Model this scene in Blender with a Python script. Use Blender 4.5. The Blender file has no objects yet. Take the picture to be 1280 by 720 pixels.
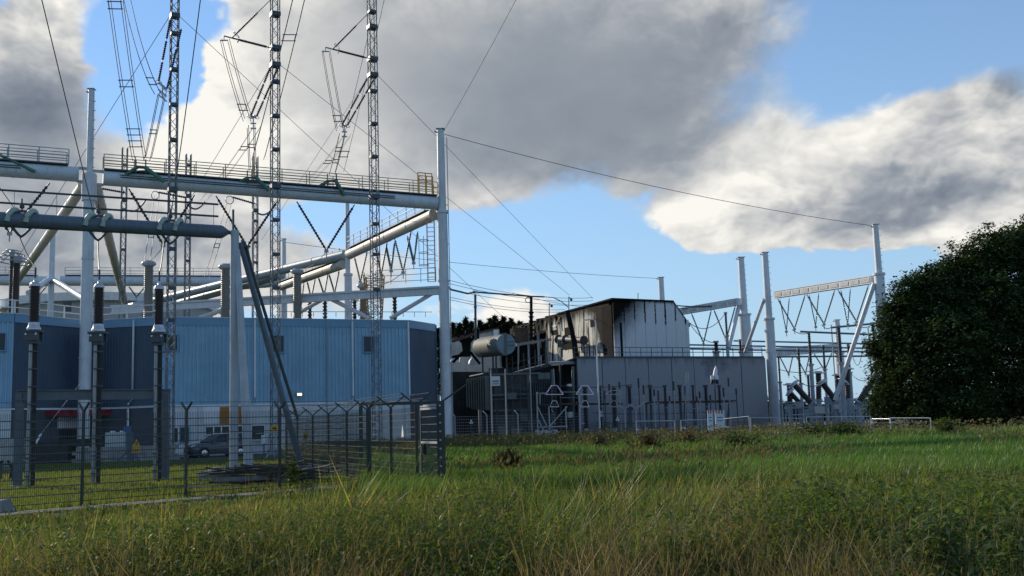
import bpy, bmesh, math, random
import numpy as np
from mathutils import Vector, Matrix

SC = bpy.context.scene
COL = SC.collection
rnd = random.Random(7)

# ------------------------------------------------------------------ camera
F_PX = 1300.0                      # focal length in pixels of the 1280 px wide photograph
EYE = Vector((0.0, 0.0, 1.7))
PITCH = math.radians(7.45)
ROLL = math.radians(1.72)
_fwd = Vector((0, math.cos(PITCH), math.sin(PITCH)))
_up0 = Vector((0, -math.sin(PITCH), math.cos(PITCH)))
_rt0 = Vector((1, 0, 0))
CAM_UP = _up0 * math.cos(ROLL) + _rt0 * math.sin(ROLL)
CAM_RT = _rt0 * math.cos(ROLL) - _up0 * math.sin(ROLL)
cam_data = bpy.data.cameras.new('camera')
cam = bpy.data.objects.new('camera', cam_data)
COL.objects.link(cam)
cam_data.sensor_width = 36.0
cam_data.lens = 36.0 * F_PX / 1280.0
cam_data.clip_start = 0.1
cam_data.clip_end = 3000.0
cam.matrix_world = Matrix(((CAM_RT.x, CAM_UP.x, -_fwd.x, EYE.x),
                           (CAM_RT.y, CAM_UP.y, -_fwd.y, EYE.y),
                           (CAM_RT.z, CAM_UP.z, -_fwd.z, EYE.z),
                           (0, 0, 0, 1)))
SC.camera = cam

def ray(u, v):
    return CAM_RT * ((u - 640.0) / F_PX) + CAM_UP * ((360.0 - v) / F_PX) + _fwd
def P(u, v, Y):
    "the place at depth Y (metres north of the camera) seen at photograph pixel (u, v)"
    d = ray(u, v)
    return EYE + d * (Y / d.y)
def G(u, v):
    d = ray(u, v)
    return EYE + d * (-EYE.z / d.z)
def hit(u, v, a, b):
    "where the sight line meets the vertical plane through a and b"
    n = Vector((-(b.y - a.y), b.x - a.x, 0))
    d = ray(u, v)
    t = (Vector((a.x, a.y, 0)) - EYE).dot(n) / d.dot(n)
    return EYE + d * t
def V3(*a):
    return Vector(a)

# ------------------------------------------------------------------ sky and sun
SUN_EL, SUN_AZ = math.radians(22.0), math.radians(-46.0)      # azimuth from +Y towards +X
SUN_DIR = Vector((math.sin(SUN_AZ) * math.cos(SUN_EL), math.cos(SUN_AZ) * math.cos(SUN_EL), math.sin(SUN_EL)))
sun_data = bpy.data.lights.new('sun', 'SUN')
sun_data.energy = 5.0
sun_data.angle = math.radians(0.5)
sun_data.color = (1.0, 0.86, 0.66)
sun = bpy.data.objects.new('sun', sun_data)
COL.objects.link(sun)
sun.rotation_euler = (-SUN_DIR).to_track_quat('-Z', 'Y').to_euler()

SC.view_settings.view_transform = 'Standard'
SC.view_settings.look = 'None'
SC.view_settings.exposure = 0.0
SC.view_settings.gamma = 1.0
SC.cycles.max_bounces = 6
SC.cycles.diffuse_bounces = 3
SC.cycles.transparent_max_bounces = 8

world = bpy.data.worlds.new('World')
SC.world = world
world.use_nodes = True
SKY_STRENGTH = 0.14

def build_world():
    nt = world.node_tree
    for n in list(nt.nodes):
        nt.nodes.remove(n)
    N, L = nt.nodes, nt.links
    def val(x):
        return x
    def m(op, a, b=None, c=None, clamp=False):
        n = N.new('ShaderNodeMath'); n.operation = op; n.use_clamp = clamp
        for i, x in enumerate((a, b, c)):
            if x is None: continue
            if isinstance(x, (int, float)): n.inputs[i].default_value = x
            else: L.new(x, n.inputs[i])
        return n.outputs[0]
    tc = N.new('ShaderNodeTexCoord')
    D = tc.outputs['Generated']
    def noise(vec, scale, detail, rough=0.55, dist=0.0):
        n = N.new('ShaderNodeTexNoise'); n.inputs['Scale'].default_value = scale
        n.inputs['Detail'].default_value = detail; n.inputs['Roughness'].default_value = rough
        n.inputs['Distortion'].default_value = dist
        L.new(vec, n.inputs['Vector']); return n
    def vmath(op, a, b):
        n = N.new('ShaderNodeVectorMath'); n.operation = op
        for i, x in enumerate((a, b)):
            if isinstance(x, tuple): n.inputs[i].default_value = x
            else: L.new(x, n.inputs[i])
        return n.outputs[0]
    # fall of the clouds towards the horizon: stretched sideways
    Dn = vmath('MULTIPLY', D, (1.0, 1.0, 1.5))
    warp = noise(Dn, 7.0, 3)
    wsep = N.new('ShaderNodeSeparateXYZ'); L.new(warp.outputs['Color'], wsep.inputs[0])
    sep = N.new('ShaderNodeSeparateXYZ'); L.new(D, sep.inputs[0])
    az = m('DEGREES', m('ARCTAN2', sep.outputs[0], sep.outputs[1]))
    el = m('DEGREES', m('ARCSINE', sep.outputs[2]))
    azw = m('ADD', az, m('MULTIPLY', m('SUBTRACT', wsep.outputs[0], 0.5), 4.5))
    elw = m('ADD', el, m('MULTIPLY', m('SUBTRACT', wsep.outputs[1], 0.5), 3.2))
    def ae(u, v):
        d = ray(u, v).normalized()
        return math.degrees(math.atan2(d.x, d.y)), math.degrees(math.asin(d.z))
    PXD = 22.7
    def blob(u, v, sx, sy, w, rot=0.0):
        a0, e0 = ae(u, v)
        c, s = math.cos(math.radians(rot)), math.sin(math.radians(rot))
        dx = m('SUBTRACT', azw, a0); dy = m('SUBTRACT', elw, e0)
        if rot:
            x2 = m('ADD', m('MULTIPLY', dx, c), m('MULTIPLY', dy, s))
            y2 = m('SUBTRACT', m('MULTIPLY', dy, c), m('MULTIPLY', dx, s))
            dx, dy = x2, y2
        dx = m('MULTIPLY', dx, PXD / sx); dy = m('MULTIPLY', dy, PXD / sy)
        q = m('ADD', m('MULTIPLY', dx, dx), m('MULTIPLY', dy, dy))
        return m('MULTIPLY', m('EXPONENT', m('MULTIPLY', q, -1.0)), w)
    def total(start, blobs):
        t = start
        for b in blobs:
            t = m('ADD', t, blob(*b))
        return t
    def billow(vec, scale):
        # rounded heaps: fractal smooth cells, distorted a little so that no cell edge shows
        nz = noise(vec, scale * 1.1, 4, 0.55)
        off = vmath('MULTIPLY', vmath('SUBTRACT', nz.outputs['Color'], (0.5, 0.5, 0.5)), (0.09, 0.09, 0.09))
        v = N.new('ShaderNodeTexVoronoi'); v.feature = 'F1'; v.inputs['Scale'].default_value = scale
        v.inputs['Detail'].default_value = 3.0; v.inputs['Roughness'].default_value = 0.55; v.inputs['Lacunarity'].default_value = 2.2
        v.normalize = True
        L.new(vmath('ADD', vec, off), v.inputs['Vector'])
        return m('SUBTRACT', 1.0, m('MULTIPLY', v.outputs['Distance'], 2.0))
    soft = total(0.0, SOFT); soft = m('ADD', soft, 0.0, None, True); hard = m('SUBTRACT', 1.0, soft, None, True)
    big = noise(Dn, 2.3, 2)
    base = m('ADD', m('MULTIPLY', big.outputs['Fac'], 0.9), -0.18)
    fb = noise(Dn, 9.0, 9, 0.58)
    fbv = m('SUBTRACT', fb.outputs['Fac'], 0.5)
    bl = billow(Dn, 9.0)
    toward = (SUN_DIR.x * 0.016 + 0.0, SUN_DIR.y * 0.016, 0.026)
    bl2 = billow(vmath('ADD', Dn, toward), 9.0)
    lump = noise(Dn, 4.0, 4, 0.5); lump2 = noise(vmath('ADD', Dn, (SUN_DIR.x * 0.05 + 0.02, SUN_DIR.y * 0.05, 0.07)), 4.0, 4, 0.5)
    dens = total(base, DENS)
    edge = m('ADD', m('MULTIPLY', m('SUBTRACT', bl, BL_MID), m('ADD', 0.15, m('MULTIPLY', hard, 0.55))), m('MULTIPLY', fbv, m('ADD', 0.45, m('MULTIPLY', soft, 0.45))))
    dens = m('ADD', dens, edge)
    mr = N.new('ShaderNodeMapRange'); mr.interpolation_type = 'SMOOTHSTEP'
    L.new(dens, mr.inputs['Value'])
    mr.inputs['From Min'].default_value = 0.42; L.new(m('ADD', 0.53, m('MULTIPLY', soft, 0.60)), mr.inputs['From Max'])
    mask = mr.outputs['Result']
    lively = m('SUBTRACT', 1.0, total(0.0, CALM), None, True)
    relief = m('MULTIPLY', m('SUBTRACT', bl, bl2), m('ADD', 0.10, m('MULTIPLY', lively, 1.15)))
    relief = m('ADD', relief, m('MULTIPLY', m('SUBTRACT', lump.outputs['Fac'], lump2.outputs['Fac']), m('ADD', 0.22, m('MULTIPLY', lively, 0.45))))
    relief = m('ADD', relief, m('MULTIPLY', fbv, 0.08))
    shade = m('ADD', total(0.64, SHADE), relief)
    # thin rims shine, thick middles are greyer
    shade = m('ADD', shade, m('MULTIPLY', m('SUBTRACT', 0.85, dens), m('ADD', 0.06, m('MULTIPLY', hard, 0.22))), None, True)
    ramp = N.new('ShaderNodeValToRGB'); L.new(shade, ramp.inputs[0])
    cr = ramp.color_ramp
    cr.elements[0].position = 0.0; cr.elements[0].color = (0.15, 0.185, 0.24, 1)
    cr.elements[1].position = 1.0; cr.elements[1].color = (0.97, 0.945, 0.88, 1)
    e = cr.elements.new(0.35); e.color = (0.30, 0.335, 0.385, 1)
    e = cr.elements.new(0.68); e.color = (0.62, 0.625, 0.62, 1)
    cl = vmath('MULTIPLY', ramp.outputs[0], (1.0 / SKY_STRENGTH,) * 3)
    sky = N.new('ShaderNodeTexSky'); sky.sky_type = 'NISHITA'; sky.sun_disc = False
    sky.sun_elevation = SUN_EL; sky.sun_rotation = SUN_AZ
    sky.air_density = 1.0; sky.dust_density = 0.0; sky.ozone_density = 2.0
    skyc = vmath('MULTIPLY', sky.outputs[0], SKY_TINT)
    # pale blue air towards the horizon, the same all round
    hz = m('MULTIPLY', m('EXPONENT', m('MULTIPLY', m('ABSOLUTE', el), -1.0 / 17.0)), 1.0)
    hmix = N.new('ShaderNodeMix'); hmix.data_type = 'RGBA'; L.new(hz, hmix.inputs[0]); L.new(skyc, hmix.inputs[6])
    hmix.inputs[7].default_value = (0.42 / SKY_STRENGTH, 0.60 / SKY_STRENGTH, 0.77 / SKY_STRENGTH, 1)
    skyc = hmix.outputs[2]
    mix = N.new('ShaderNodeMix'); mix.data_type = 'RGBA'
    L.new(mask, mix.inputs[0]); L.new(skyc, mix.inputs[6]); L.new(cl, mix.inputs[7])
    bg = N.new('ShaderNodeBackground'); bg.inputs['Strength'].default_value = SKY_STRENGTH
    L.new(mix.outputs[2], bg.inputs['Color'])
    out = N.new('ShaderNodeOutputWorld'); L.new(bg.outputs[0], out.inputs[0])
BL_MID = 0.35
# clouds: (u, v, half width, half height, weight, tilt) in the photograph's pixels, turned into directions of the sky
DENS = [
    (700, 90, 330, 150, 0.85, 0), (430, 120, 190, 170, 0.65, 0), (900, 60, 150, 90, 0.25, 0),
    (40, 150, 90, 110, 0.75, 0), (70, 15, 60, 40, 0.5, 0), (260, 200, 80, 70, 0.55, 0),
    (120, 330, 260, 70, 0.55, 0), (420, 340, 200, 55, 0.35, 0), (165, 90, 55, 75, -0.75, 0),
    (1000, 250, 190, 75, 0.85, 18), (1190, 210, 140, 75, 0.75, 0), (1240, 90, 80, 28, 0.45, 12), (1240, 310, 50, 22, 0.55, 0),
    (650, 375, 90, 30, 0.55, 0), (1120, 50, 170, 70, -0.75, 0), (900, 350, 330, 45, -0.65, 0), (640, 300, 110, 40, -0.5, 0),
    (430, 282, 120, 30, -0.75, 0), (245, 50, 38, 60, -0.5, 0), (390, 0, 50, 16, -0.4, 0), (215, 120, 40, 40, -0.25, 0),
]
SOFT = [(900, 80, 190, 110, 0.8, 0), (640, 110, 200, 140, 0.45, 0), (60, 190, 110, 110, 0.5, 0), (330, 330, 330, 60, 0.5, 0), (1230, 90, 90, 35, 0.5, 0), (150, 20, 120, 30, 0.5, 0)]
CALM = [(720, 110, 330, 170, 1.0, 0), (420, 90, 150, 170, 0.55, 0), (60, 190, 130, 110, 0.7, 0), (300, 350, 330, 60, 0.6, 0)]
SHADE = [
    (1080, 140, 90, 40, 0.16, 15), (1225, 150, 70, 40, 0.22, 0), (900, 250, 70, 30, 0.25, 15), (740, 120, 240, 120, -0.02, 0), (250, 130, 60, 70, 0.2, 0),
    (760, 150, 250, 90, -0.30, 8), (640, 215, 130, 45, -0.14, 0), (850, 40, 200, 80, -0.14, 0), (560, 130, 110, 110, -0.05, 0), (320, 120, 150, 170, 0.18, 0),
    (40, 150, 80, 80, -0.42, 0), (70, 12, 60, 30, 0.25, 0), (260, 190, 70, 60, 0.3, 0), (110, 320, 240, 80, -0.24, 0),
    (1015, 175, 115, 60, 0.32, 20), (1160, 258, 150, 34, -0.34, 8), (1230, 165, 70, 50, 0.10, 0), (920, 285, 120, 40, 0.12, 0),
    (1260, 88, 70, 28, -0.5, 12), (650, 375, 90, 30, 0.25, 0), (1240, 305, 50, 22, 0.2, 0), (430, 340, 150, 50, 0.12, 0),
]
SKY_TINT = (0.80, 1.0, 1.22)
build_world()
world.cycles.sampling_method = 'MANUAL'; world.cycles.sample_map_resolution = 256

# ------------------------------------------------------------------ materials
MATS = {}
def mat(name, col, rough=0.55, metal=0.0, var=0.12, scale=3.0, streak=0.0, bump=0.0, spec=0.4, dirt=None):
    "painted, galvanised, concrete ... : one base colour broken by two noises and by rain streaks"
    if name in MATS: return MATS[name]
    ma = bpy.data.materials.new(name); ma.use_nodes = True
    nt = ma.node_tree; N, L = nt.nodes, nt.links
    b = N['Principled BSDF']
    b.inputs['Roughness'].default_value = rough; b.inputs['Metallic'].default_value = metal
    b.inputs['Specular IOR Level'].default_value = spec
    geo = N.new('ShaderNodeNewGeometry')
    n1 = N.new('ShaderNodeTexNoise'); n1.inputs['Scale'].default_value = scale; n1.inputs['Detail'].default_value = 6
    n1.inputs['Roughness'].default_value = 0.65
    L.new(geo.outputs['Position'], n1.inputs['Vector'])
    mr = N.new('ShaderNodeMapRange'); L.new(n1.outputs['Fac'], mr.inputs['Value'])
    mr.inputs['From Min'].default_value = 0.3; mr.inputs['From Max'].default_value = 0.7
    mr.inputs['To Min'].default_value = 1.0 - var; mr.inputs['To Max'].default_value = 1.0 + var
    vm = N.new('ShaderNodeVectorMath'); vm.operation = 'SCALE'; vm.inputs[0].default_value = col[:3]
    L.new(mr.outputs['Result'], vm.inputs['Scale'])
    colour = vm.outputs[0]
    if streak > 0:
        mp = N.new('ShaderNodeMapping'); mp.inputs['Scale'].default_value = (5.0, 5.0, 0.25)
        L.new(geo.outputs['Position'], mp.inputs['Vector'])
        n2 = N.new('ShaderNodeTexNoise'); n2.inputs['Scale'].default_value = 1.6; n2.inputs['Detail'].default_value = 5
        L.new(mp.outputs[0], n2.inputs['Vector'])
        m2 = N.new('ShaderNodeMapRange'); L.new(n2.outputs['Fac'], m2.inputs['Value'])
        m2.inputs['From Min'].default_value = 0.5; m2.inputs['From Max'].default_value = 0.72
        m2.inputs['To Max'].default_value = streak
        mx = N.new('ShaderNodeMix'); mx.data_type = 'RGBA'
        L.new(m2.outputs['Result'], mx.inputs[0]); L.new(colour, mx.inputs[6])
        mx.inputs[7].default_value = tuple(dirt or (col[0] * 0.35, col[1] * 0.33, col[2] * 0.28)) + (1,)
        colour = mx.outputs[2]
    L.new(colour, b.inputs['Base Color'])
    if bump > 0:
        bp = N.new('ShaderNodeBump'); bp.inputs['Strength'].default_value = bump; bp.inputs['Distance'].default_value = 0.05
        L.new(n1.outputs['Fac'], bp.inputs['Height']); L.new(bp.outputs[0], b.inputs['Normal'])
    MATS[name] = ma
    return ma

M_WHITE = mat('white_painted_steel', (0.66, 0.68, 0.69), 0.42, 0, 0.09, 1.5, 0.3)
M_MAST = mat('pale_grey_painted_steel', (0.60, 0.63, 0.66), 0.45, 0, 0.10, 1.3, 0.35)
M_TUBE = mat('grey_painted_tube', (0.36, 0.41, 0.46), 0.45, 0, 0.10, 1.2, 0.25)
M_GALV = mat('galvanised_steel', (0.33, 0.35, 0.37), 0.5, 0.35, 0.18, 5.0, 0.2)
M_LATTICE = mat('weathered_galvanised_lattice', (0.17, 0.19, 0.21), 0.6, 0.15, 0.25, 4.0, 0.25, 0, 0.3, (0.16, 0.10, 0.05))
M_DARKSTEEL = mat('dark_steel', (0.07, 0.085, 0.10), 0.55, 0.2, 0.2, 3.0)
M_WIRE = mat('weathered_cable', (0.075, 0.08, 0.085), 0.6, 0.2, 0.15, 2.0)
M_INS = mat('dark_composite_insulator', (0.030, 0.030, 0.032), 0.5, 0, 0.15, 3.0)
M_BROWN = mat('brown_glazed_porcelain', (0.040, 0.030, 0.026), 0.3, 0, 0.15, 3.0)
M_POT = mat('grey_brown_porcelain', (0.19, 0.18, 0.16), 0.42, 0, 0.12, 3.0)
M_GLASSINS = mat('green_glass_insulator', (0.10, 0.19, 0.20), 0.15, 0, 0.10, 6.0)
M_ALU = mat('cast_aluminium', (0.5, 0.52, 0.54), 0.38, 0.6, 0.12, 5.0)
M_GREEN = mat('green_painted_strut', (0.07, 0.19, 0.13), 0.5, 0, 0.15, 4.0)
M_SADDLE = mat('pale_green_clamp', (0.33, 0.42, 0.35), 0.5, 0, 0.15, 4.0)
M_BLUE = mat('blue_sheet_cladding', (0.26, 0.44, 0.575), 0.48, 0, 0.12, 0.5, 0.28, 0, 0.4, (0.13, 0.22, 0.29))
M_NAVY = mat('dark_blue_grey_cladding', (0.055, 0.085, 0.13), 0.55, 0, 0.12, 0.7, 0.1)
M_FASCIA = mat('blue_fascia_sheet', (0.15, 0.30, 0.45), 0.45, 0, 0.06, 0.8, 0.15)
M_CONC = mat('pale_concrete', (0.27, 0.275, 0.27), 0.9, 0, 0.28, 1.6, 0.4, 0.3, 0.2)
M_CONC2 = mat('grey_firewall_concrete', (0.33, 0.345, 0.375), 0.85, 0, 0.24, 0.45, 0.28, 0.3, 0.2)
M_SOOTCONC = mat('sooty_concrete', (0.035, 0.038, 0.042), 0.9, 0, 0.5, 0.5, 0.5, 0.3, 0.15)
M_ROOF = mat('roofing_felt', (0.16, 0.165, 0.17), 0.9, 0, 0.15, 2.0)
M_RED = mat('dark_red_canopy', (0.22, 0.02, 0.025), 0.5, 0, 0.1, 2.0)
M_ORANGE = mat('orange_board', (0.36, 0.13, 0.015), 0.5, 0, 0.1, 2.0)
M_DARKGLASS = mat('dark_window_glass', (0.02, 0.03, 0.042), 0.2, 0, 0.1, 2.0, 0, 0, 0.3)
M_DOOR = mat('dark_door', (0.03, 0.035, 0.045), 0.5, 0, 0.1, 2.0)
M_YELLOW = mat('yellow_sign', (0.62, 0.36, 0.02), 0.5, 0, 0.05, 4.0)
M_BLACK = mat('black_print', (0.012, 0.012, 0.012), 0.6, 0, 0.05, 4.0)
M_SIGNWHITE = mat('white_sign', (0.72, 0.73, 0.74), 0.5, 0, 0.05, 4.0)
M_FENCE = mat('dark_green_fence_coating', (0.030, 0.038, 0.036), 0.5, 0, 0.15, 4.0)
M_MESHWIRE = mat('fence_wire', (0.05, 0.06, 0.058), 0.45, 0.2, 0.15, 4.0)
M_TANK = mat('grey_green_tank', (0.115, 0.145, 0.14), 0.7, 0, 0.14, 1.2, 0.45, 0, 0.4, (0.05, 0.05, 0.045))
M_TANKSH = mat('scorched_transformer_steel', (0.055, 0.068, 0.075), 0.6, 0, 0.3, 1.0, 0.5)
M_SOOT = mat('burnt_steel', (0.013, 0.0125, 0.012), 0.9, 0, 0.5, 1.5, 0, 0, 0.06)
M_RUST = mat('fire_rusted_steel', (0.085, 0.055, 0.04), 0.85, 0, 0.4, 1.5, 0.4)
M_TIMBER = mat('weathered_timber', (0.055, 0.048, 0.04), 0.9, 0, 0.35, 6.0)
M_PALLET = mat('grey_stacked_timber', (0.24, 0.245, 0.25), 0.9, 0, 0.3, 6.0)
M_HEDGE = mat('dark_tarpaulin', (0.02, 0.026, 0.024), 0.7, 0, 0.3, 3.0)
M_BARK = mat('dark_bark', (0.05, 0.042, 0.034), 0.95, 0, 0.3, 6.0, 0, 0.5)
M_CAR = mat('dark_grey_car_paint', (0.085, 0.10, 0.125), 0.25, 0.2, 0.04, 1.0, 0, 0, 0.5)
M_TYRE = mat('black_rubber', (0.012, 0.012, 0.013), 0.85, 0, 0.1, 4.0)
M_CHROME = mat('bright_metal', (0.55, 0.56, 0.58), 0.25, 0.8, 0.05, 3.0)
M_YRAIL = mat('yellowed_handrail', (0.40, 0.33, 0.15), 0.5, 0, 0.25, 3.0, 0.3)
M_RAIL = mat('galvanised_handrail', (0.30, 0.32, 0.33), 0.5, 0.3, 0.15, 3.0)
M_REDSTRIPE = mat('red_stripe', (0.5, 0.04, 0.03), 0.5, 0, 0.05, 4.0)
M_IBC = mat('white_plastic', (0.42, 0.48, 0.46), 0.5, 0, 0.08, 3.0)
M_BLUEBOX = mat('blue_plastic', (0.07, 0.16, 0.32), 0.5, 0, 0.08, 3.0)

def emit_mat(name, col, strength):
    ma = bpy.data.materials.new(name); ma.use_nodes = True
    b = ma.node_tree.nodes['Principled BSDF']
    b.inputs['Base Color'].default_value = tuple(col) + (1,)
    b.inputs['Emission Color'].default_value = tuple(col) + (1,)
    b.inputs['Emission Strength'].default_value = strength
    return ma
M_LAMP = emit_mat('lit_lamp', (1.0, 0.86, 0.6), 1.6)

# ------------------------------------------------------------------ mesh helpers
class MB:
    "collects boxes, bars, tubes, lathes and prisms; build() links them as ONE mesh object"
    def __init__(s): s.v, s.f, s.sm = [], [], []
    def add(s, vs, fs, smooth=False):
        o = len(s.v); s.v.extend(Vector(x) for x in vs)
        for f in fs: s.f.append(tuple(i + o for i in f)); s.sm.append(smooth)
        return s
    def hexa(s, b4, t4):
        "a solid from four bottom and four top corners (same order, counter-clockwise from above)"
        return s.add(list(b4) + list(t4), [(3, 2, 1, 0), (4, 5, 6, 7), (0, 1, 5, 4), (1, 2, 6, 5), (2, 3, 7, 6), (3, 0, 4, 7)])
    def box(s, c, size, ax=None, ay=None, az=None):
        c = Vector(c); ax = Vector(ax or (1, 0, 0)).normalized(); az = Vector(az or (0, 0, 1)).normalized()
        ay = Vector(ay) if ay else az.cross(ax)
        x, y, z = ax * size[0] / 2, ay.normalized() * size[1] / 2, az * size[2] / 2
        return s.hexa([c - x - y - z, c + x - y - z, c + x + y - z, c - x + y - z], [c - x - y + z, c + x - y + z, c + x + y + z, c - x + y + z])
    def slab(s, p, q, th, z0, z1):
        "an upright wall piece from p to q, its thickness growing away from the camera side (left of p->q)"
        p, q = Vector((p[0], p[1], 0)), Vector((q[0], q[1], 0)); d = (q - p).normalized(); n = Vector((-d.y, d.x, 0)) * th
        pts = [p, q, q + n, p + n]
        return s.hexa([a + Vector((0, 0, z0)) for a in pts], [a + Vector((0, 0, z1)) for a in pts])
    def bar(s, p, q, w, h=None, up=None):
        p, q = Vector(p), Vector(q); h = h or w; d = q - p
        if d.length < 1e-6: return s
        d.normalize(); u = Vector(up) if up else (Vector((0, 0, 1)) if abs(d.z) < 0.95 else Vector((0, 1, 0)))
        x = d.cross(u).normalized() * w / 2; y = x.cross(d).normalized() * h / 2
        return s.hexa([p - x - y, p + x - y, p + x + y, p - x + y], [q - x - y, q + x - y, q + x + y, q - x + y])
    def tube(s, p, q, r, n=10, r2=None, cap=True):
        p, q = Vector(p), Vector(q); r2 = r if r2 is None else r2; d = (q - p)
        if d.length < 1e-6: return s
        d.normalize(); u = Vector((0, 0, 1)) if abs(d.z) < 0.95 else Vector((1, 0, 0))
        x = d.cross(u).normalized(); y = x.cross(d).normalized()
        A = [p + (x * math.cos(t) + y * math.sin(t)) * r for t in (2 * math.pi * i / n for i in range(n))]
        B = [q + (x * math.cos(t) + y * math.sin(t)) * r2 for t in (2 * math.pi * i / n for i in range(n))]
        s.add(A + B, [(i, i + n, (i + 1) % n + n, (i + 1) % n) for i in range(n)], True)
        if cap: s.add(A, [tuple(range(n))]); s.add(B, [tuple(reversed(range(n)))])
        return s
    def path(s, pts, r, n=5):
        pts = [Vector(p) for p in pts]; rings = []
        for i, p in enumerate(pts):
            d = (pts[min(i + 1, len(pts) - 1)] - pts[max(i - 1, 0)]).normalized()
            u = Vector((0, 0, 1)) if abs(d.z) < 0.95 else Vector((1, 0, 0))
            x = d.cross(u).normalized(); y = x.cross(d).normalized()
            rings.append([p + (x * math.cos(t) + y * math.sin(t)) * r for t in (2 * math.pi * k / n for k in range(n))])
        vs = [v for R in rings for v in R]; fs = []
        for i in range(len(pts) - 1):
            for k in range(n): fs.append((i * n + k, (i + 1) * n + k, (i + 1) * n + (k + 1) % n, i * n + (k + 1) % n))
        s.add(vs, fs, True)
        return s.add(rings[0], [tuple(range(n))]).add(rings[-1], [tuple(reversed(range(n)))])
    def lathe(s, p, q, prof, n=12):
        "turned body along p->q; prof = [(t 0..1, radius)]"
        p, q = Vector(p), Vector(q); d = (q - p); L_ = d.length; d.normalize()
        u = Vector((0, 0, 1)) if abs(d.z) < 0.95 else Vector((1, 0, 0))
        x = d.cross(u).normalized(); y = x.cross(d).normalized()
        vs, fs = [], []
        for t, r in prof:
            vs += [p + d * (t * L_) + (x * math.cos(a) + y * math.sin(a)) * r for a in (2 * math.pi * i / n for i in range(n))]
        for k in range(len(prof) - 1):
            fs += [(k * n + i, (k + 1) * n + i, (k + 1) * n + (i + 1) % n, k * n + (i + 1) % n) for i in range(n)]
        m_ = (len(prof) - 1) * n
        s.add(vs, fs, True)
        return s.add([vs[i] for i in range(n)], [tuple(range(n))]).add([vs[m_ + i] for i in range(n)], [tuple(reversed(range(n)))])
    def shed(s, p, q, rc, rs, count, n=10):
        "insulator with a row of sheds"
        prof = [(0, rc)]
        for k in range(count):
            t0 = (k + 0.15) / count; t1 = (k + 0.55) / count; t2 = (k + 0.62) / count
            prof += [(t0, rc), (t1, rs), (t2, rc)]
        prof.append((1, rc))
        return s.lathe(p, q, prof, n)
    def ring(s, c, R, r, axis=(0, 0, 1), n=14, m_=5):
        c = Vector(c); a = Vector(axis).normalized(); u = Vector((0, 0, 1)) if abs(a.z) < 0.95 else Vector((1, 0, 0))
        x = a.cross(u).normalized(); y = a.cross(x)
        vs, fs = [], []
        for i in range(n):
            t = 2 * math.pi * i / n; d = x * math.cos(t) + y * math.sin(t)
            for k in range(m_):
                b = 2 * math.pi * k / m_
                vs.append(c + d * (R + r * math.cos(b)) + a * (r * math.sin(b)))
        for i in range(n):
            for k in range(m_):
                fs.append((i * m_ + k, ((i + 1) % n) * m_ + k, ((i + 1) % n) * m_ + (k + 1) % m_, i * m_ + (k + 1) % m_))
        return s.add(vs, fs, True)
    def prism(s, pts, z0, z1):
        n = len(pts); b = [Vector((p[0], p[1], z0)) for p in pts]; t = [Vector((p[0], p[1], z1)) for p in pts]
        area = sum(pts[i][0] * pts[(i + 1) % n][1] - pts[(i + 1) % n][0] * pts[i][1] for i in range(n))
        if area < 0: b.reverse(); t.reverse()
        return s.add(b + t, [tuple(reversed(range(n))), tuple(range(n, 2 * n))] + [(i, (i + 1) % n, (i + 1) % n + n, i + n) for i in range(n)])
    def poly_prism(s, pts, depth):
        "a flat outline in space given some depth along a vector"
        pts = [Vector(p) for p in pts]; d = Vector(depth); n = len(pts)
        return s.add(pts + [p + d for p in pts], [tuple(reversed(range(n))), tuple(range(n, 2 * n))] + [(i, (i + 1) % n, (i + 1) % n + n, i + n) for i in range(n)])
    def build(s, name, material, parent=None, kind=None, label=None):
        off = world_loc(parent) if parent else Vector((0, 0, 0))
        if parent is None and s.v:        # origin at the foot of the thing
            lo = [min(v[i] for v in s.v) for i in range(3)]; hi = [max(v[i] for v in s.v) for i in range(3)]
            off = Vector(((lo[0] + hi[0]) / 2, (lo[1] + hi[1]) / 2, lo[2]))
        me = bpy.data.meshes.new(name)
        me.from_pydata([tuple(v - off) for v in s.v], [], s.f)
        me.polygons.foreach_set('use_smooth', s.sm)
        me.materials.append(material); me.update()
        o = bpy.data.objects.new(name, me); COL.objects.link(o)
        if parent: o.parent = parent
        else: o.location = off
        if kind: o['kind'] = kind
        if label: o['label'] = label
        return o

def world_loc(o):
    p = Vector(o.location)
    while o.parent: o = o.parent; p += Vector(o.location)
    return p
def thing(name, label, cat, loc, group=None):
    o = bpy.data.objects.new(name, None); COL.objects.link(o)
    o.empty_display_size = 0.3; o.location = Vector(loc)
    o['label'] = label; o['category'] = cat
    if group: o['group'] = group
    return o
def tag(o, label, cat, group=None):
    o['label'] = label; o['category'] = cat
    if group: o['group'] = group
    return o
def structure(o):
    o['kind'] = 'structure'; return o
def copy_thing(root, loc, label, group=None):
    def rec(o, parent):
        c = o.copy(); COL.objects.link(c)
        if parent: c.parent = parent
        for ch in o.children: rec(ch, c)
        return c
    r = rec(root, None); r.location = Vector(loc); r['label'] = label
    if group: r['group'] = group
    return r
def sagged(a, b, sag, n=14):
    a, b = Vector(a), Vector(b)
    return [a.lerp(b, i / n) - Vector((0, 0, sag * 4 * (i / n) * (1 - i / n))) for i in range(n + 1)]
def wire(label, pts, r=0.022, group=None, name='overhead_wire', cat='wire', n=4):
    return tag(MB().path(pts, r, n).build(name, M_WIRE), label, cat, group)

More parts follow.
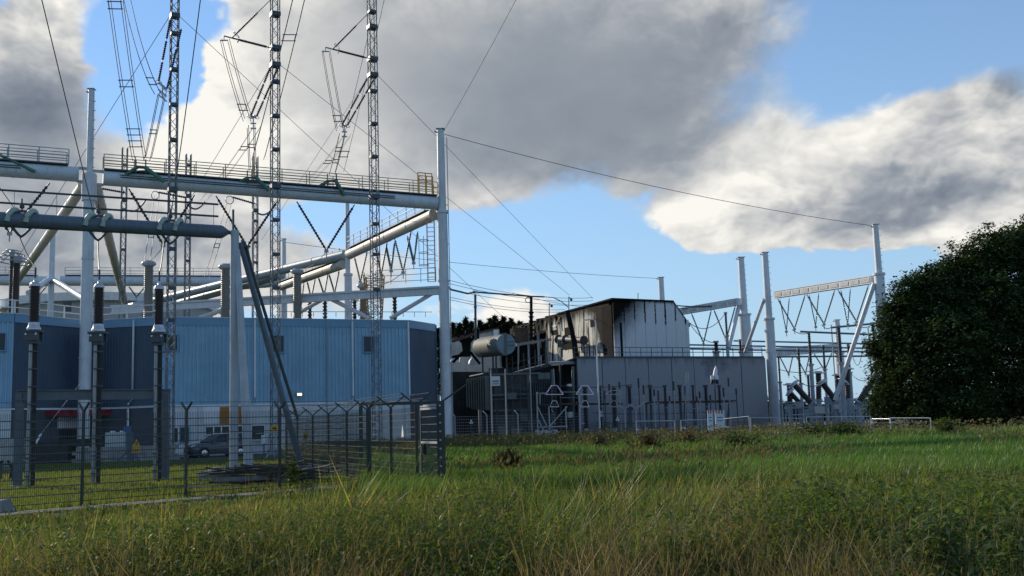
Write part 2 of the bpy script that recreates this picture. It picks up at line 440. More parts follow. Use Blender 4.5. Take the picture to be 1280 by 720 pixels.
# value noise used for scattering
_ng = np.random.RandomState(3).rand(256, 256)
def vnoise(x, y, s):
    x = np.asarray(x) / s + 100.0; y = np.asarray(y) / s + 100.0
    xi = np.floor(x).astype(int); yi = np.floor(y).astype(int); fx = x - xi; fy = y - yi
    fx = fx * fx * (3 - 2 * fx); fy = fy * fy * (3 - 2 * fy)
    g = lambda i, j: _ng[i % 256, j % 256]
    return (g(xi, yi) * (1 - fx) + g(xi + 1, yi) * fx) * (1 - fy) + (g(xi, yi + 1) * (1 - fx) + g(xi + 1, yi + 1) * fx) * fy
def raw_mesh(name, verts, tris, tint, material):
    me = bpy.data.meshes.new(name)
    nv, nf = len(verts), len(tris)
    me.vertices.add(nv); me.vertices.foreach_set('co', np.asarray(verts, np.float32).ravel())
    me.loops.add(nf * 3); me.polygons.add(nf)
    me.polygons.foreach_set('loop_start', np.arange(0, nf * 3, 3, dtype=np.int32))
    me.loops.foreach_set('vertex_index', np.asarray(tris, np.int32).ravel())
    me.update(calc_edges=True)
    if tint is not None:
        at = me.color_attributes.new('tint', 'FLOAT_COLOR', 'POINT')
        c = np.ones((nv, 4), np.float32); c[:, :3] = tint
        at.data.foreach_set('color', c.ravel())
    me.materials.append(material)
    return me
# ------------------------------------------------------------------ ground
def ground_material():
    ma = bpy.data.materials.new('meadow_soil'); ma.use_nodes = True
    nt = ma.node_tree; N, L = nt.nodes, nt.links; b = N['Principled BSDF']
    b.inputs['Roughness'].default_value = 0.95; b.inputs['Specular IOR Level'].default_value = 0.1
    geo = N.new('ShaderNodeNewGeometry')
    n1 = N.new('ShaderNodeTexNoise'); n1.inputs['Scale'].default_value = 0.15; n1.inputs['Detail'].default_value = 8
    n2 = N.new('ShaderNodeTexNoise'); n2.inputs['Scale'].default_value = 6.0; n2.inputs['Detail'].default_value = 6
    for n in (n1, n2): L.new(geo.outputs['Position'], n.inputs['Vector'])
    r = N.new('ShaderNodeValToRGB'); cr = r.color_ramp
    cr.elements[0].position = 0.3; cr.elements[0].color = (0.030, 0.045, 0.012, 1)
    cr.elements[1].position = 0.72; cr.elements[1].color = (0.075, 0.085, 0.025, 1)
    e = cr.elements.new(0.5); e.color = (0.045, 0.065, 0.016, 1)
    mx = N.new('ShaderNodeMath'); mx.operation = 'MULTIPLY_ADD'; mx.inputs[1].default_value = 0.5; 
    L.new(n1.outputs['Fac'], mx.inputs[0])
    m3 = N.new('ShaderNodeMath'); m3.operation = 'MULTIPLY'; m3.inputs[1].default_value = 0.5
    L.new(n2.outputs['Fac'], m3.inputs[0]); L.new(m3.outputs[0], mx.inputs[2])
    L.new(mx.outputs[0], r.inputs[0]); L.new(r.outputs[0], b.inputs['Base Color'])
    bp = N.new('ShaderNodeBump'); bp.inputs['Strength'].default_value = 0.6; L.new(n2.outputs['Fac'], bp.inputs['Height'])
    L.new(bp.outputs[0], b.inputs['Normal'])
    return ma
def sheet(name, pts, z, material):
    mb = MB(); n = len(pts)
    a = sum(pts[i][0] * pts[(i + 1) % n][1] - pts[(i + 1) % n][0] * pts[i][1] for i in range(n))
    if a < 0: pts = pts[::-1]
    mb.add([(p[0], p[1], z) for p in pts], [tuple(range(n))])
    return structure(mb.build(name, material))
sheet('ground', [(-900, -200), (900, -200), (900, 1400), (-900, 1400)], 0.0, ground_material())
M_ASPH = mat('grey_yard_asphalt', (0.085, 0.087, 0.09), 0.9, 0, 0.2, 1.5, 0, 0.3, 0.2)
M_GRAVEL = mat('grey_gravel', (0.16, 0.155, 0.15), 0.95, 0, 0.3, 8.0, 0, 0.5, 0.1)
sheet('yard_pavement', [(-70, 66), (-15.5, 69), (-13.0, 76), (-8.6, 87), (-36, 78), (-70, 70)], 0.006, M_ASPH)
sheet('substation_gravel', [(-6, 96), (60, 88), (120, 100), (120, 230), (-6, 230)], 0.006, M_GRAVEL)
LAWN = [(-4.7, 33.5), (-10.96, 50), (-15, 67.5), (-75, 64), (-75, -20), (-50, -18)]
# kerb path of concrete slabs, just outside the front fence
FA, FB = V3(-10.9, 26.4, 0), V3(-4.7, 33.5, 0)
FD = (FB - FA).normalized(); FN = V3(FD.y, -FD.x, 0)           # FN points to the camera side
path_root = thing('slab_path', 'strip of pale concrete slabs along the foot of the front mesh fence', 'path', FA + FN * 1.1)
for k in range(-4, 9):
    p = FA + FD * (k * 0.92) + FN * 0.75; q = p + FD * 0.9
    z = 0.035 + 0.012 * rnd.random()
    mb = MB(); c = [p, p + FN * 0.85, q + FN * 0.85, q]
    mb.hexa([a + V3(0, 0, 0.0) for a in c], [a + V3(0, 0, z) for a in c]).build('paving_slab', mat('dirty_paving_concrete', (0.19, 0.19, 0.18), 0.95, 0, 0.35, 2.5, 0, 0.3, 0.1), path_root)
# ------------------------------------------------------------------ the blue hall
HB = P(18, 395, 74.0); HC = P(113, 400, 80.3); HD = P(128, 401, 79.9); HE = P(511, 401, 87.3); HF = P(543, 406, 91.4)
HD2 = P(200, 400, 79.0)
def flat(p): return V3(p.x, p.y, 0)
HB, HC, HD2, HE, HF = map(flat, (HB, HC, HD2, HE, HF))
_de = (HE - HD2).normalized()
HA = HB - _de * 16.0
ROOF_Z = 10.6
hall = thing('industrial_hall', 'large flat-roofed hall with pale blue and dark blue ribbed cladding behind the fences', 'building', (HD2 + HE) / 2 + V3(0, 2, 0))
def out_normal(p, q):
    d = (q - p).normalized(); return V3(d.y, -d.x, 0)         # towards the camera side for walls running left to right
def facade(p, q, material, ribbed=True):
    d = (q - p).normalized(); n = out_normal(p, q); L_ = (q - p).length
    # ribbed sheet: one folded strip
    z0, z1 = 3.87, ROOF_Z - 0.62
    vs, fs = [], []; per, dep = (0.32, 0.085) if ribbed else (0.25, 0.018)
    k = 0; s = 0.0; prof = []
    while s < L_:
        for ds, h in ((0, 0), (per * 0.52, 0), (per * 0.62, dep), (per * 0.90, dep)):
            if s + ds < L_: prof.append((s + ds, h))
        s += per
    prof.append((L_, 0))
    for s, h in prof:
        b = p + d * s + n * h
        vs += [b + V3(0, 0, z0), b + V3(0, 0, z1)]
    for i in range(len(prof) - 1): fs.append((2 * i, 2 * i + 2, 2 * i + 3, 2 * i + 1))
    MB().add(vs, fs).build('cladding', material, hall)
    # backing wall, plinth panels, flashing, fascia
    MB().slab(p, q, 0.3, 3.6, ROOF_Z - 0.1).build('wall_core', M_NAVY, hall) if False else None
    return d, n, L_
def plinth(p, q, width=2.9, material=None):
    d = (q - p).normalized(); n = out_normal(p, q); L_ = (q - p).length; cnt = max(1, round(L_ / width)); w = L_ / cnt
    for k in range(cnt):
        a, b = p + d * (k * w + 0.012), p + d * ((k + 1) * w - 0.012)
        j = 0.004 * (k % 3)
        mb = MB(); c = [a + n * (0.0 + j), b + n * (0.0 + j), b - n * 0.25, a - n * 0.25]
        mb.hexa(c, [x + V3(0, 0, 3.75) for x in c]).build('plinth_panel', material or M_CONC, hall)
def band(p, q, z0, z1, proud, name, material):
    d = (q - p).normalized(); n = out_normal(p, q)
    c = [p + n * proud, q + n * proud, q - n * 0.2, p - n * 0.2]
    MB().hexa([a + V3(0, 0, z0) for a in c], [a + V3(0, 0, z1) for a in c]).build(name, material, hall)
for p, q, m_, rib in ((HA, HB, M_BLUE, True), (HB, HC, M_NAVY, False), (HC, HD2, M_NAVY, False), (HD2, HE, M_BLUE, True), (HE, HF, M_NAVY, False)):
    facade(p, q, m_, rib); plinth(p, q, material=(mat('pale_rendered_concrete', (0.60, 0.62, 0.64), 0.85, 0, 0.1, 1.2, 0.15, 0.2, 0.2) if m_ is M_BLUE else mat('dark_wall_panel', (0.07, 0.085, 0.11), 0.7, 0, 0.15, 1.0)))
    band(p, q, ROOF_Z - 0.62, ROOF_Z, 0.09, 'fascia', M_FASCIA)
    band(p, q, 3.75, 3.89, 0.075, 'flashing', M_WHITE)
    band(p, q, ROOF_Z + 0.003, ROOF_Z + 0.05, 0.12, 'roof_edge_trim', M_WHITE)
HG = HF + V3(-6, 16, 0); HH = HB + V3(-16, 30, 0)
MB().prism([(v.x, v.y) for v in (HA, HB, HC, HD2, HE, HF, HG, HH)], ROOF_Z - 0.35, ROOF_Z - 0.05).build('roof', M_ROOF, hall)
for p, q in ((HF, HG), (HG, HH), (HH, HA)):
    MB().slab(p, q, -0.2, 0, ROOF_Z - 0.02).build('rear_wall', M_NAVY, hall)
# downpipes
def downpipe(u, v, p, q, jog=True):
    b = hit(u, v, p, q); n = out_normal(p, q); b = V3(b.x, b.y, 0) + n * 0.16
    mb = MB().path([b + V3(0, 0, ROOF_Z - 0.1), b + V3(0, 0, 4.4), b + V3(0, 0, 4.1) + n * 0.06 - (q - p).normalized() * 0.3, b + V3(0, 0, 3.6) + n * 0.06 - (q - p).normalized() * 0.3, b + V3(0, 0, 0.1) + n * 0.06 - (q - p).normalized() * 0.3], 0.085, 7)
    mb.build('downpipe', M_WHITE, hall)
downpipe(168, 430, HC, HD2); downpipe(318, 430, HD2, HE); downpipe(440, 430, HD2, HE); downpipe(510, 430, HD2, HE)
b = hit(408, 430, HD2, HE); n = out_normal(HD2, HE)
MB().path([V3(b.x, b.y, ROOF_Z) + n * 0.14, V3(b.x, b.y, 0.1) + n * 0.14], 0.05, 5).build('conduit', M_GALV, hall)
# windows: frame, recessed pane, sill
def window(u0, v0, u1, v1, p, q, pane=M_DARKGLASS, frame=M_FASCIA, mull=0, proud=0.10):
    d = (q - p).normalized(); n = out_normal(p, q)
    a = hit(u0, v0, p, q); b = hit(u1, v1, p, q)
    s0, s1 = (flat(a) - p).dot(d), (flat(b) - p).dot(d); z1, z0 = a.z, b.z
    fw = 0.09
    f = MB()
    def bx(sa, sb, za, zb, n0, n1):
        c = [p + d * sa + n * n1, p + d * sb + n * n1, p + d * sb + n * n0, p + d * sa + n * n0]
        f.hexa([x + V3(0, 0, za) for x in c], [x + V3(0, 0, zb) for x in c])
    bx(s0 - fw, s1 + fw, z1, z1 + fw, -0.1, proud + 0.07); bx(s0 - fw, s1 + fw, z0 - fw, z0, -0.1, proud + 0.11)
    bx(s0 - fw, s0, z0, z1, -0.1, proud + 0.07); bx(s1, s1 + fw, z0, z1, -0.1, proud + 0.07)
    for k in range(mull):
        s = s0 + (s1 - s0) * (k + 1) / (mull + 1); bx(s - 0.05, s + 0.05, z0, z1, -0.1, proud + 0.06)
    w = f.build('window', frame, hall)
    g = MB(); c = [p + d * s0 + n * (proud + 0.02), p + d * s1 + n * (proud + 0.02), p + d * s1 - n * 0.05, p + d * s0 - n * 0.05]
    g.hexa([x + V3(0, 0, z0) for x in c], [x + V3(0, 0, z1) for x in c]); g.build('pane', pane, w)
window(-9, 417, 6, 438, HA, HB); window(206, 419, 221, 438, HD2, HE); window(339, 420, 354, 440, HD2, HE); window(454, 421, 468, 440, HD2, HE)
window(216, 535, 222, 553, HD2, HE, mull=0, frame=M_CHROME); window(225, 535, 235, 552, HD2, HE, M_DOOR)
window(257, 534, 286, 542, HD2, HE, mull=2, frame=M_WHITE); window(292, 533, 330, 549, HD2, HE, mull=1, frame=M_WHITE)
# orange board above the ground floor windows and the white panel beside it
def board(u0, v0, u1, v1, p, q, name, m_, proud=0.06):
    d = (q - p).normalized(); n = out_normal(p, q); a = hit(u0, v0, p, q); b = hit(u1, v1, p, q)
    c = [flat(a) + n * proud, flat(b) + n * proud, flat(b) + n * 0.01, flat(a) + n * 0.01]
    return MB().hexa([x + V3(0, 0, b.z) for x in c], [x + V3(0, 0, a.z) for x in c]).build(name, m_, hall)
board(275, 509, 302, 529.5, HD2, HE, 'orange_wall_panel', M_ORANGE); board(254, 509, 274, 529, HD2, HE, 'white_wall_panel', M_SIGNWHITE)
board(214, 553.5, 250, 566, HD2, HE, 'pale_wall_panel', M_SIGNWHITE)
board(326, 544, 331, 556, HD2, HE, 'meter_cabinet', M_SIGNWHITE, 0.25)
# the dark entrance niche round the white mast
dBC, dCD = (HC - HB).normalized(), (HD2 - HC).normalized()
can = [HB.lerp(HC, 0.42), HC, HC.lerp(HD2, 0.33), HC.lerp(HD2, 0.33) + out_normal(HC, HD2) * 2.0, HC + out_normal(HC, HD2) * 2.4 + out_normal(HB, HC) * 0.4, HB.lerp(HC, 0.42) + out_normal(HB, HC) * 1.9]
MB().prism([(v.x, v.y) for v in can], 3.25, 3.7).build('entrance_canopy', M_RED, hall)
board(72, 521, 98, 536, HB, HC, 'white_wall_panel', M_SIGNWHITE, 0.05); board(74, 537, 97, 553, HB, HC, 'entrance_door', M_DOOR, 0.05)
wl = board(83, 516.5, 87, 518.5, HB, HC, 'soffit_lamp', M_LAMP, 1.2)
# lit wall lamp above the plinth
b = hit(373, 493, HD2, HE); n = out_normal(HD2, HE)
lp = MB().box(b + n * 0.25, (0.42, 0.3, 0.25), _de).build('lamp_housing', M_GALV, hall)
MB().box(b + n * 0.42 + V3(0, 0, -0.02), (0.36, 0.03, 0.2), _de).build('lamp_lens', M_LAMP, lp)
# white guard rail along the roof edge
rail_pts = [HA, HB, HC, HD2, HD2.lerp(HE, 0.055)]
for i in range(len(rail_pts) - 1):
    p, q = rail_pts[i], rail_pts[i + 1]; n = out_normal(p, q); L_ = (q - p).length; cnt = max(1, int(L_ / 2.0))
    o = -n * 0.25
    for k in range(cnt + 1):
        a = p.lerp(q, k / cnt) + o; MB().bar(a + V3(0, 0, ROOF_Z - 0.1), a + V3(0, 0, ROOF_Z + 1.05), 0.10).build('roof_rail_post', M_WHITE, hall)
    mb = MB()
    for z in (1.02, 0.5): mb.bar(p + o + V3(0, 0, ROOF_Z + z), q + o + V3(0, 0, ROOF_Z + z), 0.07)
    mb.build('roof_rail', M_WHITE, hall)
# ------------------------------------------------------------------ tubular masts and the big tubes between them
def mast(name, label, u, vtop, Y, r_low, r_up, z_step, bands=0, base_z=0.0, climb=True, group=None):
    t = P(u, vtop, Y); x, y, zt = t.x, Y, t.z
    root = thing(name, label, 'mast', (x, y, base_z), group)
    MB().tube((x, y, base_z), (x, y, z_step), r_low * 1.06, 18, r_low).build('lower_shaft', M_MAST, root)
    MB().tube((x, y, z_step), (x, y, zt), r_up * 1.04, 16, r_up * 0.9).build('upper_shaft', M_MAST, root)
    MB().tube((x, y, z_step - 0.12), (x, y, z_step + 0.12), r_low * 1.22, 18).build('flange', M_MAST, root)
    for zz in (z_step * 0.35, z_step * 0.7):
        MB().tube((x, y, zz - 0.06), (x, y, zz + 0.06), r_low * 1.12, 18).build('flange', M_MAST, root)
    if base_z == 0.0:
        MB().tube((x, y, 0), (x, y, 0.5), r_low * 2.0, 12).build('base_block', M_CONC, root)
    mb = MB(); mb.box((x, y, zt + 0.03), (r_up * 2.1, r_up * 2.1, 0.06)); mb.bar((x - r_up * 0.9, y - 0.05, zt - 0.25), (x - r_up * 1.5, y - 0.05, zt - 0.15), 0.12)
    mb.build('head_plate', M_GALV, root)
    if climb:
        mb = MB()
        k = z_step + 0.6
        while k < zt - 0.4:
            mb.bar((x + r_up * 0.95, y - 0.1, k), (x + r_up * 0.95 + 0.16, y - 0.14, k), 0.05); k += 0.75
        mb.build('climbing_rungs', M_GALV, root, kind='stuff')
    return root, V3(x, y, zt)
mA, mA_top = mast('tubular_mast', 'tall white tubular mast standing before the entrance niche of the blue hall', 114.5, 112, 78.0, 0.43, 0.25, 21.6)
mB, mB_top = mast('tubular_mast', 'tall pale mast with a ladder at the right corner of the blue hall', 550.5, 162, 90.0, 0.45, 0.36, 20.4, climb=False)
mC, mC_top = mast('tubular_mast', 'mast behind the hall roof where two thick tubes meet', 434, 250, 111.0, 0.42, 0.25, 18.2, climb=False)
mD, mD_top = mast('tubular_mast', 'distant mast behind the hall roof, just right of the middle lattice tower', 355, 299, 134.0, 0.40, 0.28, 19.0, climb=False)
mE, mE_top = mast('tubular_mast', 'short-looking grey mast rising behind the burnt building roof', 826, 347, 170.0, 0.55, 0.5, 18.0, climb=False)
mF, mF_top = mast('tubular_mast', 'shorter left mast of the right-hand gantries, behind the concrete wall', 926, 322, 152.0, 0.85, 0.52, 16.6)
mG, mG_top = mast('tubular_mast', 'pale mast in front of the right end of the concrete wall', 956, 316, 132.0, 0.62, 0.44, 14.0)
mH, mH_top = mast('tubular_mast', 'tallest-looking right-hand mast beside the big dark tree', 1094, 281, 114.6, 0.56, 0.36, 17.0)
mI, mI_top = mast('tubular_mast', 'far pale mast half hidden behind the right-hand switchgear', 1046, 400, 176.0, 0.75, 0.5, 12.0, climb=False)
mJ, mJ_top = mast('tubular_mast', 'thin far mast behind the hall roof left of the white mast', 66, 290, 150.0, 0.62, 0.42, 14.0, climb=False)

# ladder on mast B
x, y = mB_top.x + 0.55, 89.9
mb = MB(); mb.bar((x - 0.0, y - 0.2, 1), (x - 0.0, y - 0.2, mB_top.z - 0.8), 0.05); mb.bar((x + 0.0, y + 0.2, 1), (x + 0.0, y + 0.2, mB_top.z - 0.8), 0.05)
k = 1.2
while k < mB_top.z - 0.9: mb.bar((x, y - 0.2, k), (x, y + 0.2, k), 0.035); k += 0.33
mb.build('ladder', M_GALV, mB, kind='stuff')
mb = MB()
for z in (5, 9, 13.7, 17.5, 21): mb.bar((x - 0.2, y, z), (x, y, z), 0.06)
mb.build('ladder_bracket', M_GALV, mB)

def big_tube(name, label, a, b, r, material, walk=None, walkmat=None, ends=True, cat='gantry beam', side_pipes=False, walk_side=1, group=None, rail_from=0.0, rail_to=1.0, posts=2.2):
    a, b = Vector(a), Vector(b); d = (b - a).normalized(); up = V3(0, 0, 1); n = d.cross(up).normalized()
    if n.y > 0: n = -n                                     # towards the camera
    root = thing(name, label, cat, (a + b) / 2 - V3(0, 0, r), group)
    MB().tube(a, b, r, 20).build('tube', material, root)
    nb = max(2, int((b - a).length / 5.5))
    for k in range(1, nb):
        c = a.lerp(b, k / nb); MB().tube(c - d * 0.05, c + d * 0.05, r * 1.055, 20).build('weld_flange', material, root)
    if ends:
        for e, s in ((a, 1), (b, -1)):
            MB().tube(e - d * 0.02 * s, e + d * 0.08 * s, r * 1.04, 20).build('end_plate', M_RUST if name == 'x' else material, root)
    if walk:
        wm = walkmat or M_RAIL
        p0, p1 = a + d * (b - a).length * rail_from, a + d * (b - a).length * rail_to
        deck = MB().bar(p0 + up * (r + 0.06), p1 + up * (r + 0.06), 1.0, 0.1, up).build('walkway_deck', M_DARKSTEEL, root)
        for s in ((-1, 1) if walk == 2 else (1,)):
            o = n * (0.5 * s) + up * (r + 0.1); mb = MB()
            for z in (1.1, 0.62, 0.2): mb.bar(p0 + o + up * z, p1 + o + up * z, 0.055 if z != 0.62 else 0.075)
            mb.build('handrail', wm, root)
            L_ = (p1 - p0).length; c = max(1, round(L_ / posts))
            for k in range(c + 1):
                q = p0.lerp(p1, k / c) + o; MB().bar(q, q + up * 1.1, 0.06).build('rail_post', wm, root)
    if side_pipes:
        mb = MB()
        for ang, in ((0.35,), (0.05,)):
            o = n * (r * math.cos(ang) + 0.05) + up * (r * math.sin(ang))
            mb.bar(a + d * 1.2 + o, b - d * 4 + o, 0.07)
        mb.build('side_conduit', M_DARKSTEEL, root)
    return root
M_BEAM = mat('pale_blue_grey_beam_paint', (0.55, 0.60, 0.64), 0.4, 0, 0.08, 1.0, 0.3)
bR0, bR1 = P(129, 222.5, 78.4), P(545, 254, 90)
bmR = big_tube('gantry_beam', 'long thick grey tube with railed walkway between the white mast and the mast at the hall corner', bR0, bR1, 0.58, M_BEAM, 2, M_YRAIL, side_pipes=True)
bL1 = P(97, 218, 77.6); bL0 = P(-70, 206, 73.0)
bmL = big_tube('gantry_beam', 'thick grey tube with railed walkway leaving the picture left of the white mast', bL0, bL1, 0.58, M_BEAM, 2, M_RAIL, side_pipes=True, rail_to=0.92)
# the yellow caged landing at the end of the right beam, with its ladder going down
d = (bR1 - bR0).normalized(); e = bR1 - d * 0.9 + V3(0, 0, 0.6)
mb = MB()
for s in (-0.7, 0.0, 0.6):
    for w in (-0.55, 0.55): mb.bar(e + d * s + V3(0, w, 0), e + d * s + V3(0, w, 1.9), 0.08)
for z in (0.7, 1.3, 1.9):
    for w in (-0.55, 0.55): mb.bar(e - d * 0.7 + V3(0, w, z), e + d * 0.6 + V3(0, w, z), 0.07)
mb.build('landing_cage', mat('orange_yellow_paint', (0.55, 0.28, 0.04), 0.5, 0, 0.2, 3.0, 0.3), bmR)
lad = thing('access_ladder', 'caged ladder hanging under the right end of the long beam beside the corner mast', 'ladder', P(537, 372, 89.6))
l0, l1 = P(538, 272, 89.6), P(541, 352, 89.6); w_ = 0.32
mb = MB()
for s in (-w_, w_): mb.bar(l0 + V3(s, 0, 0), V3(l0.x + s, l0.y, l1.z), 0.09)
z = l1.z
while z < l0.z: mb.bar((l0.x - w_, l0.y, z), (l0.x + w_, l0.y, z), 0.05); z += 0.4
mb.build('ladder_rails', mat('orange_yellow_paint', (0, 0, 0)), lad)
mb = MB()
for z in (l0.z - 2.0, l0.z - 3.1, l0.z - 4.2): mb.ring((l0.x - 0.65, l0.y, z), 0.45, 0.03, n=10, m_=4)
for s in (-1.05, -0.65): mb.bar((l0.x + s, l0.y, l0.z - 1.6), (l0.x + s, l0.y, l0.z - 4.3), 0.05)
mb.build('safety_cage', M_RAIL, lad)
# brackets between beams and masts
for (p_, q_) in ((bL1, mA_top), (bR0, mA_top)):
    mb = MB()
    for dz in (0.5, -0.55): mb.bar(p_ + V3(0, 0, dz), V3(mA_top.x, 78.0, p_.z + dz), 0.14, 0.22)
    mb.build('beam_bracket', M_GALV, mA)
MB().tube((mA_top.x, 78, 19.6), (mA_top.x, 78, 21.6), 0.56, 18).build('mast_collar', M_MAST, mA)
mb = MB()
for dz in (0.45, -0.5): mb.bar(bR1 + V3(0, 0, dz), V3(mB_top.x, 90, bR1.z + dz), 0.16, 0.2)
mb.build('beam_bracket', M_RUST, mB)

# tubes running away over the hall roof
M_PIPE = mat('cream_weathered_pipe', (0.50, 0.48, 0.42), 0.55, 0, 0.14, 1.2, 0.5)
pA0, pA1 = P(543, 268, 90.5), P(437, 318, 110.6)
pipeA = big_tube('gantry_beam', 'cream tube with handrail running back from the corner mast to the mast behind the roof', pA0, pA1, 0.52, M_PIPE, 1, M_RAIL, rail_from=0.05, rail_to=0.97, posts=2.0)
pC0, pC1 = P(430, 330, 112), P(352, 358, 134)
pipeC = big_tube('gantry_beam', 'cream tube continuing back towards the distant mast, below the grey tube', pC0, pC1, 0.52, M_PIPE, 1, M_RAIL, posts=2.4)
pB0, pB1 = P(432, 318, 111.5), P(160, 384, 150)
pipeB = big_tube('gantry_beam', 'long grey tube slanting from the mast behind the roof down to the left', pB0, pB1, 0.52, M_TUBE)
pipeB2 = big_tube('gantry_beam', 'second grey tube just below the long slanting one', P(352, 344, 124), P(180, 391, 150), 0.5, M_TUBE)
pT1 = big_tube('gantry_beam', 'olive grey tube leaning away to the left behind the white mast', P(104, 233, 78.6), P(22, 350, 121), 0.40, M_PIPE)
pT2 = big_tube('gantry_beam', 'olive grey tube leaning away to the right behind the white mast', P(121, 238, 78.6), P(156, 378, 142), 0.42, M_PIPE)
pU1 = big_tube('gantry_beam', 'far white tube with handrail over the roof left of the white mast', P(-30, 350, 152), P(62, 351.5, 152), 0.75, M_BEAM, 1, M_RAIL, rail_to=0.83)
pU2 = big_tube('gantry_beam', 'far white tube with handrail over the roof between white mast and middle tower', P(76, 351, 152), P(345, 352, 160), 0.75, M_BEAM, 1, M_RAIL, rail_from=0.02, rail_to=0.75)
pU3 = big_tube('gantry_beam', 'far tube end beside the distant mast with a short orange rail', P(362, 352, 150), P(300, 357, 150), 0.62, M_TUBE, 1, M_YRAIL, rail_from=0.1, rail_to=0.45)
pU4 = tag(MB().tube(P(64, 348, 151), P(112, 378, 135), 0.42, 12).tube(P(64, 348, 151), P(36, 366, 140), 0.42, 12).build('brace_tube', M_WHITE), 'pair of white struts spreading from the head of the thin far mast', 'strut')
# the lower steel beam behind the roof edge with its struts
loA, loB = P(549, 358.5, 90), P(140, 383, 97)
low = thing('steel_beam', 'long light grey steel girder just above the roof edge, tied to the corner mast', 'girder', (loA + loB) / 2)
MB().bar(loA, loB, 0.5, 0.16, (0, 0, 1)).bar(loA - V3(0, 0, 0.62), loB - V3(0, 0, 0.62), 0.5, 0.12).bar(loA - V3(0, 0, 0.31), loB - V3(0, 0, 0.31), 0.12, 0.55).build('girder', M_BEAM, low)
for (u0, v0, Y0, u1, v1, Y1) in ((545, 364, 90.3, 488, 398, 91.5), (412, 373, 92.5, 462, 398, 92), (404, 374, 92.7, 372, 392, 94), (300, 380, 95, 250, 397, 95), (262, 384, 96, 290, 397, 96)):
    MB().tube(P(u0, v0, Y0), P(u1, v1, Y1), 0.19, 8).build('strut', M_BEAM, low)
mb = MB()
a, b = P(470, 356, 90.8), P(545, 352, 90)
for z in (0.2, 0.75, 1.25):
    mb.bar(a + V3(0, 0, z), b + V3(0, 0, z), 0.045)
for k in range(5): q = a.lerp(b, k / 4); mb.bar(q, q + V3(0, 0, 1.25), 0.05)
mb.build('handrail', M_RAIL, low)
mb = MB()
for k in range(14):
    q = P(478 + 6 * k, 350 + (k % 3), 91.2); mb.bar(P(350 + 14 * k, 396, 93), P(350 + 14 * k, 390.5, 93), 0.05)
mb.bar(P(345, 389.5, 93), P(540, 390, 92), 0.05)
mb.build('roof_edge_rail', M_RAIL, low)
# ------------------------------------------------------------------ lattice towers
def lattice(label, u, v, Y, ztop, w, collars, bay=0.62, group='guyed lattice towers', rusty=False, leg=0.07):
    t = P(u, v, Y); x, y = t.x, Y; h = w / 2
    root = thing('lattice_tower', label, 'tower', (x, y, 0), group)
    ca, sa = math.cos(0.5), math.sin(0.5)
    C4 = [V3(x + (sx * ca - sy * sa) * h, y + (sx * sa + sy * ca) * h, 0) for sx, sy in ((-1, -1), (1, -1), (1, 1), (-1, 1))]
    for c in C4: MB().bar(c, c + V3(0, 0, ztop), leg).build('leg', M_LATTICE, root)
    mb = MB(); z = 0.0; k = 0
    while z < ztop - bay:
        for i in range(4):
            a, b = C4[i], C4[(i + 1) % 4]
            if (k + i) % 2: a, b = b, a
            mb.bar(a + V3(0, 0, z), b + V3(0, 0, z + bay), leg * 0.5)
        z += bay; k += 1
    mb.build('lacing', M_LATTICE, root, kind='stuff')
    for vv, fat in collars:
        zc = P(u, vv, Y).z
        MB().box((x, y, zc), (w * (1.25 if fat else 1.08), w * (1.25 if fat else 1.08), 0.32 if fat else 0.2), (ca, sa, 0)).build('collar', M_DARKSTEEL, root)
    MB().tube((x, y, 0), (x, y, 0.4), w * 1.1, 10).build('base_block', M_CONC, root)
    return root, x, y
T1, t1x, t1y = lattice('left of the three tall lattice towers, rising past the left part of the long beam', 216.5, 180, 72.0, 41.0, 0.50, [(20, True), (42, False), (87, False), (131, False), (175, False), (237, True), (311, False), (360, False), (400, False)])
T2, t2x, t2y = lattice('middle of the three tall lattice towers, with a bracket of dark rods near its top', 344, 180, 77.0, 42.5, 0.56, [(18, True), (60, True), (81, True), (102, False), (145, False), (187, False), (233, True), (275, False), (318, False), (360, False)])
T3, t3x, t3y = lattice('right of the three tall lattice towers, with a rusty scaffold at its foot', 467, 180, 82.0, 43.5, 0.58, [(15, False), (34, True), (74, True), (94, True), (114, False), (155, False), (196, False), (246, True), (280, False), (318, False), (362, False)])
T4, t4x, t4y = lattice('slim far lattice tower behind the left end of the long beam', 155, 250, 105.0, P(155, 185, 105).z, 0.48, [(206, False), (250, True), (262, False), (312, False)], bay=0.9, group='slim far lattice towers', leg=0.085)
T5, t5x, t5y = lattice('slim far lattice tower just right of the left tall tower', 235, 260, 107.0, P(235, 193, 107).z, 0.48, [(206, False), (245, True), (272, False), (298, False), (326, False)], bay=0.9, group='slim far lattice towers', leg=0.085)
T6, t6x, t6y = lattice('slim far lattice tower just left of the middle tall tower', 319, 260, 109.0, P(319, 196, 109).z, 0.48, [(222, False), (263, True), (276, False), (303, False), (328, False)], bay=0.9, group='slim far lattice towers', leg=0.085)
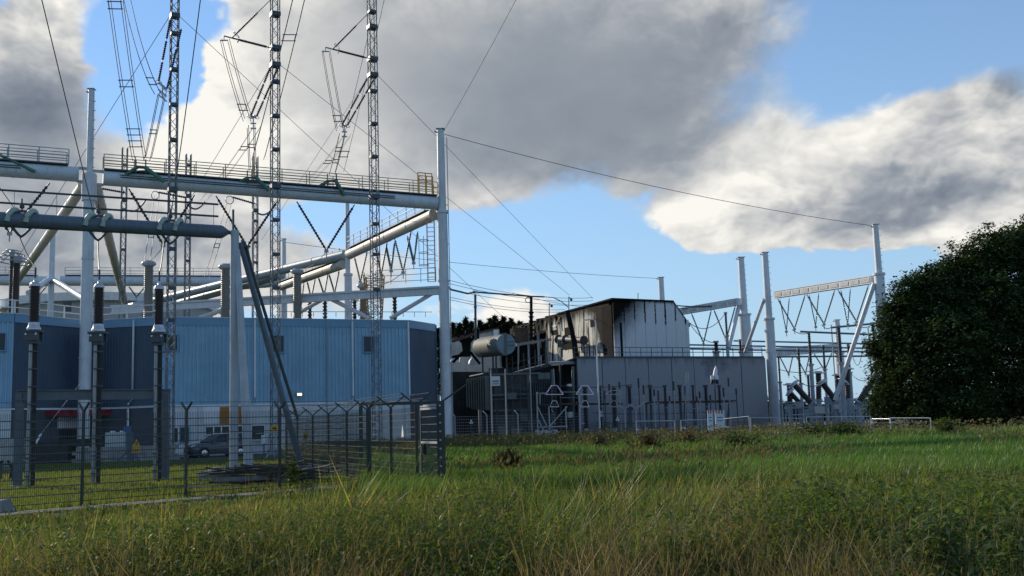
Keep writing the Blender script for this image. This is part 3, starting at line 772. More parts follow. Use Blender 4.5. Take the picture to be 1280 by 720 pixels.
# rusty scaffold round the foot of the third tower, on the roof
sc = thing('scaffold_cage', 'rust brown scaffold cage on the hall roof around the right tall tower', 'scaffold', (t3x, 92.5, ROOF_Z))
sx, sy = P(468, 380, 92.5).x, 92.5
for i, (dx, dy) in enumerate(((-0.55, -0.5), (0.55, -0.5), (0.55, 0.5), (-0.55, 0.5))):
    MB().bar((sx + dx, sy + dy, ROOF_Z), (sx + dx * 1.5, sy + dy * 1.5, 15.3), 0.10).build('scaffold_leg', M_RUST2 if False else mat('rusty_scaffold', (0.34, 0.20, 0.075), 0.8, 0, 0.35, 3.0), sc)
mb = MB(); z = ROOF_Z
while z < 15:
    f = 1 + 0.5 * (z - ROOF_Z) / 4.7; c = [V3(sx + a * 0.55 * f, sy + b * 0.5 * f, z) for a, b in ((-1, -1), (1, -1), (1, 1), (-1, 1))]
    for i in range(4): mb.bar(c[i], c[(i + 1) % 4], 0.06); mb.bar(c[i], c[(i + 1) % 4] + V3(0, 0, 0.55), 0.045)
    z += 0.62
mb.build('scaffold_bracing', mat('rusty_scaffold', (0, 0, 0)), sc)

# ------------------------------------------------------------------ guys and shield wires
GUY = 'thin guy and shield wires'
def guy(label, p, q, r=0.024, sag=0.0, group=None):
    return wire(label, sagged(p, q, sag), r, group, name='guy_wire')
guy('guy wire running right from the left tall tower across the sky', P(224, 20, 72), P(655, 421, 119))
guy('guy wire running right from the middle tall tower past the corner mast', P(350, 81, 77), P(712, 369, 122))
guy('guy wire running right from the right tall tower past the corner mast head', P(473, 95, 82), P(741, 373, 124))
guy('guy wire running down left from the left tall tower behind the white mast', P(211, 22, 72), P(8, 345, 100))
guy('guy wire running down left from the middle tall tower', P(338, 84, 77), P(204, 305, 104))
guy('faint guy wire running down left from the right tall tower', P(460, 96, 82), P(327, 300, 106), 0.018)
guy('shield wire climbing from the corner mast out of the top of the picture', P(555, 163, 90), P(652, -14, 70), 0.024, 0.15)
guy('long sagging shield wire from the corner mast to the right-hand mast by the tree', P(556, 168, 90), P(1089, 282, 114.6), 0.028, 0.75)
guy('faint far shield wire from the distant mast to the mast behind the burnt roof', P(357, 303, 134), P(822, 348, 170), 0.03, 0.6)
guy('black cable rising from the second clamp of the front tube to the top left', P(118, 272, 42.6), P(45, -30, 33), 0.02, 0.0)
guy('short black cable rising from the first clamp of the front tube to the left edge', P(26, 272, 41.3), P(-14, 215, 37), 0.018)
guy('dark cable rising from the third clamp of the front tube past the left tower', P(213, 272, 43.6), P(253, -20, 38), 0.02, 0.25)
# ------------------------------------------------------------------ insulator strings, conductors, bushings
def rod(root, a, b, r=0.075, m_=None, name='insulator_rod', n=14):
    a, b = Vector(a), Vector(b); d = b - a
    mb = MB().shed(a + d * 0.07, b - d * 0.05, r * 0.62, r * 1.15, n, 7)
    mb.tube(a, a + d * 0.075, r * 0.45, 6).tube(b - d * 0.055, b, r * 0.45, 6)
    return mb.build(name, m_ or M_INS, root)
def vee(label, a, b, apex, r=0.085, group=None, m_=None, n=16):
    root = thing('insulator_string', label, 'insulator', apex, group)
    rod(root, a, apex, r, m_, n=n); rod(root, b, apex, r, m_, n=n)
    ap = Vector(apex)
    MB().box(ap - V3(0, 0, 0.06), (0.34, 0.12, 0.26)).tube(ap - V3(0, 0, 0.2), ap - V3(0, 0, 0.65), 0.05, 6).build('yoke_plate', M_GALV, root)
    return root
G1 = 'V insulator strings under the long beam'
vee('dark V insulator string under the long beam, just right of the white mast', P(161, 236, 79.4), P(243, 244, 81.6), P(204, 306, 79.6), 0.125, G1)
vee('dark V insulator string under the long beam, ending beside the paired front columns', P(270, 245, 82.4), P(347, 251, 84.6), P(309, 308, 83), 0.125, G1)
vee('dark V insulator string under the long beam, right of the middle tall tower', P(371, 252, 85.3), P(443, 256, 87.3), P(408, 313, 86), 0.125, G1)
vee('dark V insulator string under the left-hand beam, its tip passing behind the front tube', P(62, 229, 77.0), P(-38, 222, 73.8), P(12, 291, 75), 0.125, G1)
# strings below the cream pipe A (each V lies along the pipe)
pd = (pA1 - pA0)
def on(p0, p1, u):
    "point of the tube axis seen at column u"
    best = min(range(0, 401), key=lambda k: abs(col_of(p0.lerp(p1, k / 400)) - u))
    return p0.lerp(p1, best / 400)
def col_of(p):
    d = p - EYE; w = d.dot(_fwd); return 640 + F_PX * d.dot(CAM_RT) / w
def row_of(p):
    d = p - EYE; w = d.dot(_fwd); return 360 - F_PX * d.dot(CAM_UP) / w
def at_row(p, v):
    "the point straight below p that is seen at row v"
    lo, hi = -5.0, p.z
    for _ in range(40):
        mid = (lo + hi) / 2
        if row_of(V3(p.x, p.y, mid)) > v: lo = mid
        else: hi = mid
    return V3(p.x, p.y, lo)
G2 = 'dark V strings under the cream tube'
for (ua, ub, uap, vap, p0, p1, txt) in ((514, 493, 503, 340, pA0, pA1, 'nearest the corner mast'), (484, 469, 476, 343, pA0, pA1, 'seen just right of the rusty scaffold'), (459, 443, 450, 352, pA0, pA1, 'seen just left of the rusty scaffold')):
    dn = V3(0, 0, -0.5)
    vee('dark V insulator string hanging from the cream tube, ' + txt, on(p0, p1, ua) + dn, on(p0, p1, ub) + dn, at_row(on(p0, p1, uap), vap), 0.1, G2)
G3 = 'dark V strings under the far cream tube'
for (ua, ub, uap, vap, txt) in ((424, 411, 418, 366, 'closest to the mast'), (410, 398, 405, 369, 'second from the mast'), (394, 384, 389, 373, 'third from the mast'), (380, 371, 376, 385, 'low down next to the grey bushing')):
    vee('small dark V string under the far cream tube, ' + txt, on(pC0, pC1, ua) + V3(0, 0, -0.5), on(pC0, pC1, ub) + V3(0, 0, -0.5), at_row(on(pC0, pC1, uap), vap), 0.1, G3)
G4 = 'ribbed green glass strings under the cream tube'
for (ua, ub, uap, vap, txt) in ((518, 505, 512, 328, 'right pair, nearest the corner mast'), (489, 478, 484, 338, 'left pair, behind the dark rods')):
    vee('ribbed blue green glass insulator strings under the cream tube, ' + txt, on(pA0, pA1, ua) + V3(0, 0, -0.5) + V3(0.2, 1.2, 0), on(pA0, pA1, ub) + V3(0, 0, -0.5) + V3(0.2, 1.2, 0), at_row(on(pA0, pA1, uap) + V3(0.2, 1.2, 0), vap), 0.12, G4, M_GLASSINS, 20)
# far strings under the back tubes
for (u0, u1, v, txt) in ((165, 176, 371, 'between white mast and first grey bushing'), (40, 52, 372, 'left of the thin far mast')):
    vee('small dark V string under the far tube, ' + txt, P(u0 - 4, 358, 152), P(u1 + 6, 358, 152), P((u0 + u1) / 2, v, 152), 0.12, 'V strings under the far tube')

# triple-rod tension strings from the tall towers with their yokes
G5 = 'slanting tension strings on the tall towers'
def tension(label, a, b, off, seg=3):
    root = thing('tension_string', label, 'insulator', Vector(b), G5)
    for s in (0, 1):
        p, q = Vector(a) + off * s, Vector(b) + off * s * 0.75
        for k in range(seg):
            i, j = p.lerp(q, k / seg + 0.02), p.lerp(q, (k + 1) / seg - 0.02)
            MB().shed(i, j, 0.055, 0.105, 9, 7).build('insulator_rod', M_INS, root)
        MB().tube(p, q, 0.03, 5).build('core_rod', M_GALV, root)
        MB().ring(q, 0.22, 0.025, q - p).build('corona_ring', M_ALU, root)
    q0, q1 = Vector(b), Vector(b) + off * 0.75
    dz = V3(0, 0, -0.42)
    MB().bar(q0, q1, 0.08, 0.16).bar(q0.lerp(q1, 0.5), q0.lerp(q1, 0.5) + dz * 2, 0.07).bar(q0 + dz * 1.2, q1 + dz * 1.2, 0.06, 0.1).bar(q0 + dz * 2.1, q1 + dz * 2.1, 0.06, 0.1).build('yoke_plate', M_GALV, root)
    return q0 + dz * 2.1, q1 + dz * 2.1
y1 = tension('pair of segmented dark insulator rods slanting down left from the left tall tower', P(213, 24, 72), P(198, 103, 70.8), P(220, 40, 72) - P(213, 24, 72) + V3(0.35, 0.1, 0.3))
y2 = tension('pair of segmented dark insulator rods slanting down left from the middle tall tower', P(338, 84, 77), P(313, 146, 75.6), V3(0.55, 0.15, 0))
y3 = tension('pair of segmented dark insulator rods slanting down left from the right tall tower', P(459, 98, 82), P(427, 157, 80.4), V3(0.55, 0.15, 0))
# side brackets: strut and tie rods with twin jumpers
G6 = 'rod brackets on the tall towers'
def bracket(label, tw, tie_v, st_v, u_tip, v_tip, Y, u_t0):
    root = thing('rod_bracket', label, 'insulator bracket', P(u_tip, v_tip, Y - 0.6), G6)
    tip = P(u_tip, v_tip, Y - 0.6)
    s = P(u_t0, st_v, Y); t = P(u_t0 - 1, tie_v, Y)
    d = s - tip
    MB().shed(tip + d * 0.16, s - d * 0.12, 0.075, 0.125, 22, 7).tube(tip, tip + d * 0.17, 0.06, 6).tube(s - d * 0.13, s, 0.05, 6).build('strut_insulator', M_INS, root)
    d = t - tip
    MB().shed(tip + d * 0.1, tip + d * 0.66, 0.05, 0.10, 18, 7).tube(tip, tip + d * 0.11, 0.04, 6).tube(tip + d * 0.65, t, 0.03, 5).build('tie_insulator', M_INS, root)
    MB().ring(tip + (s - tip) * 0.16, 0.24, 0.03, s - tip).build('corona_ring', M_ALU, root)
    MB().ring(tip + (t - tip) * 0.1, 0.24, 0.03, t - tip).build('corona_ring', M_ALU, root)
    a = tip - (s - tip).normalized() * 0.6
    MB().bar(tip, a, 0.09).bar(a, a - V3(0, 0, 0.35), 0.05).bar(a - V3(0.3, 0, 0.35), a + V3(0.3, 0, -0.35), 0.08).build('hanger', M_GALV, root)
    return a - V3(0, 0, 0.4)
h2 = bracket('dark strut and tie rod bracket pointing left near the top of the middle tall tower', T2, 0, 60, 290, 47.5, 77, 339)
h3 = bracket('dark strut and tie rod bracket pointing left near the top of the right tall tower', T3, 17, 73, 416, 61.5, 82, 461)

# beam clamps with green legs on the long beam
def trestle(label, ua, va, ul, vl, ur, vr, Y):
    root = thing('strut_trestle', label, 'conductor clamp', P(ua, va + 10, Y), 'green-legged clamps on the beams')
    ap = P(ua, va, Y - 0.75)
    MB().tube(P(ul, vl, Y - 0.62), ap - V3(0.3, 0, 0), 0.16, 8).build('leg', M_GREEN, root)
    MB().tube(P(ur, vr, Y - 0.45), ap + V3(0.3, 0, 0), 0.16, 8).build('leg', M_GREEN, root)
    MB().bar(ap - V3(0.5, 0, 0.0), ap + V3(0.5, 0, 0), 0.14).bar(ap - V3(0.45, 0, 0.3), ap + V3(0.45, 0, -0.3), 0.1).bar(ap + V3(-0.38, 0, -0.5), ap + V3(-0.38, 0, 0.6), 0.08).bar(ap + V3(0.38, 0, -0.5), ap + V3(0.38, 0, 0.6), 0.08).build('clamp_frame', M_DARKSTEEL, root)
    return ap + V3(0, 0, 0.5)
k1 = trestle('green-legged conductor clamp on the long beam left of the left tall tower', 176, 209, 151, 223, 205, 227, 79.4)
k2 = trestle('green-legged conductor clamp on the long beam left of the middle tall tower', 315, 222, 287, 234, 336, 238, 83.2)
k3 = trestle('green-legged conductor clamp on the long beam left of the right tall tower', 415, 226, 387, 241, 431, 244, 86.2)
rt = thing('strut_trestle', 'single green leg crossing the left-hand beam at the picture edge', 'conductor clamp', P(20, 210, 75.5), 'green-legged clamps on the beams')
MB().tube(P(-4, 192, 74.6), P(44, 214.5, 75.4), 0.115, 8).build('leg', M_GREEN, rt)

# conductor bundles
G7 = 'conductor bundles hanging from the towers'
def bundle(label, a, b, sep, n=4, sag=0.0, spacers=(), r=0.026):
    root = thing('conductor_bundle', label, 'conductor', Vector(b), G7)
    a, b = Vector(a), Vector(b); sep = Vector(sep)
    offs = [sep * -0.5, sep * 0.5] if n == 2 else [sep * -0.5, sep * 0.5, sep * -0.5 + V3(0, 0.4, 0.35), sep * 0.5 + V3(0, 0.4, 0.35)]
    for o in offs:
        MB().path([p + o for p in sagged(a, b, sag)], r, 4).build('strand', M_WIRE, root)
    P_ = sagged(a, b, sag, 100)
    for s in spacers:
        c = P_[int(s * 100)]; d = (P_[min(100, int(s * 100) + 1)] - c).normalized(); h = 0.26
        x = sep * 0.62
        MB().bar(c - x - d * h, c + x - d * h, 0.06).bar(c - x + d * h, c + x + d * h, 0.06).bar(c - sep * 0.5 - d * h, c - sep * 0.5 + d * h, 0.06).bar(c + sep * 0.5 - d * h, c + sep * 0.5 + d * h, 0.06).build('spacer', M_DARKSTEEL, root)
    return root
S = V3(0.9, 0.15, 0)
bundle('bundle of four conductors dropping from the top edge to the first green-legged clamp', P(141, -14, 70), k1 + V3(-0.2, 0, 0), V3(0.85, 0.1, 0), 4, 0.35, (0.08, 0.50, 0.80, 0.88))
bundle('conductor pair looping from the top edge down to the left tower yoke', P(156, -14, 70), y1[0], V3(0.45, 0.1, 0), 2, 0.9, (0.80,))
bundle('conductor pair from the left tower yoke down to the first clamp', y1[0] + V3(0.2, 0, 0), k1 + V3(0.45, 0, 0), V3(0.42, 0.1, 0), 4, 0.1, (0.52,))
bundle('long conductor pair dropping from the middle tower bracket to its yoke level', h2, P(309, 152, 75.8), V3(0.55, 0.1, 0), 4, 0.25, (0.80,))
bundle('conductor pair continuing from the middle tower yoke to the second clamp', y2[0], k2, V3(0.45, 0.1, 0), 4, 0.15, (0.35,))
bundle('long conductor pair dropping from the right tower bracket to its yoke level', h3, P(425, 164, 80.6), V3(0.55, 0.1, 0), 4, 0.25, (0.82,))
bundle('conductor pair continuing from the right tower yoke to the third clamp', y3[0], k3, V3(0.45, 0.1, 0), 4, 0.1, (0.3, 0.6))
bundle('conductor bundle from the top edge passing right of and behind the middle tall tower', P(376, -14, 81), P(322, 200, 82.6), V3(0.95, 0.1, 0), 4, 0.3, (0.27,))
bundle('conductor bundle from the top edge passing left of the right tall tower', P(478, -14, 88), P(424, 215, 85.8), V3(0.7, 0.1, 0), 4, 0.3, (0.9,))
bundle('thin conductors slanting down left from the middle tower yoke over the long beam', y2[1], P(255, 250, 86), V3(0.5, 0.1, 0), 4, 0.3, (0.22,), 0.014)
bundle('thin conductors slanting down left from the right tower yoke over the long beam', y3[1], P(383, 232, 88), V3(0.5, 0.1, 0), 4, 0.2, (0.45,), 0.014)
bundle('conductor pair dropping from behind the long beam to the first grey roof bushing', P(196, 245, 94), P(184, 327, 84.5), V3(0.42, 0.1, 0), 2, 0.1, (0.62,))
bundle('conductor pair dropping to the second grey roof bushing', P(286, 255, 96), P(258, 348, 90), V3(0.42, 0.1, 0), 2, 0.2, (0.55,))

# porcelain bushings on the hall roof
G8 = 'grey porcelain bushings on the hall roof'
def roof_bushing(label, u, vt, vb, Y, r, m_=M_POT, cap=True):
    t = P(u, vt, Y); z0 = ROOF_Z - 0.1
    root = thing('roof_bushing', label, 'bushing', (t.x, Y, z0), G8)
    b = V3(t.x, Y, z0)
    MB().shed(b + V3(0, 0, 0.25), V3(t.x, Y, t.z - 0.35), r * 0.9, r * 1.06, 30, 16).build('porcelain', m_, root)
    MB().tube(b, b + V3(0, 0, 0.28), r * 1.2, 16).build('base_flange', M_GALV, root)
    if cap:
        MB().lathe(V3(t.x, Y, t.z - 0.45), V3(t.x, Y, t.z), [(0, r * 1.15), (0.3, r * 1.55), (0.7, r * 1.5), (0.75, r * 1.2), (1, r * 0.9)], 16).build('cap', M_TUBE, root)
roof_bushing('grey porcelain bushing on the hall roof right of the white mast', 186, 326, 396, 84, 0.38)
roof_bushing('grey porcelain bushing on the hall roof just left of the front columns', 282, 330, 398, 88, 0.40)
roof_bushing('grey porcelain bushing on the hall roof right of the middle tall tower', 371.5, 336, 398, 92, 0.38)
roof_bushing('grey porcelain bushing on the hall roof left of the rusty scaffold', 453, 354, 398, 95, 0.34)
roof_bushing('dark porcelain bushing on the hall roof at the left edge', 21, 322, 391, 77, 0.27, M_BROWN)
roof_bushing('slim black bushing with blue rings on the hall roof at the left edge', 15, 313, 391, 76, 0.13, M_INS)
cr = thing('corona_frame', 'tangle of corona rings and bars on top of the left-edge roof bushing', 'corona rings', P(15, 325, 76))
for (v_, R_) in ((314, 0.5), (318, 0.75), (323, 0.95), (328, 1.1)):
    MB().ring(P(17, v_, 76.4), R_, 0.045, (0.1, 0.05, 1), 18).build('corona_ring', M_GALV, cr)
mb = MB()
for k in range(6): mb.bar(P(17, 313, 76.4), P(17, 328, 76.4) + V3(math.cos(k), math.sin(k), 0) * 1.0, 0.04)
mb.build('ring_arm', M_GALV, cr)
for (u, v0, v1, Y, txt) in ((406, 368, 398, 98, 'beside the small V strings'), (387, 370, 398, 99, 'left of its twin behind the girder'), (443, 376, 398, 99, 'behind the girder strut'), (493, 366, 399, 97, 'below the girder right of the scaffold')):
    t = P(u, v0, Y)
    r_ = thing('post_insulator', 'dark post insulator on the hall roof ' + txt, 'insulator', (t.x, Y, ROOF_Z - 0.1), 'dark post insulators on the hall roof')
    MB().shed((t.x, Y, ROOF_Z - 0.1), (t.x, Y, t.z), 0.17, 0.26, 12, 9).build('sheds', M_INS, r_)
    MB().ring((t.x, Y, t.z), 0.4, 0.04).tube((t.x, Y, t.z), (t.x, Y, t.z + 0.4), 0.08, 6).build('corona_ring', M_GALV, r_)
# leads from the V tips
for i, (a, b, s_, txt) in enumerate(((P(204, 307, 79.6), P(186, 326, 84), 0.2, 'from the first V string to the first grey bushing'), (P(309, 309, 83), P(283, 330, 88), 0.3, 'from the second V string to the second grey bushing'), (P(408, 314, 86), P(372, 336, 92), 0.5, 'from the third V string to the third grey bushing'), (P(503, 341, 96), P(453, 354, 95), 0.6, 'from the cream tube to the bushing by the scaffold'))):
    wire('dark lead ' + txt, sagged(a, b, s_), 0.03, 'leads to the roof bushings')
# dark connectors behind the long beam (rods with rings at the slim towers)
for (u0, v0, u1, v1, Y, txt) in ((123, 235, 157, 241, 105, 'on the first slim tower'), (196, 240, 233, 247, 107, 'on the second slim tower'), (289, 246, 320, 255, 109, 'on the third slim tower')):
    r_ = thing('side_rod', 'dark rod insulator with ring ' + txt + ' behind the long beam', 'insulator', P(u0, v0, Y))
    rod(r_, P(u0, v0, Y), P(u1, v1, Y), 0.13, n=12)
    MB().ring(P(u0 - 2, v0 + 4, Y), 0.42, 0.05, (0, 1, 0.2)).build('corona_ring', M_GALV, r_)
for (u0, v0, u1, v1, Y, txt) in ((160, 263, 178, 250, 105, 'first'), (237, 258, 252, 252, 107, 'second'), (322, 266, 338, 258, 109, 'third')):
    wire('dark curved jumper arm on the %s slim tower' % txt, sagged(P(u0, v0, Y), P(u1 + 4, v1, Y), 0.5), 0.09, 'jumper arms on the slim towers')
# two thin pipes running level behind the front tube
for (a, b, txt) in ((P(-20, 236, 64), P(273, 255.5, 66), 'upper'), (P(-20, 252, 64), P(273, 270.5, 66), 'lower')):
    r_ = tag(MB().tube(a, b, 0.07, 6).build('bus_pipe', M_DARKSTEEL), '%s of two thin level pipes crossing in front of the white mast' % txt, 'bus pipe', 'thin level pipes')
for u in (18, 71, 172, 267):
    t = 236 + (u + 20) * 0.0666
    wire('thin vertical rod between the two level pipes, at ' + {18: 'the far left', 71: 'the left tube', 172: 'the first V string', 267: 'their right end'}[u], [P(u, t, 65), P(u, t + 40, 65)], 0.015, name='hanger_rod', cat='rod')
# busbar from corner mast to burnt hall
bus = thing('busbar', 'thick dark busbar stepping down from the corner mast towards the burnt building', 'busbar', P(620, 372, 106))
MB().path([P(558, 358, 91), P(564, 362, 93), P(585, 367, 98), P(594, 365, 101), P(620, 367, 106), P(665, 370.5, 116), P(680, 371, 118)], 0.09, 7).build('tube', M_DARKSTEEL, bus)
MB().path([P(680, 371, 118), P(692, 372, 119), P(702, 377, 120.5), P(710, 384, 121.5)], 0.05, 6).build('jumper', M_DARKSTEEL, bus)
for i, (p, q, s_) in enumerate((((560, 350, 91), (741, 372, 124), 0.6), ((560, 354, 91), (741, 376, 124), 0.6), ((562, 362, 91), (740, 381, 124), 0.5), ((560, 371, 91), (706, 387, 123), 0.4), ((560, 374, 91), (700, 390, 123), 0.4), ((640, 366, 112), (756, 386, 126), 0.3))):
    wire('thin wire from the corner mast to the burnt roof, %s' % ('topmost', 'second from top', 'third from top', 'fourth from top', 'lowest', 'short one starting at the busbar')[i], sagged(P(*p), P(*q), s_), 0.022, 'wires over to the burnt roof')
# ------------------------------------------------------------------ front tube on its columns
ft0, ft1 = P(-110, 268, 36.2), P(276, 289.8, 43.8)
front = thing('bus_tube', 'thick grey tube with a coned right end on paired columns, left foreground', 'bus tube', (ft0 + ft1) / 2)
fd = (ft1 - ft0).normalized()
MB().tube(ft0, ft1, 0.285, 22, cap=False).lathe(ft1, ft1 + fd * 0.42, [(0, 0.285), (0.15, 0.27), (0.8, 0.1), (1, 0.08)], 22).build('tube', mat('blue_grey_dark_tube', (0.095, 0.13, 0.165), 0.5, 0, 0.14, 1.2, 0.3), front)
MB().tube(ft1 + fd * 0.35, P(289, 291.5, 44), 0.07, 8).build('tube_pin', M_DARKSTEEL, front)
for u, txt in ((27, 0), (123, 1), (213, 2)):
    c = min((ft0.lerp(ft1, k / 500) for k in range(501)), key=lambda p: abs(col_of(p) - u))
    r_ = thing('saddle_clamp', 'pale green saddle clamp on the front tube, ' + ('leftmost, by the picture edge', 'in front of the white mast', 'in front of the left tall tower')[txt], 'clamp', c, 'saddle clamps on the front tube')
    for s in (-0.33, 0.33):
        pts = [c + fd * (s + 0.10 * math.sin(t)) + V3(0, -1, 0) * (0.40 * math.cos(t)) + V3(0, 0, 0.40 * math.sin(t)) for t in (k * math.pi / 10 - 0.3 for k in range(13))]
        MB().path(pts, 0.105, 8).build('saddle_loop', M_SADDLE, r_)
    MB().bar(c - fd * 0.95 + V3(0, -0.27, 0.12), c + fd * 0.95 + V3(0, -0.27, 0.12), 0.06, 0.07).bar(c - fd * 0.4 + V3(0, 0, 0.36), c + fd * 0.4 + V3(0, 0, 0.36), 0.09).build('clamp_bar', M_DARKSTEEL, r_)
    MB().lathe(c + V3(0, 0, 0.36), c + V3(-0.02, 0, 0.85), [(0, 0.03), (0.2, 0.03), (0.25, 0.09), (0.6, 0.09), (0.65, 0.03), (1, 0.03)], 8).build('turnbuckle', M_DARKSTEEL, r_)
    MB().path([c + fd * -0.35 - V3(0, 0, 0.25), c - V3(0.1, 0, 0.55), c - V3(0, 0, 0.62), c + V3(0.1, 0, -0.55), c + fd * 0.35 - V3(0, 0, 0.25)], 0.05, 6).build('stirrup', M_DARKSTEEL, r_)
# columns
colm = thing('column_frame', 'pair of pale round columns with a raking leg carrying the front tube', 'column', P(300, 590, 42))
def foot(u, v, Y): p = P(u, v, Y); return p
c1t, c2t = P(293.5, 288, 44.0), P(299, 325, 44.1)
MB().tube((c1t.x, 44, 0.2), (c1t.x, 44, c1t.z), 0.18, 16).build('column', mat('grey_column_paint', (0.40, 0.44, 0.48), 0.5, 0, 0.12, 1.3, 0.35), colm)
c2b = P(311, 590, 43.2)
MB().tube((c2b.x, c2b.y, 0.2), P(296.5, 312, 44), 0.205, 16, 0.12).build('column', mat('grey_column_paint', (0.40, 0.44, 0.48), 0.5, 0, 0.12, 1.3, 0.35), colm)
MB().tube(P(300, 303, 44.1), P(378, 588, 46.5), 0.115, 12, 0.155).build('raking_leg', mat('blue_grey_dark_tube', (0, 0, 0)), colm)
MB().tube(P(303, 300, 44.2), P(372, 523, 49), 0.075, 8).build('brace_pipe', M_DARKSTEEL, colm)
MB().tube(P(291.5, 262, 44), P(291.5, 290, 44), 0.05, 6).build('top_spike', M_DARKSTEEL, colm)
MB().bar(P(308, 307, 44.3), P(314, 334, 44.6), 0.09).bar(P(300, 308, 44.2), P(313, 308, 44.2), 0.08).build('top_bracket', M_DARKSTEEL, colm)
for (x, y) in ((c1t.x, 44), (c2b.x, c2b.y)):
    MB().tube((x, y, 0.18), (x, y, 0.26), 0.38, 14).build('foot_plate', M_GALV, colm)
    for k in range(6):
        a = k * math.pi / 3; MB().tube((x + 0.3 * math.cos(a), y + 0.3 * math.sin(a), 0.26), (x + 0.3 * math.cos(a), y + 0.3 * math.sin(a), 0.36), 0.035, 6).build('anchor_bolt', M_DARKSTEEL, colm)
ftg = MB().prism([(c1t.x - 0.9, 42.4), (c2b.x + 0.8, 42.2), (c2b.x + 0.9, 45.0), (c1t.x - 0.8, 45.1)], 0.0, 0.185).build('concrete_footing', mat('dark_damp_concrete', (0.12, 0.125, 0.12), 0.9, 0, 0.3, 2.0, 0.3, 0.3, 0.2))
tag(ftg, 'low pale concrete footing under the paired front columns', 'footing')
fl = P(378, 588, 46.5)
tag(MB().box((fl.x, fl.y, 0.08), (1.0, 0.9, 0.16)).build('concrete_footing', M_CONC), 'small concrete pad under the foot of the raking leg', 'footing')
# debris of boards and slabs in front of the columns
deb = thing('board_pile', 'heap of dark weathered boards and concrete pieces at the foot of the front columns', 'pile', P(300, 604, 33.6))
r2 = random.Random(11)
for k in range(62):
    x = r2.uniform(-9.3, -6.6); y = 32.2 + (x + 9.3) * 0.75 + r2.uniform(0.3, 1.6); z = r2.uniform(0.08, 0.62) * (1.0 if x < -7.2 else 0.75)
    a = r2.gauss(0.5, 0.35); l = r2.uniform(0.8, 2.2); dv = V3(math.cos(a), math.sin(a), r2.gauss(0, 0.08))
    MB().bar(V3(x, y, z) - dv * l / 2, V3(x, y, z) + dv * l / 2, r2.uniform(0.1, 0.2), r2.uniform(0.03, 0.07)).build('board', M_TIMBER if r2.random() < 0.85 else M_PALLET, deb)
cap_ = P(278, 596, 33.5)
MB().lathe((cap_.x - 0.2, 33.6, 0.28), (cap_.x - 0.2, 33.6, 0.62), [(0, 0.62), (0.35, 0.6), (0.42, 0.36), (0.8, 0.3), (1, 0.14)], 8).build('concrete_cap', M_CONC, deb)
MB().hexa([V3(-9.35, 32.7, 0.2), V3(-7.9, 33.3, 0.2), V3(-8.3, 34.2, 0.2), V3(-9.7, 33.6, 0.2)], [V3(-9.35, 32.7, 0.32), V3(-7.9, 33.3, 0.32), V3(-8.3, 34.2, 0.32), V3(-9.7, 33.6, 0.32)]).build('concrete_slab', M_CONC, deb)
MB().bar(V3(-9.9, 31.6, 0.12), V3(-8.6, 31.9, 0.05), 0.06, 0.06).build('white_strip', M_PALLET, deb)

# ------------------------------------------------------------------ cable terminations
G9 = 'cable terminations on poles'
terms = []
def termination(u_t, u_b, vt, vb_ins, v_plate, v_foot, Y, txt):
    t = P(u_t, vt, Y); x, y = t.x, Y
    root = thing('cable_termination', txt, 'cable termination', (x, y, 0), G9)
    z1 = P(u_t, vb_ins, Y).z; z2 = P(u_t, v_plate, Y).z
    MB().shed((x, y, z1 + 0.12), (x, y, t.z - 0.15), 0.145, 0.192, 26, 16).build('porcelain', M_BROWN, root)
    MB().lathe((x, y, t.z - 0.17), (x, y, t.z + 0.12), [(0, 0.19), (0.25, 0.18), (0.5, 0.13), (0.6, 0.06), (0.9, 0.05), (1, 0.05)], 14).build('cap', M_ALU, root)
    MB().tube((x, y, t.z + 0.1), (x, y, t.z + 0.5), 0.035, 6).build('stud', M_DARKSTEEL, root)
    MB().lathe((x, y, z1 - 0.12), (x, y, z1 + 0.14), [(0, 0.24), (0.25, 0.24), (0.4, 0.2), (1, 0.18)], 14).build('base_flange', M_ALU, root)
    pl = MB().box((x, y, z1 - 0.18), (0.58, 0.5, 0.07)).box((x, y - 0.18, z1 - 0.36), (0.5, 0.06, 0.3)).box((x, y + 0.18, z1 - 0.36), (0.5, 0.06, 0.3)).box((x, y, z1 - 0.42), (0.34, 0.3, 0.4)).build('support_bracket', M_DARKSTEEL, root)
    for s in (-0.18, 0.18): MB().tube((x + s, y - 0.23, z1 - 0.28), (x + s, y - 0.20, z1 - 0.28), 0.04, 8).build('bolt_head', M_ALU, pl)
    MB().tube((x - 0.06, y - 0.02, 0.0), (x - 0.06, y - 0.02, z1 - 0.5), 0.07, 12).build('pole', mat('dull_pole_steel', (0.26, 0.27, 0.28), 0.4, 0.5, 0.12, 4.0, 0.2), root)
    MB().tube((x + 0.11, y, 0.0), (x + 0.08, y, z1 - 0.5), 0.07, 10).build('power_cable', M_BLACK, root)
    z = 0.4
    while z < z1 - 0.7:
        MB().box((x + 0.02, y - 0.02, z), (0.31, 0.2, 0.045)).build('cable_clamp', M_DARKSTEEL, root); z += 0.62
    return V3(x, y, t.z + 0.5)
term1 = termination(44, 37, 352, 408, 415, 612, 36.6, 'ribbed dark cable termination on a pole, leftmost, its stem inside the steel portal')
term2 = termination(124, 117, 354, 410, 418, 608, 37.6, 'ribbed dark cable termination on a pole, in front of the white mast')
term3 = termination(199, 193, 356, 411, 420, 605, 38.6, 'ribbed dark cable termination on a pole, below the left tall tower')
for i, (a, u, txt) in enumerate(((term1, 25, 'leftmost'), (term2, 123, 'middle'), (term3, 205, 'right'))):
    c = min((ft0.lerp(ft1, k / 500) for k in range(501)), key=lambda p: abs(col_of(p) - u))
    wire('flexible lead from the front tube down to the %s cable termination' % txt, sagged(c - V3(0, 0, 0.6), a, 0.25 if i else 0.1), 0.024, 'leads to the cable terminations')
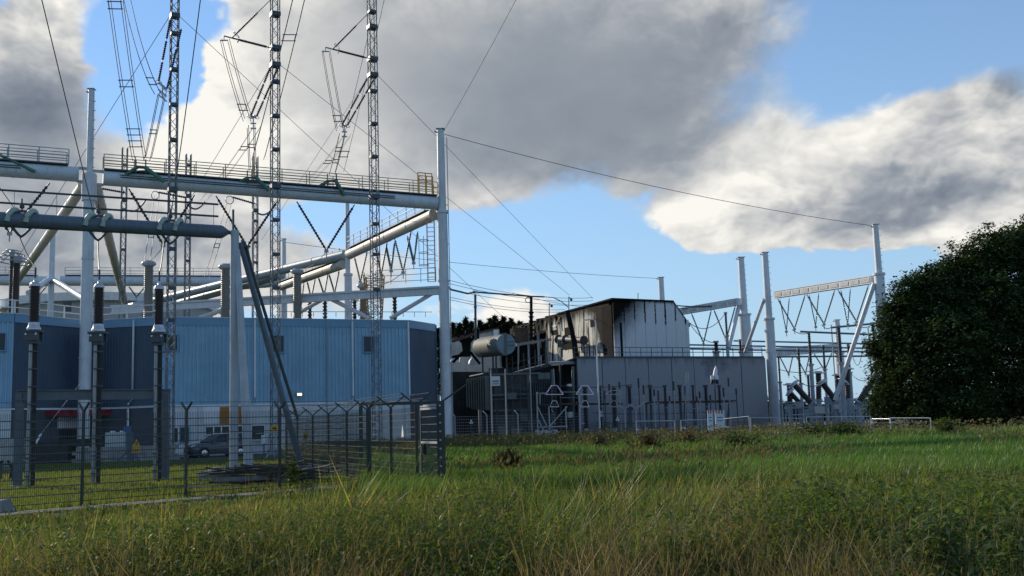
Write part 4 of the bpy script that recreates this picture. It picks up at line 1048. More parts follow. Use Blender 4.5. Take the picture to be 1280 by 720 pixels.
pf = thing('steel_portal', 'dark steel portal frame behind the foreground fence carrying the cable poles', 'steel frame', P(117, 610, 37.9))
pa, pb_ = P(21, 488, 37.1), P(213, 487, 39.4)
MB().bar(pa, pb_, 0.2, 0.035).bar(pa - V3(0, 0, 0.17), pb_ - V3(0, 0, 0.17), 0.02, 0.31).bar(pa - V3(0, 0, 0.34), pb_ - V3(0, 0, 0.34), 0.2, 0.03).build('cross_beam', M_DARKSTEEL2 if False else mat('slate_steel', (0.10, 0.125, 0.15), 0.5, 0.1, 0.15, 2.0, 0.2), pf)
for p in (P(25, 492, 37.2), P(208, 492, 39.3)):
    MB().box((p.x, p.y, (p.z + 0.05) / 2), (0.23, 0.22, p.z - 0.05)).build('post', mat('slate_steel', (0, 0, 0)), pf)
    MB().box((p.x, p.y, 0.04), (0.5, 0.45, 0.08)).build('foot_plate', M_GALV, pf)
for k in range(7):
    z = 0.6 + 0.42 * k; p = P(208, 492, 39.3); MB().box((p.x - 0.15, p.y - 0.1, z), (0.05, 0.06, 0.08)).build('cable_cleat', M_SIGNWHITE, pf)

# ------------------------------------------------------------------ fences
def wire_panel(a, b, z0, z1, root, hstep=0.2, vstep=0.05, th=0.023, tv=0.012, name='wire_panel', m_=None):
    a, b = Vector(a), Vector(b); d = (b - a).normalized(); L_ = (b - a).length; mb = MB(); n = V3(d.y, -d.x, 0)
    z = z0
    while z <= z1 + 1e-4:
        mb.bar(a + V3(0, 0, z), b + V3(0, 0, z), th, th); z += hstep
    s = vstep / 2
    while s < L_:
        p = a + d * s; w = tv / 2
        mb.add([p + V3(0, 0, z0) - d * w, p + V3(0, 0, z0) + d * w, p + V3(0, 0, z0) + n * tv, p + V3(0, 0, z1) - d * w, p + V3(0, 0, z1) + d * w, p + V3(0, 0, z1) + n * tv],
               [(0, 1, 4, 3), (1, 2, 5, 4), (2, 0, 3, 5)])
        s += vstep
    return mb.build(name, m_ or M_MESHWIRE, root, kind='stuff')
def fence_post(p, h, root, arms=0.42, armdir=None, w=0.07, both=True):
    post = MB().box((p.x, p.y, h / 2), (w, w, h), armdir).build('fence_post', M_FENCE, root)
    ad = Vector(armdir) if armdir else V3(1, 0, 0); mb = MB(); top = V3(p.x, p.y, h - 0.02)
    for s in ((-1, 1) if both else (1,)): mb.bar(top, top + ad * (arms * s) + V3(0, 0, arms * 0.85), 0.045)
    mb.build('barb_arm', M_FENCE, post)
    return post
f1 = thing('mesh_fence', 'dark welded mesh fence across the left foreground in front of the cable terminations', 'fence', FA.lerp(FB, 0.3))
fd1, fn1 = FD, FN
ts = [-0.66, -0.33, 0.0, 0.3077, 0.6346, 1.0]
FL = (FB - FA).length
pts1 = [FA + fd1 * (FL * t) for t in ts]
for i, p in enumerate(pts1): fence_post(p, 2.35, f1, 0.26, fn1, 0.065 if i < 5 else 0.1)
for i in range(len(pts1) - 1): wire_panel(pts1[i], pts1[i + 1], 0.12, 2.3, f1, hstep=0.2, name='wire_panel')
mb = MB()
for s in (0.1, 0.24): mb.bar(pts1[0] + fn1 * s + V3(0, 0, 2.35 + s * 0.85), pts1[-1] + fn1 * s + V3(0, 0, 2.35 + s * 0.85), 0.012)
mb.build('barbed_wire', M_MESHWIRE, f1, kind='stuff')
# second fence coming towards the camera with the gate
f2 = thing('mesh_fence', 'dark mesh fence with forked barb arms running towards the gate in the middle', 'fence', (-5, 35, 0))
L0, L1 = V3(-10.96, 50, 0), V3(-1.74, 26.6, 0)
d2 = (L1 - L0).normalized(); n2 = V3(d2.y, -d2.x, 0)
def on2(u):
    k = (u - 640) / F_PX      # approximate sideways position at ground level
    best = min(range(2001), key=lambda i: abs(col_of(L0.lerp(L1, i / 2000) + V3(0, 0, 1.2)) - u)); return L0.lerp(L1, best / 2000)
us = [355, 372, 391, 411, 434, 459.5, 489, 521]
pts2 = [on2(u) for u in us]
for p in pts2: fence_post(p, 2.32, f2, 0.42, (1, 0.12, 0), 0.085)
for i in range(len(pts2) - 1): wire_panel(pts2[i], pts2[i + 1], 0.1, 2.25, f2, vstep=0.08, th=0.022, tv=0.007)
mb = MB()
for s in (-0.38, -0.2, 0.2, 0.38): mb.bar(pts2[0] + V3(s, 0.1 * s, 2.32 + abs(s) * 0.85), pts2[-1] + V3(s, 0.1 * s, 2.32 + abs(s) * 0.85), 0.012)
mb.build('barbed_wire', M_MESHWIRE, f2, kind='stuff')
sg = MB().poly_prism([on2(504) + V3(0, -0.05, 1.42) + d2 * -0.13, on2(504) + V3(0, -0.05, 1.42) + d2 * 0.13, on2(504) + V3(0, -0.05, 1.78)], n2 * 0.012).build('warning_triangle', M_SIGNWHITE); tag(sg, 'small white warning triangle fixed to the mesh fence left of the gate', 'warning sign')
gate = thing('mesh_gate', 'narrow dark mesh gate leaf with a lock box, at the right end of the fence', 'gate', on2(538))
ga, gb = on2(527), on2(550)
for p in (ga, gb): MB().box((p.x, p.y, 1.2), (0.06, 0.06, 2.2), d2).build('gate_stile', M_FENCE, gate)
for z in (0.14, 1.28, 2.18, 2.26): MB().bar(ga + V3(0, 0, z), gb + V3(0, 0, z), 0.06 if z > 1 else 0.05).build('gate_rail', M_GALV if z > 1 else M_FENCE, gate)
wire_panel(ga, gb, 0.16, 2.2, gate, vstep=0.05, th=0.022, tv=0.009)
lk = on2(530) + V3(0, -0.06, 1.08)
MB().box(lk, (0.28, 0.1, 0.22), d2).box(lk + V3(0.02, -0.05, 0.14), (0.12, 0.06, 0.06), d2).build('lock_box', M_BLACK, gate)
ep = on2(554)
end_post = fence_post(ep, 2.35, gate, 0.52, (1.25, 0.1, 0.0), 0.11, both=False)
MB().box((ep.x - 0.12, ep.y + 0.1, 1.15), (0.08, 0.08, 2.3)).build('gate_post', M_FENCE, gate)
mb = MB()
for k in range(10): mb.box((ep.x - 0.06, ep.y - 0.06, 0.25 + 0.22 * k), (0.05, 0.03, 0.04))
mb.build('hinge_bolts', M_GALV, gate, kind='stuff')
# frame of the farther gate seen through the mesh
f3 = thing('gate_frame', 'dark overhead gate frame seen through the mesh behind the fence', 'gate frame', P(500, 580, 44))
ua, ub = P(451, 505, 44), P(553, 503, 44)
MB().bar(ua, ub, 0.12, 0.14).build('lintel', M_FENCE, f3)
for p in (ua, ub): MB().box((p.x, p.y, p.z / 2), (0.14, 0.14, p.z)).build('gate_post', M_FENCE, f3)

# ------------------------------------------------------------------ yard things between hall and fence
def crate_stack(u, v, Y): pass
ibc = thing('water_tank', 'pair of white plastic tanks with blue caps against the dark hall wall', 'tank', P(145, 566, 72))
for k, u in enumerate((139, 151)):
    p = P(u, 566, 72)
    MB().box((p.x, 72.2, 1.28), (0.66, 0.9, 1.35)).build('tank_body', M_IBC, ibc)
    MB().tube((p.x, 72.2, 1.95), (p.x, 72.2, 2.05), 0.18, 10).build('tank_lid', M_SIGNWHITE, ibc)
p = P(156, 545, 72)
tag(MB().box((p.x + 0.06, 72.3, 1.5), (0.36, 0.5, 1.7)).tube((p.x - 0.0, 71.9, 1.0), (p.x - 0.0, 71.9, 2.2), 0.07, 6).build('cable_cabinet', M_BLUEBOX), 'blue cabinet beside the white plastic tanks', 'cabinet')
wall = thing('stone_wall', 'low wall of grey stone blocks in front of the white tanks', 'wall', P(145, 577, 70.5))
r3 = random.Random(5)
wx0, wx1 = P(90, 570, 70.5).x, P(208, 570, 70.5).x
for row in range(4):
    x = wx0 + (0.3 if row % 2 else 0)
    while x < wx1:
        w_ = r3.uniform(0.55, 1.1); MB().box((x + w_ / 2, 70.6 + r3.uniform(-0.05, 0.05), 0.12 + row * 0.25), (w_ - 0.03, 0.5, 0.235)).build('stone_block', M_CONC, wall); x += w_
tp = thing('tarpaulin_stack', 'long dark covered stack in front of the entrance niche', 'stack', P(65, 572, 71))
xa, xb = P(41, 570, 71).x, P(90, 570, 71).x
MB().hexa([V3(xa, 70.2, 0.1), V3(xb, 70.4, 0.1), V3(xb, 72, 0.1), V3(xa, 72, 0.1)], [V3(xa + 0.15, 70.4, 1.45), V3(xb - 0.1, 70.5, 1.15), V3(xb - 0.1, 71.8, 1.15), V3(xa + 0.1, 71.8, 1.5)]).build('cover', M_HEDGE, tp)
MB().box(((xa + xb) / 2 + 1.5, 71.6, 1.32), ((xb - xa) * 0.9, 1.2, 0.5)).build('upper_cover', M_HEDGE, tp)
pal = thing('timber_stack', 'grey stacked planks behind the left post of the steel portal', 'timber stack', P(12, 595, 55))
x0, x1 = P(-30, 590, 58).x, P(34, 590, 58).x
for k in range(11):
    z = 0.08 + k * 0.16; dx = r3.uniform(-0.25, 0.25)
    for j in range(3): MB().box(((x0 + x1) / 2 + dx, 57.6 + j * 0.42, z), (x1 - x0 - 0.5, 0.36, 0.11)).build('plank', M_PALLET, pal)
jb = thing('junction_box', 'grey junction box on legs in front of the stacked planks', 'junction box', P(11, 600, 44))
p = P(10, 560, 44); MB().box((p.x, 44, 1.25), (0.75, 0.35, 1.0)).build('box_body', M_GALV, jb); 
for s in (-0.25, 0.25): MB().box((p.x + s, 44, 0.38), (0.07, 0.07, 0.76)).build('leg', M_DARKSTEEL, jb)
MB().path([(p.x + 0.1, 43.8, 0.8), (p.x + 0.4, 43.6, 0.5), (p.x + 0.3, 43.6, 0.05)], 0.05, 6).path([(p.x - 0.1, 43.8, 0.8), (p.x - 0.6, 43.6, 0.55), (p.x - 0.9, 43.6, 0.5)], 0.05, 6).build('cable_tail', M_BLACK, jb)
ws = thing('warning_sign', 'yellow warning sign with a triangle, on a blue grey stub post by the stone wall', 'warning sign', P(171, 580, 66))
p = P(171, 558, 66); 
post = P(163, 558, 66.2)
MB().box((post.x, 66.2, 0.95), (0.32, 0.3, 1.9)).build('post', mat('slate_steel', (0, 0, 0)), ws)
for s in (-1, 1): MB().bar((post.x + s * 0.1, 66.1, 0.75), (post.x + s * 0.75, 65.9, 0.05), 0.14).build('brace', mat('slate_steel', (0, 0, 0)), ws)
pl = MB().box((p.x, 65.9, p.z - 0.25), (0.56, 0.02, 0.28)).build('sign_plate', M_YELLOW, ws)
for k in range(2): MB().box((p.x, 65.885, p.z - 0.2 - 0.09 * k), (0.42, 0.006, 0.035)).build('sign_text', M_BLACK, pl)
tri = MB().poly_prism([(p.x - 0.3, 65.9, p.z - 0.06), (p.x + 0.3, 65.9, p.z - 0.06), (p.x, 65.9, p.z + 0.46)], (0, 0.02, 0)).build('sign_triangle', M_YELLOW, ws)
MB().poly_prism([(p.x + 0.03, 65.89, p.z + 0.3), (p.x - 0.06, 65.89, p.z + 0.12), (p.x + 0.0, 65.89, p.z + 0.14), (p.x - 0.03, 65.89, p.z - 0.01), (p.x + 0.07, 65.89, p.z + 0.18), (p.x + 0.01, 65.89, p.z + 0.16)], (0, 0.006, 0)).build('lightning_mark', M_BLACK, tri)
for (u, v, w_, h_, Y, txt) in ((343, 535.5, 0.42, 0.36, 60, 'small square yellow sign on a thin post left of the raking leg'), (382, 546, 0.3, 0.6, 62, 'upright faded yellow notice right of the raking leg')):
    p = P(u, v, Y); r_ = thing('yellow_notice', txt, 'notice', (p.x, Y, 0))
    MB().box((p.x, Y, p.z), (w_, 0.02, h_)).build('sign_plate', M_YELLOW, r_); MB().tube((p.x, Y + 0.03, 0), (p.x, Y + 0.03, p.z + h_ * 0.5), 0.025, 6).build('post', M_GALV, r_)
    MB().box((p.x, Y - 0.012, p.z), (w_ * 0.55, 0.006, h_ * 0.3)).build('sign_text', M_BLACK, r_)
mp = thing('marker_post', 'white-topped marker post by the hall wall seen through the mesh', 'marker post', P(330, 560, 70))
p = P(330, 549, 70); MB().tube((p.x, 70, 0), (p.x, 70, p.z), 0.05, 6).build('post', M_DARKSTEEL, mp); MB().box((p.x, 69.95, p.z), (0.22, 0.1, 0.55)).build('marker_head', M_SIGNWHITE, mp)
tr = thing('handrail_brace', 'low grey tubular hand rail and slanting brace by the hall wall', 'hand rail', P(345, 565, 68))
MB().bar(P(320, 542, 68), P(414, 535, 66), 0.05).build('top_rail', M_GALV, tr); MB().bar(P(344, 560, 66), P(328, 577, 64), 0.06).build('brace', M_GALV, tr); MB().bar(P(337, 540, 68), P(333, 572, 68), 0.05).build('post', M_GALV, tr)
guyt = thing('guy_anchor', 'thin stay rod with a white grip behind the left cable termination', 'stay', P(50, 548, 60))
MB().tube(P(100, 480, 62), P(47, 548, 58), 0.02, 5).build('stay_rod', M_GALV, guyt); MB().tube(P(51, 543, 58.3), P(45, 554, 57.7), 0.06, 6).build('stay_grip', M_SIGNWHITE, guyt)
blk = thing('concrete_block', 'grey concrete block at the left edge of the picture beside the slab path', 'concrete block', P(0, 636, 24.6))
p = P(-6, 628, 24.8); MB().hexa([V3(p.x - 0.7, 24.2, 0), V3(p.x + 0.36, 24.4, 0), V3(p.x + 0.3, 25.2, 0), V3(p.x - 0.7, 25.1, 0)], [V3(p.x - 0.62, 24.32, 0.3), V3(p.x + 0.28, 24.5, 0.3), V3(p.x + 0.22, 25.1, 0.3), V3(p.x - 0.62, 25.0, 0.3)]).build('block', M_CONC, blk)
# ------------------------------------------------------------------ concrete wall with terrace, burnt building
WL, WR = flat(P(722, 500, 118)), flat(P(958, 500, 129))
WALL_Z = 9.0
def burnt_mat(name, col, origin, direc, mode):
    ma = bpy.data.materials.new(name); ma.use_nodes = True
    nt = ma.node_tree; N, L = nt.nodes, nt.links; b = N['Principled BSDF']; b.inputs['Roughness'].default_value = 0.75
    b.inputs['Specular IOR Level'].default_value = 0.05
    geo = N.new('ShaderNodeNewGeometry')
    def m(op, a, b_=None, c=None, clamp=False):
        n = N.new('ShaderNodeMath'); n.operation = op; n.use_clamp = clamp
        for i, x in enumerate((a, b_, c)):
            if x is None: continue
            if isinstance(x, (int, float)): n.inputs[i].default_value = x
            else: L.new(x, n.inputs[i])
        return n.outputs[0]
    sub = N.new('ShaderNodeVectorMath'); sub.operation = 'SUBTRACT'; L.new(geo.outputs['Position'], sub.inputs[0]); sub.inputs[1].default_value = origin
    dot = N.new('ShaderNodeVectorMath'); dot.operation = 'DOT_PRODUCT'; L.new(sub.outputs[0], dot.inputs[0]); dot.inputs[1].default_value = direc
    s = dot.outputs['Value']
    sep = N.new('ShaderNodeSeparateXYZ'); L.new(geo.outputs['Position'], sep.inputs[0]); z = sep.outputs[2]
    def noise(scale, detail=6, stretch=None):
        n = N.new('ShaderNodeTexNoise'); n.inputs['Scale'].default_value = scale; n.inputs['Detail'].default_value = detail; n.inputs['Roughness'].default_value = 0.65
        if stretch:
            mp = N.new('ShaderNodeMapping'); mp.inputs['Scale'].default_value = stretch; L.new(geo.outputs['Position'], mp.inputs['Vector']); L.new(mp.outputs[0], n.inputs['Vector'])
        else: L.new(geo.outputs['Position'], n.inputs['Vector'])
        return n.outputs['Fac']
    n_big, n_streak, n_fine = noise(0.5), noise(1.0, 6, (2.2, 2.2, 0.14)), noise(5.0)
    def step(x, lo, hi):
        r = N.new('ShaderNodeMapRange'); r.interpolation_type = 'SMOOTHSTEP'; L.new(x, r.inputs['Value']); r.inputs['From Min'].default_value = lo; r.inputs['From Max'].default_value = hi; return r.outputs['Result']
    if mode == 'right':
        # soot plume spreading from the corner under the roof, and streaks down the joints
        edge = m('MULTIPLY', m('SUBTRACT', z, 12.0), 0.95)
        a = m('SUBTRACT', m('ADD', edge, m('MULTIPLY', m('SUBTRACT', n_big, 0.5), 3.0)), s)
        soot = step(m('ADD', a, m('MULTIPLY', m('SUBTRACT', n_fine, 0.5), 2.0)), -3.4, 2.6)
        fr = m('ABSOLUTE', m('SUBTRACT', m('FRACT', m('ADD', m('DIVIDE', s, PANEL_W), 0.5)), 0.5))
        width = m('MULTIPLY', m('SUBTRACT', m('ADD', m('MULTIPLY', n_streak, 0.5), m('MULTIPLY', n_fine, 0.5)), 0.35), 0.5)
        st = step(m('SUBTRACT', width, fr), -0.02, 0.04)
        lowz = m('ADD', 11.2, m('MULTIPLY', n_big, 4.4))
        st = m('MULTIPLY', st, step(m('SUBTRACT', z, lowz), 0.0, 0.5))
        soot = m('MAXIMUM', soot, st)
        soot = m('MAXIMUM', soot, m('MULTIPLY', step(m('ADD', z, m('MULTIPLY', n_streak, 0.8)), 16.3, 16.9), 0.8))
    elif mode == 'wall':
        blot = m('SUBTRACT', m('ADD', m('MULTIPLY', m('SUBTRACT', z, 6.0), 0.28), m('MULTIPLY', m('SUBTRACT', n_big, 0.5), 3.2)), m('MULTIPLY', m('ABSOLUTE', m('SUBTRACT', s, 18.5)), 0.2))
        soot = m('MULTIPLY', step(blot, -0.1, 1.2), 0.62)
        drip = m('MULTIPLY', step(m('ADD', m('SUBTRACT', z, 8.9), m('MULTIPLY', n_streak, 5.0)), 1.6, 3.2), 0.45)
        foot = m('MULTIPLY', step(m('SUBTRACT', m('MULTIPLY', n_big, 3.2), z), -0.4, 1.0), 0.45)
        soot = m('MULTIPLY', m('MAXIMUM', m('MAXIMUM', soot, drip), foot), 0.77)
    else:
        near = step(m('SUBTRACT', m('ADD', m('ADD', 4.6, m('MULTIPLY', m('SUBTRACT', z, 12.5), 0.8)), m('MULTIPLY', m('SUBTRACT', n_big, 0.5), 6.0)), s), -1.6, 2.2)
        far = step(m('SUBTRACT', s, m('ADD', 17.5, m('MULTIPLY', n_big, 6.0))), -2.0, 3.0)
        topz = m('ADD', m('SUBTRACT', z, 15.9), m('MULTIPLY', n_streak, 5.4))
        top = step(topz, 0.9, 2.9)
        soot = m('MAXIMUM', m('MAXIMUM', near, far), m('MULTIPLY', top, 0.85))
        soot = m('MAXIMUM', soot, m('MULTIPLY', step(n_streak, 0.50, 0.57), 0.85))
    soot = m('MULTIPLY', soot, 1.08 if mode == 'right' else 1.3, None, True)
    mx = N.new('ShaderNodeMix'); mx.data_type = 'RGBA'; L.new(soot, mx.inputs[0])
    vm = N.new('ShaderNodeVectorMath'); vm.operation = 'SCALE'; vm.inputs[0].default_value = col
    L.new(m('ADD', 0.82, m('MULTIPLY', n_fine, 0.36)), vm.inputs['Scale'])
    L.new(vm.outputs[0], mx.inputs[6]); mx.inputs[7].default_value = (0.009, 0.0085, 0.008, 1)
    L.new(mx.outputs[2], b.inputs['Base Color'])
    return ma
M_WALL = burnt_mat('stained_wall_concrete', (0.285, 0.30, 0.325), tuple(WL), tuple((WR - WL).normalized()), 'wall')
cw = thing('concrete_wall', 'tall grey wall of concrete panels below the burnt building', 'wall', (WL + WR) / 2)
dW = (WR - WL).normalized(); nW = out_normal(WL, WR)
joints = [722, 753, 782, 811, 840, 868, 897, 927, 958]
for i in range(len(joints) - 1):
    a, b = flat(hit(joints[i], 470, WL, WR)), flat(hit(joints[i + 1], 470, WL, WR))
    a, b = a + dW * 0.045, b - dW * 0.045; j = 0.012 * ((i * 5) % 3)
    c = [a + nW * j, b + nW * j, b - nW * 0.35, a - nW * 0.35]
    MB().hexa(c, [x + V3(0, 0, WALL_Z - 0.12) for x in c]).build('concrete_panel', M_WALL, cw)
c = [WL + nW * 0.08, WR + nW * 0.08, WR - nW * 0.5, WL - nW * 0.5]
MB().hexa([x + V3(0, 0, WALL_Z - 0.115) for x in c], [x + V3(0, 0, WALL_Z + 0.1) for x in c]).build('wall_coping', M_DARKSTEEL, cw)
MB().slab(WL - nW * 0.2, WR - nW * 0.2, 0.12, 0, WALL_Z - 0.2).build('wall_core', M_SOOTCONC, cw)
# guard rail on the wall
mb = MB()
for z in (1.15, 0.6): mb.bar(WL - nW * 0.3 + V3(0, 0, WALL_Z + z), WR - nW * 0.3 + V3(0, 0, WALL_Z + z), 0.075)
mb.build('handrail', M_DARKSTEEL, cw)
for k in range(19):
    p = WL.lerp(WR, k / 18) - nW * 0.3; MB().bar(p + V3(0, 0, WALL_Z), p + V3(0, 0, WALL_Z + 1.15), 0.08).build('rail_post', M_DARKSTEEL, cw)
K = flat(P(769, 445, 126)); KR = flat(P(863, 445, 131.5)); KL = flat(P(638, 430, 158))
TOPZ = 16.4
ter = [WL - nW * 0.5, WR - nW * 0.5, WR + V3(-4, 42, 0), V3(KL.x - 1.0, KL.y + 4, 0), V3(P(684, 455, 138).x, 134, 0)]
MB().prism([(v.x, v.y) for v in ter], WALL_Z - 0.45, WALL_Z - 0.05).build('terrace_slab', M_SOOTCONC, cw)

dR = (KR - K).normalized(); dL = (KL - K).normalized()
RL_ = (KR - K).length; LL_ = (KL - K).length
PANEL_W = RL_ / 7.3
M_BR = burnt_mat('pale_blue_scorched_panel', (0.60, 0.63, 0.66), tuple(K), tuple(dR), 'right')
M_BL = burnt_mat('cream_scorched_panel', (0.62, 0.60, 0.54), tuple(K), tuple(dL), 'left')
bb = thing('burnt_building', 'burnt-out upper hall with soot-streaked pale panels on top of the concrete wall', 'building', (K + KR) / 2 + V3(0, 3, WALL_Z))
nR = out_normal(K, KR); nL = V3(dL.y, -dL.x, 0)
if nL.x > 0: nL = -nL
s_ch = RL_ * 0.80
def top_at(s): return TOPZ if s <= s_ch else TOPZ - (s - s_ch) / (RL_ * 0.965 - s_ch) * 2.25
k = 0; s = 0.0
bounds = [0.0]
while bounds[-1] < RL_ - 0.05: bounds.append(min(RL_, bounds[-1] + PANEL_W))
for i in range(len(bounds) - 1):
    s0, s1 = bounds[i] + 0.025, bounds[i + 1] - 0.025
    cuts = [s0] + [x for x in (s_ch, RL_ * 0.965) if s0 < x < s1] + [s1]
    pts = [K + dR * s0 + V3(0, 0, WALL_Z), K + dR * s1 + V3(0, 0, WALL_Z)] + [K + dR * x + V3(0, 0, max(14.15, top_at(x))) for x in reversed(cuts)]
    MB().poly_prism([p + nR * (0.01 * (i % 2)) for p in pts], -nR * 0.22).build('wall_panel', M_BR, bb)
cnt = 15; w = LL_ / cnt
r4 = random.Random(21)
for i in range(cnt):
    s0, s1 = i * w + 0.02, (i + 1) * w - 0.02
    if i == 0: s0 += 1.1
    z0 = WALL_Z
    zt = TOPZ - 0.1 - (r4.uniform(0.1, 0.7) if i > 9 else 0.0)
    if i in (9, 10, 12, 13): z0 = 14.6                      # torn-open bays
    a, b = K + dL * s0, K + dL * s1; c = [a + nL * 0.01 * (i % 3), b + nL * 0.01 * (i % 3), b - nL * 0.2, a - nL * 0.2]
    MB().hexa([x + V3(0, 0, z0) for x in c], [x + V3(0, 0, zt) for x in c]).build('wall_panel', M_BL, bb)
def burnt_open(u0, v0, u1, v1, name='burnt_window', m_=M_SOOT):
    a, b = hit(u0, v0, K, KL), hit(u1, v1, K, KL)
    c = [flat(a) + nL * 0.05, flat(b) + nL * 0.05, flat(b) - nL * 0.1, flat(a) - nL * 0.1]
    o = MB().hexa([x + V3(0, 0, b.z) for x in c], [x + V3(0, 0, a.z) for x in c]).build(name, m_, bb)
    return o
for q in ((689, 409, 697, 418), (706, 410, 715, 418.5), (706, 426, 716, 436), (738, 399, 744, 408)): burnt_open(*q)
burnt_open(689.5, 407.5, 696, 412, 'torn_flap', M_SIGNWHITE)
burnt_open(752, 384, 767, 446, 'burnt_doorway')
# inner floors, roof, far walls
back = V3(6, 34, 0)
MB().prism([(v.x, v.y) for v in (K + dL * 0.3 - nL * 0.3, K - nL * 0.3 + dR * 0.6, KR - dR * 0.3 - nR * 0.4 + V3(0, 1, 0), KR + V3(-2, 30, 0), KL + V3(6, 10, 0), KL - nL * 0.3)], WALL_Z, 13.6).build('inner_core', M_SOOT, bb)
MB().prism([(v.x, v.y) for v in (K + dL * 4 - nL * 1.6, K + dL * 4 - nL * 8.0, KL - nL * 8.0, KL - nL * 1.6)], 13.5, TOPZ - 0.1).build('burnt_ceiling_void', M_SOOT, bb)
MB().prism([(v.x, v.y) for v in [K - (dL + dR) * 0.25 + nR * 0.15 + nL * 0.15, K + dR * s_ch + nR * 0.15, K + dR * s_ch + V3(-4, 30, 0), KL + V3(5, 6, 0)] + [K + dL * (LL_ * t) - nL * o for t, o in ((1.0, 0.6), (0.95, 0.9), (0.90, 0.1), (0.85, 1.0), (0.80, 0.3), (0.76, 0.9), (0.70, 0.0), (0.64, 0.7), (0.60, -0.1), (0.52, 0.3), (0.47, -0.15), (0.2, -0.2))]], TOPZ - 0.06, TOPZ + 0.14).build('roof', M_SOOT, bb)
q0, q1 = K + dR * s_ch, K + dR * (RL_ * 0.965)
c = [q0 + nR * 0.1, q1 + nR * 0.1, q1 + V3(-4, 28, 0), q0 + V3(-4, 28, 0)]
MB().add([c[0] + V3(0, 0, TOPZ + 0.1), c[1] + V3(0, 0, 14.2), c[2] + V3(0, 0, 14.2), c[3] + V3(0, 0, TOPZ + 0.1), c[0] + V3(0, 0, TOPZ - 0.05), c[1] + V3(0, 0, 14.05), c[2] + V3(0, 0, 14.05), c[3] + V3(0, 0, TOPZ - 0.05)], [(0, 1, 2, 3), (7, 6, 5, 4), (0, 4, 5, 1), (1, 5, 6, 2), (2, 6, 7, 3), (3, 7, 4, 0)]).build('sloping_roof', M_SOOT, bb)
MB().slab(KR, KR + V3(-2, 30, 0), 0.2, WALL_Z, 14.1).build('side_wall', M_BR, bb)
MB().tube(P(797.5, 374, 127), P(797.5, 366, 127), 0.05, 5).build('antenna', M_DARKSTEEL, bb)
for u in (660.5, 673):
    a = hit(u, 400, K, KL); MB().bar(V3(a.x, a.y, WALL_Z) + nL * 0.1, V3(a.x, a.y, 14.8) + nL * 0.1, 0.35).build('bay_column', M_PALLET, bb)
for k in range(5):
    a = hit(642 + 5 * k, 398, K, KL); MB().bar(V3(a.x, a.y, 15.6 + 0.3 * (k % 2)) + nL * 0.1, V3(a.x + 1.5, a.y - 3, 16.2) + nL * 0.3, 0.18, 0.06).build('torn_roof_strip', M_RUST, bb)
for k in range(12):
    s_ = 15.5 + 1.55 * k; p = K + dL * s_ + nL * 0.12 + V3(0, 0, TOPZ - r4.uniform(0.1, 0.6)); q = p + dL * r4.uniform(-0.5, 0.9) + nL * r4.uniform(0.1, 0.7) - V3(0, 0, r4.uniform(0.7, 2.2)); w_ = dL * r4.uniform(0.4, 0.9)
    MB().hexa([p, p + w_, p + w_ - nL * 0.06, p - nL * 0.06], [q, q + w_ * 0.6, q + w_ * 0.6 - nL * 0.06, q - nL * 0.06]).build('buckled_sheet', M_SOOT if k % 3 else M_RUST, bb)
# big pipe with flanges on the wall
pp = thing('exhaust_pipe', 'grey horizontal pipe with flanged ends and valves on the burnt wall', 'pipe', P(712, 426, 133))
a, b = P(697, 424, 137) , P(730, 425.5, 131)
MB().tube(a, b, 0.42, 14).build('pipe', M_TANKSH, pp)
for t in (0.02, 0.3, 0.98): MB().tube(a.lerp(b, t), a.lerp(b, t) + (b - a).normalized() * 0.15, 0.62, 14).build('flange', M_TANKSH, pp)
for (u, v) in ((699, 430), (704, 433)): MB().box(P(u, v, 136), (0.5, 0.5, 0.9)).build('valve', M_TANK, pp)
MB().tube(P(702, 436, 136), P(702, 447, 136), 0.18, 8).build('pipe_leg', M_TANK, pp)
lp_ = tag(MB().tube(P(709, 388, 122), P(717, 424, 122), 0.30, 8).tube(P(717, 424, 122), P(721, 452, 121.5), 0.36, 8).build('leaning_bushing', M_SOOT), 'burnt black bushing leaning against the scorched wall', 'bushing')
for (u, v0, v1, txt) in ((664, 370, 425, 'charred black bushing standing in front of the torn bays'),):
    t = P(u, v0, 116)
    r_ = thing('charred_bushing', txt, 'bushing', P(u, v1, 116))
    MB().tube(P(u, v1, 116), P(u, v0, 116), 0.16, 8).build('stem', M_SOOT, r_); MB().shed(P(u, v1, 116), P(u, 388, 116), 0.2, 0.34, 7, 10).build('sheds', M_SOOT, r_)
    MB().ring(P(u - 4, 375, 116), 0.3, 0.05, (0, 1, 0)).build('corona_ring', M_DARKSTEEL, r_)
bp_ = thing('busbar_post', 'slim dark post under the stepped busbar, right of the corner mast', 'post', P(594, 430, 101))
MB().tube(P(594, 368, 101), P(594.5, 425, 101), 0.12, 8).build('post', M_DARKSTEEL, bp_)
for v in (383, 398, 410): MB().tube(P(594, v, 101), P(594, v + 1.5, 101), 0.17, 8).build('joint_ring', M_DARKSTEEL, bp_)
MB().box(P(594, 365, 101), (0.45, 0.4, 0.25)).build('clamp_head', M_ALU, bp_)
for (u, v, txt) in ((711, 371, 'right'), (686.5, 379, 'left')):
    r_ = thing('roof_lamp', 'small lamp arm standing on the burnt roof edge, the %s one' % txt, 'lamp', P(u, v + 12, 124))
    MB().tube(P(u, v + 18, 124), P(u, v, 124), 0.06, 6).tube(P(u, v, 124), P(u + 2.5, v + 2.5, 124), 0.05, 6).build('arm', M_DARKSTEEL, r_); MB().box(P(u + 3, v + 3.5, 124), (0.28, 0.28, 0.3)).build('lamp_head', M_DARKSTEEL, r_)

